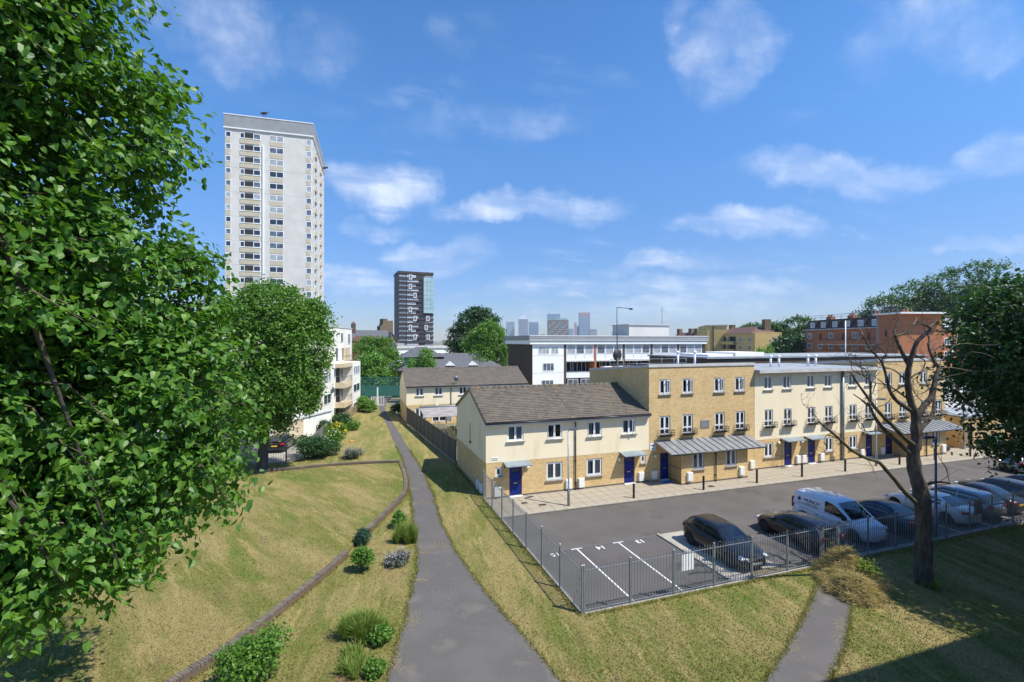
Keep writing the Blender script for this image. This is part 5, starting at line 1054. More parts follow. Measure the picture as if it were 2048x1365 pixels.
tr = MB(); part(t, 'stair_tower', 'brick_red', (W, W + 5.2, -3.5, 6, 0, 16.2)); part(t, 'tower_roof', 'panel_white', (W - .7, W + 6.6, -4.2, 6.5, 16.2, 16.55)); part(t, 'tower_window', 'room_dark', (W + 1.8, W + 2.4, -3.54, -3.502, 11.5, 12.8)); part(t, 'glazed_strip', 'pane_mid', (W - .8, W - .002, -3.3, -.4, 0, 16.1))
m = MB()
for i in range(13): m.tube([(i * W / 12, 1.2, HT + 2.7), (i * W / 12, 1.2, HT + 4.0)], .05, 4)
for z in (HT + 3.4, HT + 4.0): m.tube([(0, 1.2, z), (W, 1.2, z)], .05, 4)
for i in range(5): m.tube([(W + i * 1.2, -3.3, 16.5), (W + i * 1.2, -3.3, 18.3)], .05, 4)
for z in (17.4, 18.3): m.tube([(W, -3.3, z), (W + 5, -3.3, z)], .05, 4)
m.build('roof_railing', 'galvanised_dark', t)
for k in range(4): part(t, 'chimney', 'brick_red', (3 + k * 8, 5 + k * 8, 4, 5.2, HT + 2.7, HT + 3.6)); part(t, 'chimney_pot', 'terracotta', (3.2 + k * 8, 3.6 + k * 8, 4.4, 4.8, HT + 3.6, HT + 4.2), (4.2 + k * 8, 4.6 + k * 8, 4.4, 4.8, HT + 3.6, HT + 4.2))
r_, a_, W2 = frame(1849, 104, 1990, 110); t = thing('red_brick_wing', 'red brick wing with mansard windows half hidden by the right hand trees', 'apartment block', (*r_, 0), a_)
part(t, 'wall', 'brick_red', (0, W2, 0, 9, 0, 13)); part(t, 'cornice', 'coping', (0, W2, -.3, 9.1, 13, 13.2)); m = MB(); m.prism([(.1, 13.2), (1.0, 16.2), (8, 16.2), (9, 13.2)], 0, W2, 'x'); m.build('mansard_roof', 'mansard', t)
for x in (.9, 5.6, 10): part(t, 'dormer', 'mansard', (x - .2, x + 3.0, .05, 1.2, 13.4, 16.0)); fwin(t, x, 13.6, 2.8, 1.9, y=.05, lights=4, pane='pane_pale', fw=.14); fwin(t, x + .3, 9.6, 2.4, 1.6, lights=3, pane='pane_dark', fw=.12); fwin(t, x + .3, 6.6, 2.4, 1.6, lights=3, pane='pane_dark', fw=.12)
t = thing('flag_pole', 'thin white pole standing before the red brick flats', 'pole', (*from_cam((1691 - CU) / F * 80, 80), 0)); m = MB(); m.tube([(0, 0, 0), (0, 0, 13.9)], .07, 6); m.build('pole', 'upvc', t)

# distant towers on the skyline
def far_tower(uL, uR, vtop, Y, m_, label, top=None, bands=0, band_m='cw_pale', depth=None, grp='distant towers on the skyline'):
    a, b = from_cam((uL - CU) / F * Y, Y), from_cam((uR - CU) / F * Y, Y); W = math.hypot(b[0] - a[0], b[1] - a[1]); h = EYE + (CV - vtop) / F * Y; D = depth or W
    t = thing('skyscraper', label, 'skyscraper', (*a, 0), math.atan2(b[1] - a[1], b[0] - a[0]), grp); part(t, 'shaft', m_, (0, W, 0, D, 0, h))
    if top == 'pyramid':
        m = MB(); m.add([(0, 0, h), (W, 0, h), (W, D, h), (0, D, h), (W / 2, D / 2, h + W * .45)], [(0, 1, 4), (1, 2, 4), (2, 3, 4), (3, 0, 4)]); m.build('pyramid_roof', 'cw_pale', t)
    elif top: part(t, 'crown', top, (-.01 * W, W * 1.01, -.01 * W, D, h * .9, h + W * .06))
    for k in range(bands):
        z = h * (k + .5) / bands; part(t, 'floor_band', band_m, (-.012 * W, W * 1.012, -.02 * W, -.001, z, z + h / bands * .35))
    return t
far_tower(1012, 1029, 644, 4300, 'cw_teal', 'pale teal glass skyscraper just right of the round tree', 'cw_pale', 10)
far_tower(1037, 1056, 638, 4200, 'cw_grey', 'grey skyscraper with a pyramid roof', 'pyramid', 14)
far_tower(1058, 1077, 645, 4300, 'cw_blue', 'dark blue grey skyscraper right of the pyramid roofed one', 'cw_grey', 9, 'cw_glass')
far_tower(1081, 1090, 668, 4200, 'cw_pale', 'low pale distant tower between the blue grey one and the brown grid block', None, 4)
far_tower(1096, 1120, 629, 3200, 'cw_pale', 'pale rounded tower behind the brown grid block', 'cw_glass', 12, 'cw_glass')
far_tower(1138, 1147, 657, 3600, 'cw_glass', 'narrow blue glass tower right of the brown grid block', None, 6)
far_tower(1149, 1153, 645, 3600, 'cw_pink', 'thin reddish lift core of a tower being built', None, 4, 'cw_grey'); far_tower(1154, 1159, 652, 3700, 'cw_grey', 'dark slim tower beside the tallest skyscraper', None, 5)
far_tower(1160, 1180, 626, 3600, 'cw_glass', 'tallest blue glass skyscraper with a pink top', 'cw_pink', 12, 'cw_pale'); far_tower(1180, 1194, 658, 3400, 'cw_grey', 'stubby grey tower right of the tallest skyscraper', None, 6)
far_tower(1226, 1236, 663, 3400, 'cw_blue', 'small dark distant block left of the roof plant room', None, 3)
t = far_tower(1097, 1137, 640, 900, 'cw_brown', 'brown concrete grid tower in front of the pale rounded tower', None, 0, depth=25)
for k in range(7):
    for q in range(8): fwin(t, 1.2 + q * 4.5, 47.5 - k * 4.4 - 3.4 + 0, 3.6, 2.6, y=-.05, lights=1, pane='pane_pale' if (k + q) % 3 else 'pane_mid', frame_m='cw_grey', fw=.4)
part(t, 'crane_cap', 'cw_teal', (12, 36, 2, 20, 50, 53.5))
# building on whose upper floor the photographer stands: its corner throws the shadow at the lower right
sx, sy = from_cam(17.6, 10.5); t = thing('viewers_building', 'brick flats beside the viewpoint whose shadow falls across the grass', 'apartment block', (sx, sy, 0), 0)
part(t, 'wall', 'brick_yellow', (0, 40, -14, 0, 0, 13.9)); part(t, 'coping', 'coping', (-.05, 40, -14.1, .06, 13.9, 14.1))
for k in range(4):
    for q in range(6): fwin(t, 38 - q * 6, 1.2 + k * 3.2, 1.6, 1.4, y=0, rot=math.pi, lights=2, pane='pane_mid')

# ================================================================== VEHICLES
for nm, c, mt in [('paint_black', (.006, .006, .008), .0), ('paint_navy', (.010, .016, .040), .2), ('paint_white_car', (.62, .63, .63), 0), ('paint_van', (.60, .64, .70), 0), ('paint_silver', (.24, .255, .27), .5), ('paint_dark', (.018, .019, .024), .2), ('paint_charcoal', (.03, .032, .036), .3), ('paint_bluegrey', (.22, .28, .34), .4)]:
    mat(nm, c, rough=.28, metal=mt, coat=.35 if c[0] < .05 else .9)
def sm(xs, keys, k=7):
    y = np.interp(xs, [q[0] for q in keys], [q[1] for q in keys]); p = np.pad(y, k, mode='edge'); w = np.hanning(2 * k + 3)[1:-1]; w /= w.sum(); return np.convolve(p, w, 'valid')
def wheel_meshes(r, w):
    m = MB(); m.lathe([(r * .62, -w / 2), (r * .93, -w / 2), (r, -w * .36), (r, w * .36), (r * .93, w / 2), (r * .62, w / 2)], 24, axis='y'); ty = m.mesh('tyre', 'tyre')
    out = []
    for mm in ('rim', 'rim_dark'):
        m = MB(); m.lathe([(r * .66, -.06), (r * .66, .06)], 24, axis='y'); m.lathe([(r * .66, -.07), (r * .58, -.075), (r * .58, -.04)], 24, axis='y'); m.lathe([(r * .15, -.085), (r * .17, -.06), (r * .17, .0)], 12, axis='y')
        for k in range(5):
            a = 2 * math.pi * k / 5; c, s = math.cos(a), math.sin(a); P = []
            for rr, hw in ((r * .1, .05), (r * .62, .035)):
                for q in (-1, 1):
                    for yy in (-.082, -.05): P.append((c * rr - s * hw * q, yy, s * rr + c * hw * q))
            m.add(P, [(0, 2, 6, 4), (1, 5, 7, 3), (0, 4, 5, 1), (2, 3, 7, 6), (4, 6, 7, 5)])
        m.add([(r * .6 * math.cos(q * .2618), -.035, r * .6 * math.sin(q * .2618)) for q in range(24)], [tuple(range(24))], 1)
        out.append(m.mesh('rim', mm, 'trim_black'))
    return ty, out
WHEEL = wheel_meshes(.315, .2)
def car(label, name, loc, rot, paint, L=4.35, W=1.8, H=1.48, kind='hatch', rim=0, plate='plate_white', grp='cars parked behind the railing', belt=.95):
    t = thing(name, label, 'van' if kind == 'van' else 'car', loc, rot, grp); h = W / 2; n = 72; xs = np.linspace(0, L, n)      # x = 0 tail, L nose
    fo, ro = .86, (.78 if kind != 'saloon' else .95); wx = [ro, L - fo]; rw = .315
    if kind == 'van': T = sm(xs, [(0, 1.0), (.1, 1.05), (L - 1.35, 1.05), (L - .9, 1.08), (L - .35, .9), (L - .12, .72), (L, .5)], 4); Wd = sm(xs, [(0, h * .9), (.12, h * .97), (.5, h), (L - .8, h), (L - .3, h * .88), (L - .08, h * .68), (L, h * .5)], 3)
    elif kind == 'saloon': T = sm(xs, [(0, .72), (.06, .9), (.25, 1.0), (.9, 1.03), (1.4, belt), (L - 1.5, belt - .01), (L - .8, .86), (L - .25, .72), (L, .5)], 3); Wd = sm(xs, [(0, h * .66), (.1, h * .84), (.4, h * .96), (.9, h), (L - .9, h), (L - .35, h * .88), (L - .1, h * .7), (L, h * .5)], 3)
    else: T = sm(xs, [(0, .72), (.07, .92), (.25, .98), (.8, belt + .04), (L - 1.25, belt), (L - .7, .86), (L - .22, .72), (L, .5)], 3); Wd = sm(xs, [(0, h * .7), (.1, h * .86), (.35, h * .96), (.8, h), (L - .9, h), (L - .35, h * .88), (L - .1, h * .7), (L, h * .5)], 3)
    V = []
    for i, x in enumerate(xs):
        zb = .2 + .06 * max(0, 1 - min(x, L - x) / .4); bz = zb
        for c in wx:
            d = abs(x - c)
            if d < .375: bz = max(bz, .32 + math.sqrt(.375 ** 2 - d * d) * .95)
        w, tp = Wd[i], T[i]; bz = min(bz, tp - .12); mid = max(bz + .04, .42 + .1 * (tp - .5)); wr = .0
        half = [(0, zb), (w - .24, zb), (w - .24, bz), (w - .02, bz), (w, mid), (w + .005, max(mid + .02, tp * .72)), (w - .035, tp - .06), (w - .10, tp - .012), (w * .5, tp + .012), (0, tp + .022)]
        V.append([(x - L / 2, y, z) for y, z in half] + [(x - L / 2, -y, z) for y, z in half[-2:0:-1]])
    m = MB(); k = len(V[0]); flat = [p for s in V for p in s]; fs = []
    for i in range(n - 1):
        for j in range(k): fs.append((i * k + j, i * k + (j + 1) % k, (i + 1) * k + (j + 1) % k, (i + 1) * k + j))
    fs += [tuple(range(k))[::-1], tuple(range((n - 1) * k, n * k))]; m.add(flat, fs, 0, True); body = m.build('body', paint, t)
    # cabin: tail base, roof line, windscreen base
    if kind == 'van': st = [(.02, 1.02), (.10, H - .16), (.35, H - .03), (1.3, H), (L - 2.2, H - .02), (L - 1.85, H - .12), (L - .92, 1.05)]; tw = h * .86; tb = h - .02
    elif kind == 'saloon': st = [(.62, belt + .05), (1.28, H - .12), (1.6, H - .02), (2.2, H), (L - 2.3, H - .03), (L - 2.02, H - .10), (L - 1.28, belt - .01)]; tw = h * .66; tb = h - .09
    elif kind == 'estate': st = [(.12, belt + .04), (.42, H - .12), (.7, H - .02), (1.9, H), (L - 2.2, H - .03), (L - 1.95, H - .1), (L - 1.2, belt - .01)]; tw = h * .68; tb = h - .09
    else: st = [(.14, belt + .06), (.52, H - .14), (.85, H - .02), (1.6, H), (L - 2.1, H - .03), (L - 1.85, H - .1), (L - 1.08, belt - .01)]; tw = h * .68; tb = h - .09
    bx = np.array([s[0] for s in st]); bz = np.array([s[1] for s in st]); n2 = 34; xx = np.linspace(bx[0], bx[-1], n2); zz = sm(xx, st, 1); zz[0], zz[-1] = bz[0], bz[-1]; base = np.interp(xx, xs, T) - .05
    def sec(x, z, b):
        f = max(0., min(1., (z - b) / max(.01, H - b))); wt = tb + (tw - tb) * f; return [(tb, b), (tb + (wt - tb) * .5 + .012, b + (z - b) * .5), (wt, z - .05 * f), (wt - .09, z), (wt * .45, z + .022), (0, z + .03)]
    flat, fs = [], []
    for x, z, b in zip(xx, zz, base):
        q = sec(x, max(z, b + .01), b); flat += [(x - L / 2, y, c) for y, c in q] + [(x - L / 2, -y, c) for y, c in q[-2::-1]]
    k = 11
    for i in range(n2 - 1):
        for j in range(k - 1): fs.append((i * k + j, i * k + j + 1, (i + 1) * k + j + 1, (i + 1) * k + j))
    m = MB(); m.add(flat, fs, 0, True); m.build('roof', paint, t)
    def zr(x): return float(np.interp(x, xx, zz))
    def tz(x): return float(np.interp(x, xs, T)) - .05
    def side_pt(x, f, s):                                        # a point on the cabin side at fraction f between belt and roof
        b, z = tz(x), zr(x); F_ = max(0., min(1., (z - b) / max(.01, H - b))); wt = tb + (tw - tb) * F_; y = (tb + (wt - tb) * f + .012 * math.sin(math.pi * f)) + .008; return (x - L / 2, s * y, b + (z - .05 * F_ - b) * f)
    def glass_strip(x0, x1, s, lo=.16, hi=.9, n=8, name='side_window'):
        m = MB(); P = []
        for i in range(n + 1):
            x = x0 + (x1 - x0) * i / n
            for f in (lo, .5, hi): P.append(side_pt(x, f, s))
        m.add(P, [(3 * i + j, 3 * i + 3 + j, 3 * i + 4 + j, 3 * i + 1 + j) for i in range(n) for j in (0, 1)], 0, True); return m.build(name, 'car_glass', t, fix=False)
    def screen(x0, x1, name, inset=.14):                         # windscreen or rear window lying on the sloping end of the cabin
        m = MB(); P = []; nn = 8
        for i in range(nn + 1):
            x = x0 + (x1 - x0) * i / nn; z = zr(x); b = tz(x); F_ = max(0., min(1., (z - b) / max(.01, H - b))); wt = tb + (tw - tb) * F_ - inset
            for q in (-1, -.5, 0, .5, 1): P.append((x - L / 2 + (.012 if x1 > L / 2 else -.012), q * wt, z + .034 - .014 * abs(q) + .008))
        m.add(P, [(5 * i + j, 5 * i + 5 + j, 5 * i + 6 + j, 5 * i + 1 + j) for i in range(nn) for j in range(4)], 0, True); return m.build(name, 'car_glass', t, fix=False)
    wb, wt_ = st[-1][0], st[-2][0]; screen(wt_ + .03, wb - .05, 'windscreen')
    if kind != 'van': screen(st[0][0] + .06, st[1][0] + .12, 'rear_window')
    B = (wt_ + st[1][0]) / 2 + .12
    for s in (-1, 1):
        if kind == 'van': glass_strip(L - 2.45, L - 1.15, s, .12, .86, name='door_window')
        else:
            glass_strip(B + .05, wb - .3, s); glass_strip(st[1][0] - .02, B - .04, s)
            if kind in ('estate', 'hatch'): glass_strip(st[0][0] + .18, st[1][0] - .08, s, .22, .8, 4)
        m = MB(); P0 = side_pt(wb - .33, .12, s); m.bevel_box(-.09, .09, 0 if s > 0 else -.2, .2 if s > 0 else 0, -.02, .13, .03); m.build('mirror', paint if kind != 'van' else 'trim_black', t, P0)
        m = MB(); y = s * (h + .006)
        for x in (B, wb - .25 if kind != 'van' else L - 1.25, st[1][0] + .05 if kind != 'van' else L - 2.5): m.box(x - L / 2 - .006, x - L / 2 + .006, min(y, y - s * .02), max(y, y - s * .02), .42, .86)
        m.build('door_gap', 'trim_black', t)
        m = MB(); m.bevel_box(B - L / 2 + .08, B - L / 2 + .26, min(y, y + s * .02), max(y, y + s * .02), .78, .82, .006); m.build('door_handle', 'trim_black' if kind == 'van' else paint, t)
        # lamps wrap round the corners
        m = MB(); yy = Wd[-7] * .82; m.lathe([(.02, -.10), (.13, -.05), (.16, .05), (.06, .14)], 12, axis='x'); o = m.build('headlight', 'lamp_clear', t, (L / 2 - .30, s * (Wd[-8] - .15), T[-8] - .12), (0, R(18), s * R(28)))
        o.scale = (1.35, .95, .55)
        m = MB(); m.bevel_box(-.07, .07, -.17, .17, -.09, .09, .03) if kind != 'van' else m.bevel_box(-.05, .05, -.07, .07, -.32, .32, .02)
        m.build('tail_light', 'lamp_red', t, (-L / 2 + (.10 if kind != 'van' else .04), s * (Wd[3] - (.13 if kind != 'van' else .04)), .84 if kind != 'van' else 1.05), s * R(-32 if kind != 'van' else -5))
        for c in wx:
            o = put('wheel', WHEEL[0], t, (c - L / 2, s * (h - .115), .315), (0, 0, 0 if s < 0 else math.pi)); put('rim', WHEEL[1][rim], o)
    m = MB(); m.bevel_box(L / 2 - .075, L / 2 - .012, -h * .55, h * .55, .33, .5, .015); m.build('grille', 'trim_black', t)
    m = MB(); m.bevel_box(L / 2 - .13, L / 2 - .045, -h * .46, h * .46, .58, .64, .015); m.build('grille', 'chrome' if kind == 'hatch' else 'trim_black', t)
    m = MB(); m.bevel_box(L / 2 - .014, L / 2 + .006, -.26, .26, .36, .47, .004); m.build('number_plate', 'plate_white', t)
    m = MB(); m.bevel_box(-L / 2 - .012, -L / 2 + .01, -.26, .26, .62, .73, .004); m.build('number_plate', 'plate_yellow', t)
    m = MB(); m.bevel_box(-L / 2 - .01, -L / 2 + .06, -h * .66, h * .66, .26, .42, .02); m.build('rear_bumper', 'trim_black' if kind != 'saloon' else paint, t)
    m = MB(); m.tube([(st[2][0] - L / 2 + .2, 0, H + .02), (st[2][0] - L / 2 + .05, 0, H + .16)], .008, 4); m.build('aerial', 'trim_black', t)
    return t
Z = ROAD_Z
car('black hatchback facing the railing with its bonnet towards the viewer', 'parked_car', (9.22, -11.5, Z + .03), R(-90), 'paint_black', 4.34, 1.84, 1.5, 'hatch')
car('black hatchback parked nose away beside the white van', 'parked_car', (14.35, -11.3, Z), R(90), 'paint_black', 4.3, 1.78, 1.43, 'hatch', 0)
van = car('white panel van with MUNCH lettering on its side', 'panel_van', (17.75, -11.15, Z), R(-90), 'paint_van', 4.55, 1.86, 1.86, 'van', grp='cars parked behind the railing')
car('dark blue saloon between the white van and the dead tree', 'parked_car', (20.9, -11.2, Z), R(90), 'paint_navy', 4.6, 1.8, 1.43, 'saloon')
car('white saloon parked nose away right of the dead tree', 'parked_car', (25.55, -11.1, Z), R(90), 'paint_white_car', 4.6, 1.8, 1.43, 'saloon')
car('silver hatchback just right of the white saloon', 'parked_car', (28.15, -11.0, Z), R(90), 'paint_silver', 4.6, 1.84, 1.48, 'hatch')
car('dark saloon with red lamps right of the silver hatchback', 'parked_car', (30.5, -10.9, Z), R(90), 'paint_dark', 4.6, 1.82, 1.43, 'saloon')
car('dark estate car second from the right edge', 'parked_car', (33.1, -10.9, Z), R(90), 'paint_charcoal', 4.7, 1.84, 1.5, 'estate', 1)
car('dark hatchback half cut off at the right edge', 'parked_car', (35.8, -10.9, Z), R(90), 'paint_dark', 4.4, 1.82, 1.48, 'hatch', 1)
car('blue grey car further back at the right edge with an orange lamp', 'parked_car', (44.6, -7.0, Z), R(0), 'paint_bluegrey', 4.4, 1.8, 1.45, 'estate')
car('black car with a yellow number plate in the yard behind the tree trunk', 'parked_car', (*on_ground(562, 897), .02), R(82), 'paint_black', 4.4, 1.8, 1.45, 'hatch', grp=None)
car('silver car in the yard mostly hidden by the tree', 'parked_car', (on_ground(562, 897)[0] - 4.2, on_ground(562, 897)[1] + 1.5, .02), R(82), 'paint_silver', 4.4, 1.8, 1.45, 'hatch', grp=None)
# lettering on the van's side that faces the viewer (its right-hand side as parked)
sy_ = -.937
def van_y(z): return -(.91 - (z - 1.0) * .1375 + .030)
text_mesh('lettering', 'MUNCH', .27, 'ink_black', van, (-.98, van_y(1.36), 1.36), (R(82), 0, 0), .002, .0, 'CENTER')
m = MB(); P = []
for k in range(10): a = math.pi / 2 + k * math.pi / 5; rr = .17 if k % 2 == 0 else .07; P.append((rr * math.cos(a), 0, rr * math.sin(a)))
P2_ = [(x, -.006, z) for x, y, z in P]; m.add(P2_ + [(0, -.006, 0)], [(k, (k + 1) % 10, 10) for k in range(10)]); m.build('star_emblem', 'ink_black', van, (-1.78, van_y(1.36), 1.36), (R(-8), 0, 0), fix=False)
for k, (z, a, b, hh) in enumerate([(1.19, -1.4, -.62, .03), (1.11, -1.86, -.55, .04), (.86, -1.75, -.7, .025)]):
    m = MB(); y_ = van_y(z) if z > 1 else sy_; m.box(a, b, y_ - .004, y_ + .006, z, z + hh); m.build('small_print', 'ink_grey', van)

# ================================================================== TREES AND PLANTS
def rand_dirs(rg, n):
    d = rg.normal(size=(n, 3)); return d / np.linalg.norm(d, axis=1)[:, None]
def crown_points(rg, blobs, n, clump=30, spread=.5, shell=.45):
    """blobs: (x,y,z,rx,ry,rz); returns leaf positions gathered in clumps, and the outward direction of each"""
    w = np.array([b[3] * b[4] + b[4] * b[5] for b in blobs]); w = w / w.sum(); nc = max(4, n // clump)
    bi = rg.choice(len(blobs), nc, p=w); B = np.array(blobs); d = rand_dirs(rg, nc); d[:, 2] = np.where(d[:, 2] < -.75, -d[:, 2], d[:, 2])
    rr = shell + (1 - shell) * rg.random(nc) ** .45
    c = B[bi, :3] + d * B[bi, 3:] * rr[:, None]
    k = rg.integers(0, nc, n); sz = spread * (.6 + .8 * rg.random(nc))
    o = rg.normal(size=(n, 3)) * .5; p = c[k] + o * sz[k][:, None] * np.array([1, 1, .75]); return p, d[k]
def leaf_faces(rg, P, out, size, droop=.2, flat=.5):
    n = len(P); nrm = out * .6 + rg.normal(size=(n, 3)) * .7 + np.array([0, 0, flat]); nrm /= np.linalg.norm(nrm, axis=1)[:, None]
    t = np.cross(nrm, rg.normal(size=(n, 3))); t[:, 2] -= droop; t -= nrm * (t * nrm).sum(1)[:, None]; t /= np.linalg.norm(t, axis=1)[:, None]; b = np.cross(nrm, t)
    s = size * (.6 + .8 * rg.random(n))[:, None]; V = np.zeros((n, 4, 3)); V[:, 0] = P - t * s * .6; V[:, 1] = P + b * s * .38 + nrm * s * .1; V[:, 2] = P + t * s * .6; V[:, 3] = P - b * s * .38 + nrm * s * .1
    return V.reshape(-1, 3)
def limbs(m, base, top, r, blobs, rg, n=14, seg=8):
    base, top = Vector(base), Vector(top); mid = base.lerp(top, .5) + Vector((rg.normal() * .15, rg.normal() * .15, 0))
    m.tube([base - Vector((0, 0, .2)), base + Vector((0, 0, .25)), mid, top], [r * 1.35, r, r * .8, r * .35], seg)
    for i in range(n):
        b = blobs[i % len(blobs)]; d = rand_dirs(rg, 1)[0]; tip = Vector((b[0] + d[0] * b[3] * .8, b[1] + d[1] * b[4] * .8, b[2] + abs(d[2]) * b[5] * .7 - b[5] * .1)); s = base.lerp(top, .35 + .6 * (i / n)); q = s.lerp(tip, .5) + Vector((0, 0, .15 * (tip - s).length)) * .5
        m.tube([s, q, tip], [r * .38, r * .2, r * .05], 6)
def tree(name, label, base, blobs, n, size, m_, seed, r=.3, cat='tree', clump=30, spread=.8, grp=None, shell=.45, bark='bark', nl=14, top=None, droop=.2):
    rg = np.random.default_rng(seed); t = thing(name, label, cat, base, 0, grp); o = np.array(base); lb = [(b[0] - o[0], b[1] - o[1], b[2] - o[2], *b[3:]) for b in blobs]
    m = MB(); tp = top or (np.mean([b[0] for b in lb]), np.mean([b[1] for b in lb]), max(b[2] + b[5] * .5 for b in lb)); limbs(m, (0, 0, 0), tp, r, lb, rg, nl); m.build('trunk', bark, t)
    P, d = crown_points(rg, lb, n, clump, spread, shell); V = leaf_faces(rg, P, d, size, droop)
    tag(put('crown', fast_mesh('crown', V, (4, [(0, 1, 2), (0, 2, 3)]), [m_]), t), kind='stuff'); return t
def blob(u, v, Y, r, rz=None, ry=None):
    p = at_depth(u, v, Y); return (p.x, p.y, p.z, r, ry or r, rz or r)
def gpt(u, Y, z=0.0): x, y = from_cam((u - CU) / F * Y, Y); return (x, y, z)

# tree in front of the balcony flats
tb = on_ground(524, 945); Y2 = to_pix(tb[0], tb[1], 0)[2]
tree('garden_tree', 'tall round leafy tree on the mown lawn in front of the balcony flats', (tb[0], tb[1], .15),
     [blob(540, 640, Y2, 3.1, 3.0), blob(600, 690, Y2 - .5, 2.4, 3.2), blob(575, 760, Y2 - .8, 2.6, 2.8), blob(470, 700, Y2, 3.4, 4.2), blob(505, 800, Y2 - 1, 2.8, 2.8), blob(625, 650, Y2, 1.3, 2.0), blob(530, 845, Y2 - .6, 1.9, 1.6), blob(430, 820, Y2, 2.6, 2.6), blob(600, 800, Y2 - .5, 1.3, 1.4)],
     78000, .19, 'leaf_mid', 21, .42, spread=.62, clump=34, shell=.55)
# trees beyond the flats
tree('street_tree', 'bright green bushy tree beside the white flats near the end of the path', gpt(742, 95), [blob(742, 735, 95, 3.4, 3.2), blob(750, 760, 94, 3.2, 2.6), blob(728, 755, 95, 2.4, 2.6)], 12000, .32, 'leaf_bright', 31, .3, grp='trees beyond the flats')
tree('street_tree', 'darker taller tree right of the bright bushy one by the flats', gpt(771, 108), [blob(765, 705, 108, 3.2, 3.4), blob(778, 735, 106, 3.4, 4.0), blob(735, 700, 110, 3.2, 3.0), blob(785, 765, 106, 2.6, 2.6)], 15000, .34, 'leaf_mid', 32, .3, grp='trees beyond the flats')
tree('round_tree', 'big dark green round tree behind the slate roofs', gpt(948, 125), [blob(950, 650, 125, 5.0, 4.4), blob(930, 680, 125, 4.8, 4.6), blob(965, 640, 125, 4.0, 3.0), blob(920, 710, 125, 3.8, 3.6), blob(980, 665, 126, 4, 4)], 17000, .42, 'leaf_dark', 33, .4, spread=1.0)
tree('round_tree', 'brighter green tree in front of the big dark round one', gpt(985, 104), [blob(975, 670, 104, 3.4, 3.0), blob(990, 695, 103, 3.6, 3.4), blob(965, 715, 102, 3.4, 3.0), blob(1000, 720, 103, 2.6, 2.8), blob(950, 690, 104, 2.6, 2.4)], 17000, .34, 'leaf_mid', 34, .35, spread=.85)
for k, (u, v, Y, r, lab) in enumerate([(852, 722, 84, 1.3, 'small slender tree before the slate roofs'), (826, 738, 84, 1.0, 'smallest sapling left of the slender tree before the slate roofs')]):
    tree('sapling', lab, gpt(u, Y), [blob(u, v, Y, r, r * 1.6), blob(u + 4, v + 14, Y, r * .9, r)], 2500, .26, 'leaf_bright', 36 + k, .09, nl=6)
for k, (u, v, Y, r, rz, mm, lab) in enumerate([(1505, 672, 185, 6, 4.8, 'leaf_far', 'distant tree rising behind the yellow block roof'), (1550, 672, 170, 5, 4.4, 'leaf_far', 'distant tree just right of the yellow block chimney'), (1597, 668, 165, 7, 6, 'leaf_far', 'distant rounded tree left of the red brick flats'), (1575, 697, 140, 4.4, 3.4, 'leaf_dark', 'low dark tree between the yellow block and the red flats'),
     (1770, 632, 160, 8, 7, 'leaf_far', 'leftmost tree above the red brick mansard roof'), (1835, 612, 160, 9, 8.5, 'leaf_far', 'second tall tree above the red stair tower'), (1900, 600, 155, 9, 10, 'leaf_far', 'third tall tree above the red brick wing'), (1965, 590, 150, 10, 11, 'leaf_far', 'rightmost tall tree behind the near dark tree')]):
    c = blob(u, v, Y, r, rz); tree('distant_tree', lab, gpt(u, Y), [c, (c[0] + r * .5, c[1], c[2] - rz * .35, r * .7, r * .7, rz * .8), (c[0] - r * .55, c[1] + 1, c[2] - rz * .4, r * .65, r * .7, rz * .7), (c[0], c[1] - 1, c[2] - rz * .9, r * .8, r * .8, rz * .7)], 9500, .55, mm, 50 + k, .4, spread=1.25, clump=26, grp='trees on the skyline to the right', shell=.55)
tree('sapling', 'small green shrub growing against the yellow block', gpt(1532, 120), [blob(1532, 706, 120, 1.9, 2.0), blob(1540, 722, 120, 1.8, 1.8)], 2200, .3, 'leaf_bright', 71, .1, nl=6)

# dark tree at the right edge, close to the car park
nb = gpt(2340, 20.5)
RT = [blob(2020, 650, 24, 2.2, 1.8), blob(2065, 630, 24.5, 2.4, 2.1), blob(1982, 715, 23.5, 1.7, 1.7), blob(1962, 770, 24, 1.6, 1.1), blob(2040, 760, 23, 2.5, 2.5), blob(2040, 860, 23.5, 1.9, 1.8), blob(2150, 720, 24, 4, 4), blob(2250, 650, 24, 4.2, 3.6), blob(2180, 800, 24.5, 4.0, 4.0), blob(2280, 720, 24, 4.5, 5.5), blob(2040, 925, 24, 1.0, .8), blob(2150, 900, 24, 2.0, 1.6), blob(2235, 720, 19.8, 3.6, 4.2), blob(2350, 740, 19.8, 4.0, 4.5), blob(2300, 850, 18.6, 3.2, 2.6), blob(2450, 740, 16.6, 3.5, 4.2), blob(2480, 700, 21, 4.4, 5), blob(2440, 800, 18.5, 3.6, 3.6)]
tree('shade_tree', 'dense dark tree at the right edge shading the grass', (nb[0], nb[1], 0), RT, 150000, .185, 'leaf_shade', 81, .42, spread=.72, clump=30, shell=.4)

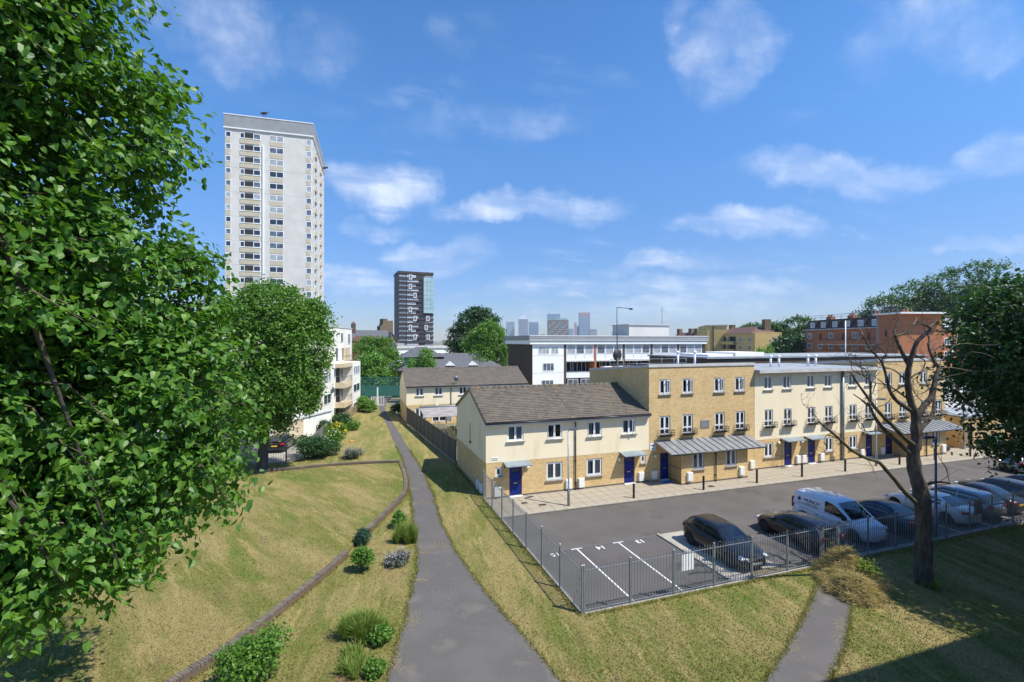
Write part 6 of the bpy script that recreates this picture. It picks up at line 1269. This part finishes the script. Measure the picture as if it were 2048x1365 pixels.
# ------------------------------------------------------------------ near tree on the left with heart-shaped leaves
def near_tree(name, label, base, blobs, n, size, seed, r, pick=0, stems=420):
    rg = np.random.default_rng(seed); t = thing(name, label, 'tree', base); o = np.array(base); lb = [(b[0] - o[0], b[1] - o[1], b[2] - o[2], *b[3:]) for b in blobs]
    m = MB(); top = (0, 0, max(b[2] + b[5] * .6 for b in lb)); limbs(m, (0, 0, 0), top, r, lb, rg, 26)
    # leafy twigs: each starts inside the crown and arches outwards, leaves hang along it
    B = np.array(lb); w = B[:, 3] * B[:, 5]; w = w / w.sum(); bi = rg.choice(len(lb), stems, p=w); d = rand_dirs(rg, stems); rr = .55 + .45 * rg.random(stems) ** .6
    tips = B[bi, :3] + d * B[bi, 3:] * rr[:, None]; starts = B[bi, :3] * .5 + tips * .5; per = n // stems; tw = MB(); LP, LD = [], []
    for s, e, dd in zip(starts, tips, d):
        ln = np.linalg.norm(e - s); sag = np.array([0, 0, -.18 * ln]); mid = (s + e) / 2 + np.array([0, 0, .12 * ln]); end = e + sag
        tw.tube([s, mid, end], [.016, .010, .004], 4, cap=False)
        tt = rg.random(per) ** .6; q = ((1 - tt) ** 2)[:, None] * s + (2 * tt * (1 - tt))[:, None] * mid + (tt ** 2)[:, None] * end
        LP.append(q + rg.normal(size=(per, 3)) * np.array([.14, .14, .12])); LD.append(np.tile(dd, (per, 1)))
    m.build('trunk', 'bark', t); tag(tw.build('twig', 'bark_moss', t, fix=False), kind='stuff')
    P = np.concatenate(LP); D_ = np.concatenate(LD); k = len(P)
    nrm = D_ * .55 + rg.normal(size=(k, 3)) * .55 + np.array([0, 0, .55]); nrm /= np.linalg.norm(nrm, axis=1)[:, None]
    tv = rg.normal(size=(k, 3)) * .6 + D_ * .3; tv[:, 2] -= .9; tv -= nrm * (tv * nrm).sum(1)[:, None]; tv /= np.linalg.norm(tv, axis=1)[:, None]; bv = np.cross(nrm, tv); s = (size * (.65 + .6 * rg.random(k)))[:, None]
    shape = [(0, 0, 0), (-.10, .26, .06), (.14, .44, .11), (.48, .36, .10), (.80, .14, .03), (1.05, 0, -.09), (.80, -.14, .03), (.48, -.36, .10), (.14, -.44, .11), (-.10, -.26, .06), (.40, 0, -.02)]   # along, across, lift
    V = np.stack([P + tv * s * a + bv * s * b + nrm * s * c for a, b, c in shape], 1); pat = [(0, 1, 2, 10), (2, 3, 10), (3, 4, 5, 10), (10, 5, 6, 7), (10, 7, 8), (10, 8, 9, 0)]
    sel = np.zeros(k, bool)
    if pick:                                                       # the largest leaves in view become separate pieces
        W3 = P + o; a, b = W3[:, 0] - CX, W3[:, 1] - CY; X = a * CS - b * SN; Y = a * SN + b * CS; u = CU + F * X / Y; v = CV + F * (EYE - W3[:, 2]) / Y
        vis = (Y > .5) & (u > 10) & (u < 2040) & (v > 10) & (v < 1355); score = np.where(vis, s[:, 0] / np.maximum(Y, .5), 0); sel[np.argsort(-score)[:pick]] = True
    tag(put('leaves', fast_mesh('leaves', V[~sel].reshape(-1, 3), (11, pat), ['leaf_near'], smooth=False), t), kind='stuff')
    for q in np.where(sel)[0]:
        c = P[q]; me = fast_mesh('leaf', (V[q] - c), (11, pat), ['leaf_near']); put('leaf', me, t, tuple(c))
    return t
def cpt(X, Y, z): x, y = from_cam(X, Y); return x, y, z
nx_, ny_, _ = cpt(-6.1, 4.3, 0)
def cb(X, Y, z, r, rz): x, y = from_cam(X, Y); return (x, y, z, r, r, rz)
near_tree('leafy_tree', 'near leafy tree with heart shaped leaves filling the left edge', (nx_, ny_, 0),
          [cb(-6.1, 4.3, 10.6, 2.75, 2.9), cb(-6.1, 4.4, 13.6, 2.55, 2.6), cb(-5.9, 4.5, 9.2, 2.5, 1.9), cb(-5.3, 4.9, 8.5, 1.6, .8), cb(-4.2, 4.4, 8.35, .9, .5), cb(-5.0, 4.0, 8.9, 1.4, .8), cb(-4.3, 5.6, 9.6, 1.35, 1.7), cb(-4.5, 5.4, 11.2, 1.2, 1.2), cb(-4.7, 5.3, 12.8, 1.1, 1.2), cb(-5.4, 4.4, 15.2, 1.8, 1.8)], 118000, .080, 91, .17, 300, 1250)
bx_, by_, _ = cpt(-15.6, 13.4, 0)
near_tree('leafy_tree', 'shaded second leafy tree behind the near one at the left edge', (bx_, by_, 0), [cb(-12.2, 13, 8.5, 3.0, 3.2), cb(-11.6, 12.6, 6.8, 2.6, 1.8), cb(-12.4, 13, 12, 2.6, 3.0), cb(-14, 13, 9.5, 3, 3)], 22000, .12, 92, .25, 0, 420)

# ------------------------------------------------------------------ dead tree traced limb by limb
TB = on_ground(1850, 1168); TY = to_pix(TB[0], TB[1], 0)[2]
dt = thing('dead_tree', 'bare dead tree with a thick split trunk in front of the parked cars', 'tree', (TB[0], TB[1], 0))
def limb(pts, r0, r1, name='branch', m_='bark_dead', dY=0.0, seg=8, wob=.0):
    n = len(pts); P = []
    for i, (u, v) in enumerate(pts): P.append(at_depth(u, v, TY + dY * i / max(1, n - 1)) - Vector((TB[0], TB[1], 0)))
    Q = smooth3(P, 4); k = len(Q); R_ = [(r0 + (r1 - r0) * (i / (k - 1)) ** .8) * (1 + wob * math.sin(i * 1.7 + u)) for i in range(k)]
    mb = MB(); mb.tube(Q, R_, seg); return mb.build(name, m_, dt, fix=False)
def smooth3(P, k):
    out = []; n = len(P)
    for i in range(n - 1):
        p0, p1, p2, p3 = P[max(i - 1, 0)], P[i], P[i + 1], P[min(i + 2, n - 1)]
        for j in range(k): t = j / k; out.append(.5 * (2 * p1 + (p2 - p0) * t + (2 * p0 - 5 * p1 + 4 * p2 - p3) * t * t + (3 * p1 - p0 - 3 * p2 + p3) * t ** 3))
    out.append(P[-1]); return out
# trunk with burls and flared foot
P = [at_depth(u, v, TY) - Vector((TB[0], TB[1], 0)) for u, v in [(1849, 1178), (1849, 1160), (1849, 1120), (1848, 1080), (1846, 1040), (1842, 1000), (1836, 965), (1829, 935), (1828, 905), (1833, 880), (1832, 850), (1831, 822)]]
Q = smooth3(P, 6); rad = np.interp(np.linspace(0, 1, len(Q)), [0, .04, .12, .3, .5, .6, .68, .76, .85, 1], [.43, .35, .29, .27, .28, .245, .22, .21, .185, .16])
m = MB(); seg = 20; vs = []; rg = np.random.default_rng(5)
for i, p in enumerate(Q):
    for k in range(seg):
        a = 2 * math.pi * k / seg; rr = rad[i] * (1 + .13 * math.sin(3 * a + i * .16) + .10 * math.sin(5 * a - i * .23 + 1) + .07 * math.sin(9 * a + i * .5) + .06 * math.sin(i * .9) + rg.normal() * .035 + (.14 * math.exp(-((i - 12) / 7) ** 2) * max(0, math.cos(a - 1.0)))); vs.append((p.x + rr * math.cos(a), p.y + rr * math.sin(a), p.z))
m.add(vs, [(i * seg + k, i * seg + (k + 1) % seg, (i + 1) * seg + (k + 1) % seg, (i + 1) * seg + k) for i in range(len(Q) - 1) for k in range(seg)], 0, True); m.build('trunk', 'bark_dead', dt, fix=False)
BR = [([(1831, 830), (1822, 806), (1817, 780), (1816, 750), (1819, 728), (1826, 706), (1833, 686), (1846, 672), (1859, 662), (1860, 655), (1852, 650)], .19, .07, 'bark_dead', -.4),
      ([(1820, 735), (1812, 720), (1800, 696), (1792, 676), (1789, 664), (1793, 652), (1797, 644)], .12, .05, 'bark_dead', .6), ([(1790, 672), (1806, 668), (1822, 661), (1831, 650), (1836, 642)], .065, .03, 'bark_moss', .3),
      ([(1832, 838), (1846, 815), (1861, 796), (1868, 770), (1873, 750), (1877, 735), (1868, 722), (1861, 705), (1857, 690), (1858, 675), (1850, 660)], .17, .05, 'bark_dead', 1.0), ([(1836, 866), (1848, 850), (1862, 835), (1868, 815), (1868, 790), (1872, 765)], .12, .09, 'bark_dead', 1.2),
      ([(1830, 826), (1808, 812), (1792, 800), (1780, 782), (1775, 762), (1769, 740), (1763, 724), (1752, 710), (1740, 697), (1731, 682), (1726, 670)], .12, .025, 'bark_dead', -1.0), ([(1762, 724), (1768, 713), (1772, 710), (1760, 697), (1748, 686)], .05, .02, 'bark_dead', -.2),
      ([(1834, 892), (1814, 880), (1784, 850), (1756, 822), (1741, 803), (1732, 790), (1716, 768), (1706, 752), (1700, 745)], .13, .04, 'bark_moss', -1.4), ([(1742, 805), (1741, 780), (1741, 762), (1728, 752), (1714, 745), (1704, 739)], .06, .025, 'bark_moss', -.6), ([(1736, 811), (1722, 799), (1706, 788)], .055, .025, 'bark_dead', -.3), ([(1741, 764), (1736, 750), (1730, 738), (1722, 733)], .035, .02, 'bark_dead', .4),
      ([(1828, 914), (1798, 887), (1772, 863), (1752, 838), (1742, 818), (1735, 806)], .12, .07, 'bark_dead', -.6), ([(1772, 862), (1750, 862), (1732, 863), (1726, 850)], .04, .02, 'bark_dead', -.6),
      ([(1838, 1010), (1822, 996), (1806, 980), (1790, 960), (1774, 942), (1758, 925), (1735, 917), (1716, 908), (1700, 898), (1678, 877), (1660, 862), (1645, 850), (1638, 843)], .125, .06, 'bark_moss', -2.2), ([(1680, 880), (1668, 874), (1655, 870), (1650, 876)], .03, .012, 'bark_dead', -.3), ([(1663, 866), (1652, 872), (1648, 884)], .025, .01, 'bark_dead', .4), ([(1650, 856), (1640, 846), (1634, 835)], .03, .008, 'bark_dead', 0),
      ([(1842, 980), (1850, 971), (1862, 966), (1880, 964), (1900, 967)], .10, .05, 'bark_dead', .5), ([(1899, 967), (1897, 956), (1895, 946)], .02, .012, 'bark_dead', 0),
      ([(1812, 795), (1790, 779), (1773, 770), (1752, 766), (1738, 762)], .05, .02, 'bark_dead', -.7), ([(1816, 765), (1795, 745), (1780, 737), (1771, 735)], .05, .02, 'bark_dead', -.4), ([(1817, 758), (1838, 745), (1856, 738), (1872, 731)], .05, .03, 'bark_dead', .6), ([(1782, 786), (1800, 775), (1812, 768)], .04, .03, 'bark_dead', .2), ([(1826, 706), (1838, 715), (1850, 722), (1846, 738), (1836, 752), (1826, 760)], .04, .02, 'bark_dead', .5)]
for pts, r0, r1, mm, dY in BR: limb(pts, r0 * .84, r1 * .62, 'branch', mm, dY, 9, .07)
for k in range(8):                                                  # fine pale twigs on the windward side
    pass
TWG = [[(1876, 737), (1900, 735), (1920, 738), (1945, 742), (1990, 741), (2012, 736), (2017, 728)], [(1922, 736), (1928, 718), (1938, 706), (1948, 704), (1970, 708), (1990, 716)], [(1880, 755), (1905, 765), (1925, 780), (1945, 784), (1970, 780), (1998, 762), (2002, 756)], [(1870, 760), (1900, 752), (1930, 745), (1950, 732)], [(1912, 682), (1913, 700), (1916, 707)], [(1868, 700), (1885, 692), (1905, 690), (1935, 687), (1960, 690), (1994, 690)], [(1858, 690), (1872, 684), (1888, 688), (1894, 700)], [(1905, 770), (1920, 785), (1932, 797)], [(1868, 812), (1890, 822), (1915, 830), (1930, 828)], [(1910, 790), (1908, 800), (1900, 806), (1885, 808)], [(1990, 762), (2010, 770), (2048, 774)], [(1915, 668), (1912, 690)], [(1876, 730), (1888, 715), (1900, 700), (1912, 688)], [(1776, 770), (1760, 780), (1745, 782)], [(1712, 762), (1696, 768), (1692, 775)], [(1702, 745), (1695, 752), (1690, 764)], [(1826, 650), (1832, 640), (1834, 634)], [(1797, 644), (1795, 636)], [(1726, 670), (1722, 660), (1716, 655)], [(1750, 766), (1752, 752), (1762, 742)], [(1855, 655), (1866, 648), (1874, 640)]]
for k, p in enumerate(TWG): limb(p, .020, .008, 'twig', 'twig_pale', (-1) ** k * .8, 5)
rg = np.random.default_rng(44); tm = MB()
def spray(p, d, ln, r, lev):                                       # side shoots that fork into ever finer twigs
    q = [p]; dd = d.copy(); n = 5
    for i in range(n):
        dd = (dd + Vector(rg.normal(size=3)) * .30 + Vector((0, 0, .05))).normalized(); q.append(q[-1] + dd * ln / n)
    tm.tube(q, [r * (1 - .75 * i / n) for i in range(n + 1)], 5 if lev == 2 else 4, cap=False)
    if lev > 0:
        for i in (2, 3, 4, 5):
            if rg.random() < .75: spray(q[i], (dd + Vector(rg.normal(size=3)) * .8).normalized(), ln * rg.uniform(.35, .65), r * .45, lev - 1)
for pts, r0, r1, mm, dY in BR:
    n = len(pts)
    for i in range(n):
        if i < n * .4 or rg.random() < .25: continue
        s_ = at_depth(*pts[i], TY + dY * i / max(1, n - 1)) - Vector((TB[0], TB[1], 0)); j = max(0, i - 1); ax = (s_ - (at_depth(*pts[j], TY + dY * j / max(1, n - 1)) - Vector((TB[0], TB[1], 0)))).normalized()
        d = (ax * .5 + Vector(rg.normal(size=3)) * .7 + Vector((0, 0, .15))).normalized(); spray(s_, d, rg.uniform(.6, 1.5), rg.uniform(.014, .026), 2)
tag(tm.build('fine_twigs', 'bark_dead', dt, fix=False), kind='stuff')

# ------------------------------------------------------------------ heap of cut grass
hx, hy = on_ground(1690, 1180); hp = thing('grass_heap', 'heap of dry cut grass and weeds dumped on the footpath by the gate', 'grass heap', (hx, hy, 0))
ctr = [(*on_ground(1688, 1150), 1.1, .85), (*on_ground(1708, 1188), .7, .8), (*on_ground(1736, 1175), .45, .65), (*on_ground(1725, 1160), .6, .75), (*on_ground(1680, 1165), .45, .7)]
rg = np.random.default_rng(8); m = MB(); n = 46; ext = 2.6; vs, fs = [], []
for i in range(n):
    for j in range(n):
        x, y = -ext + 2 * ext * i / (n - 1), -ext + 2 * ext * j / (n - 1); z = -.05
        for cx, cy, h, r in ctr: z = max(z, h * (1.25 * math.exp(-((x + hx - cx) ** 2 + (y + hy - cy) ** 2) / (r * r)) - .22))
        vs.append((x, y, z + rg.normal() * .05 + .09 * math.sin(x * 7.1 + 1) * math.sin(y * 6.3) + .06 * math.sin(x * 13 + y * 9) if z > .03 else z))
for i in range(n - 1):
    for j in range(n - 1): fs.append((i * n + j, (i + 1) * n + j, (i + 1) * n + j + 1, i * n + j + 1))
m.add(vs, fs, 0, False); mat('heap_core', (.22, .17, .075), (.12, .095, .045), .95, 5, 8, bump=.9, bscale=18); m.build('mound', 'heap_core', hp)
def strands(n, rg, zoff, ln, w):
    VV = []; A = np.array(vs); A = A[A[:, 2] > .02]; k = rg.integers(0, len(A), n); P = A[k] + rg.normal(size=(n, 3)) * .06; d = rg.normal(size=(n, 3)); d[:, 2] = np.abs(d[:, 2]) * .35; d /= np.linalg.norm(d, axis=1)[:, None]; L = ln * (.4 + rg.random(n)); b = np.cross(d, rg.normal(size=(n, 3))); b /= np.linalg.norm(b, axis=1)[:, None]
    V = np.zeros((n, 3, 3)); V[:, 0] = P - b * w; V[:, 1] = P + b * w; V[:, 2] = P + d * L[:, None]; return V.reshape(-1, 3)
tag(put('straw', fast_mesh('straw', strands(20000, rg, 0, .26, .010), (3, [(0, 1, 2)]), ['straw']), hp), kind='stuff'); tag(put('dark_straw', fast_mesh('dark_straw', strands(7000, rg, 0, .2, .008), (3, [(0, 1, 2)]), ['straw_dark']), hp), kind='stuff')
wc = on_ground(1734, 1150, .4); n = 420; P = rg.normal(size=(n, 3)) * np.array([.2, .2, .22]) + np.array([wc[0] - hx, wc[1] - hy, .55]); tag(put('weeds', fast_mesh('weeds', leaf_faces(rg, P, rand_dirs(rg, n), .14), (4, [(0, 1, 2), (0, 2, 3)]), ['leaf_grass']), hp), kind='stuff')

# ------------------------------------------------------------------ shrubs, clumps and borders
def shrub(label, u, v, r, h, n, size, m_, seed, flowers=None, name='shrub', lift=.0, z=0.0, trunk=True, grp=None):
    x, y = on_ground(u, v, z); rg = np.random.default_rng(seed); t = thing(name, label, 'shrub', (x, y, z), 0, grp); m = MB()
    for k in range(9): a = k * .7; m.tube([(0, 0, -.05), (math.cos(a) * r * .3, math.sin(a) * r * .3, lift + h * .35), (math.cos(a) * r * .6, math.sin(a) * r * .6, lift + h * .7)], [.03, .02, .006], 5)
    m.build('stems', 'bark', t)
    bl = [(0, 0, lift + h * .52, r * .9, r * .9, h * .48)] + [(rg.normal() * r * .4, rg.normal() * r * .4, lift + h * rg.uniform(.35, .75), r * .55, r * .55, h * .32) for _ in range(6)]
    P, d = crown_points(rg, bl, n, 14, max(.12, r * .28), .5); P[:, 2] = np.maximum(P[:, 2], .03); tag(put('foliage', fast_mesh('foliage', leaf_faces(rg, P, d, size), (4, [(0, 1, 2), (0, 2, 3)]), [m_]), t), kind='stuff')
    if flowers:
        fm, fn, fs_ = flowers; P, d = crown_points(rg, bl, fn, 6, .15, .92); P[:, 2] = np.maximum(P[:, 2], h * .4); tag(put('flowers', fast_mesh('flowers', leaf_faces(rg, P, d, fs_), (4, [(0, 1, 2), (0, 2, 3)]), [fm]), t), kind='stuff')
    return t
def grass_clump(label, u, v, r, h, n, m_, seed, w=.012, flowers=None):
    x, y = on_ground(u, v); rg = np.random.default_rng(seed); t = thing('grass_clump', label, 'plant', (x, y, 0)); a = rg.random(n) * 6.283; tuft = rg.normal(size=(14, 2)) * r * .42; th_ = .45 + .6 * rg.random(14); ti = rg.integers(0, 14, n); rr = r * .12 * np.sqrt(rg.random(n)); hh = h * (.35 + .75 * rg.random(n)) * th_[ti]; le = r * (.15 + .75 * rg.random(n) ** 1.5); c, s = np.cos(a), np.sin(a)
    V = np.zeros((n, 5, 3)); b = np.stack([rr * c + tuft[ti, 0], rr * s + tuft[ti, 1], np.zeros(n)], 1); sd = np.stack([-s, c, np.zeros(n)], 1) * w; mid = b + np.stack([c * le * .4, s * le * .4, hh * .7], 1); tip = b + np.stack([c * le, s * le, hh], 1)
    V[:, 0] = b - sd; V[:, 1] = b + sd; V[:, 2] = mid + sd * .8; V[:, 3] = mid - sd * .8; V[:, 4] = tip
    tag(put('blades', fast_mesh('blades', V.reshape(-1, 3), (5, [(0, 1, 2, 3), (3, 2, 4)]), [m_]), t), kind='stuff'); m = MB(); m.lathe([(r * .3, -.02), (r * .22, .05), (.02, .09)], 10); m.build('root_crown', 'soil', t)
    if flowers:
        k = n // 3; P = V[:k, 4] + rg.normal(size=(k, 3)) * .03; tag(put('flower_spikes', fast_mesh('flower_spikes', leaf_faces(rg, P, rand_dirs(rg, k), .07), (4, [(0, 1, 2), (0, 2, 3)]), [flowers]), t), kind='stuff')
    return t
shrub('big round leafy bush at the foot of the diagonal brick wall', 508, 1362, .80, 1.35, 5200, .085, 'leaf_mid', 101)
shrub('small dark green conifer bush beside the gap in the brick wall', 724, 1090, .36, .75, 2600, .06, 'leaf_conifer', 102)
shrub('light green bush on short stems in front of the dark conifer bush', 724, 1143, .42, .85, 2600, .075, 'leaf_mid', 103, lift=.25)
grass_clump('tall bright ornamental grass clump at the path edge', 808, 1082, .55, 1.15, 1500, 'leaf_grass', 104); shrub('leafy weeds behind the bright ornamental grass clump', 796, 1055, .42, .95, 1300, .10, 'leaf_mid', 105)
grass_clump('lavender clump with pale flower spikes near the path', 795, 1128, .48, .6, 900, 'leaf_lavender', 106, .02, 'flower_lilac'); shrub('grey green leaves at the foot of the lavender clump', 792, 1130, .36, .35, 900, .07, 'leaf_lavender', 107)
grass_clump('large feathery grass clump left of the wide path', 722, 1268, .75, .95, 2200, 'leaf_grass', 108); shrub('dark green leafy plant beside the feathery grass clump', 764, 1287, .42, .55, 1500, .08, 'leaf_mid', 109)
shrub('small green plant at the bottom beside the path', 752, 1350, .32, .5, 1000, .08, 'leaf_mid', 110); grass_clump('thin dry grass tuft near the bottom of the border', 704, 1342, .45, .5, 500, 'leaf_grass', 111)
grass_clump('small sedge tuft between the feathery grass and the bottom plant', 712, 1312, .4, .45, 400, 'leaf_grass', 112)
shrub('dense round dark bush against the pale steel fence', 632, 914, 1.35, 1.75, 9000, .13, 'leaf_dark', 113); shrub('white flowering bush right of the dense round bush', 668, 891, .85, 1.5, 4200, .11, 'leaf_mid', 114, ('flower_white', 160, .12)); shrub('yellow flowering bush behind the white flowering bush', 675, 877, 1.0, 1.7, 3600, .12, 'leaf_mid', 115, ('flower_yellow', 700, .14))
grass_clump('grey lavender bush on the dry grass by the far wall', 706, 916, .95, .95, 1100, 'leaf_lavender', 116, .025, 'flower_lilac')
shrub('dark clipped bush behind the steel fence near the garage', 648, 871, .8, 1.7, 2400, .12, 'leaf_dark', 117); shrub('ivy covered bush at the garden fence of the flats', 686, 858, 1.3, 1.9, 3000, .16, 'leaf_dark', 118); shrub('low bush on the dry grass below the garden fence', 705, 860, 1.0, 1.1, 1800, .14, 'leaf_mid', 119)
shrub('bright hedge end near the white gates', 728, 823, 1.3, 2.0, 2600, .18, 'leaf_bright', 120); shrub('round green bush just left of the white gates', 742, 824, 1.0, 1.6, 2000, .16, 'leaf_mid', 121); shrub('weedy bush at the back house corner by the path end', 797, 826, 1.2, 1.3, 1800, .16, 'leaf_dark', 122)
shrub('leafy climber on top of the grey fence near the end house', 903, 905, .6, 2.5, 1500, .1, 'leaf_dark', 123)
grass_clump('tuft of fresh grass at the foot of the dead tree', 1862, 1172, .5, .35, 500, 'leaf_grass', 124)
m = MB(); m.lathe([(.02, 0), (.3, .03), (.1, .09)], 7); tag(m.build('orange_litter', 'flower_orange', None, (*on_ground(703, 883), .005)), 'orange scrap of litter lying on the dry grass', 'litter')
for k, (u, v, lab) in enumerate([(1002, 820, 'a'), ]): pass

# ------------------------------------------------------------------ air
hz = MB(); hz.box(-2600, 3600, -120, 5200, -1.5, 262); ho = hz.build('haze', 'upvc'); tag(ho, 'thin summer haze over the distant skyline', 'haze', kind='stuff')
hm = bpy.data.materials.new('haze_air'); hm.use_nodes = True; hn = hm.node_tree.nodes; hn.remove(hn['Principled BSDF']); pvn = hn.new('ShaderNodeVolumePrincipled'); pvn.inputs['Color'].default_value = (.80, .88, 1, 1); pvn.inputs['Density'].default_value = .00010; pvn.inputs['Anisotropy'].default_value = .2
hm.node_tree.links.new(pvn.outputs[0], hn['Material Output'].inputs['Volume']); ho.data.materials.clear(); ho.data.materials.append(hm)
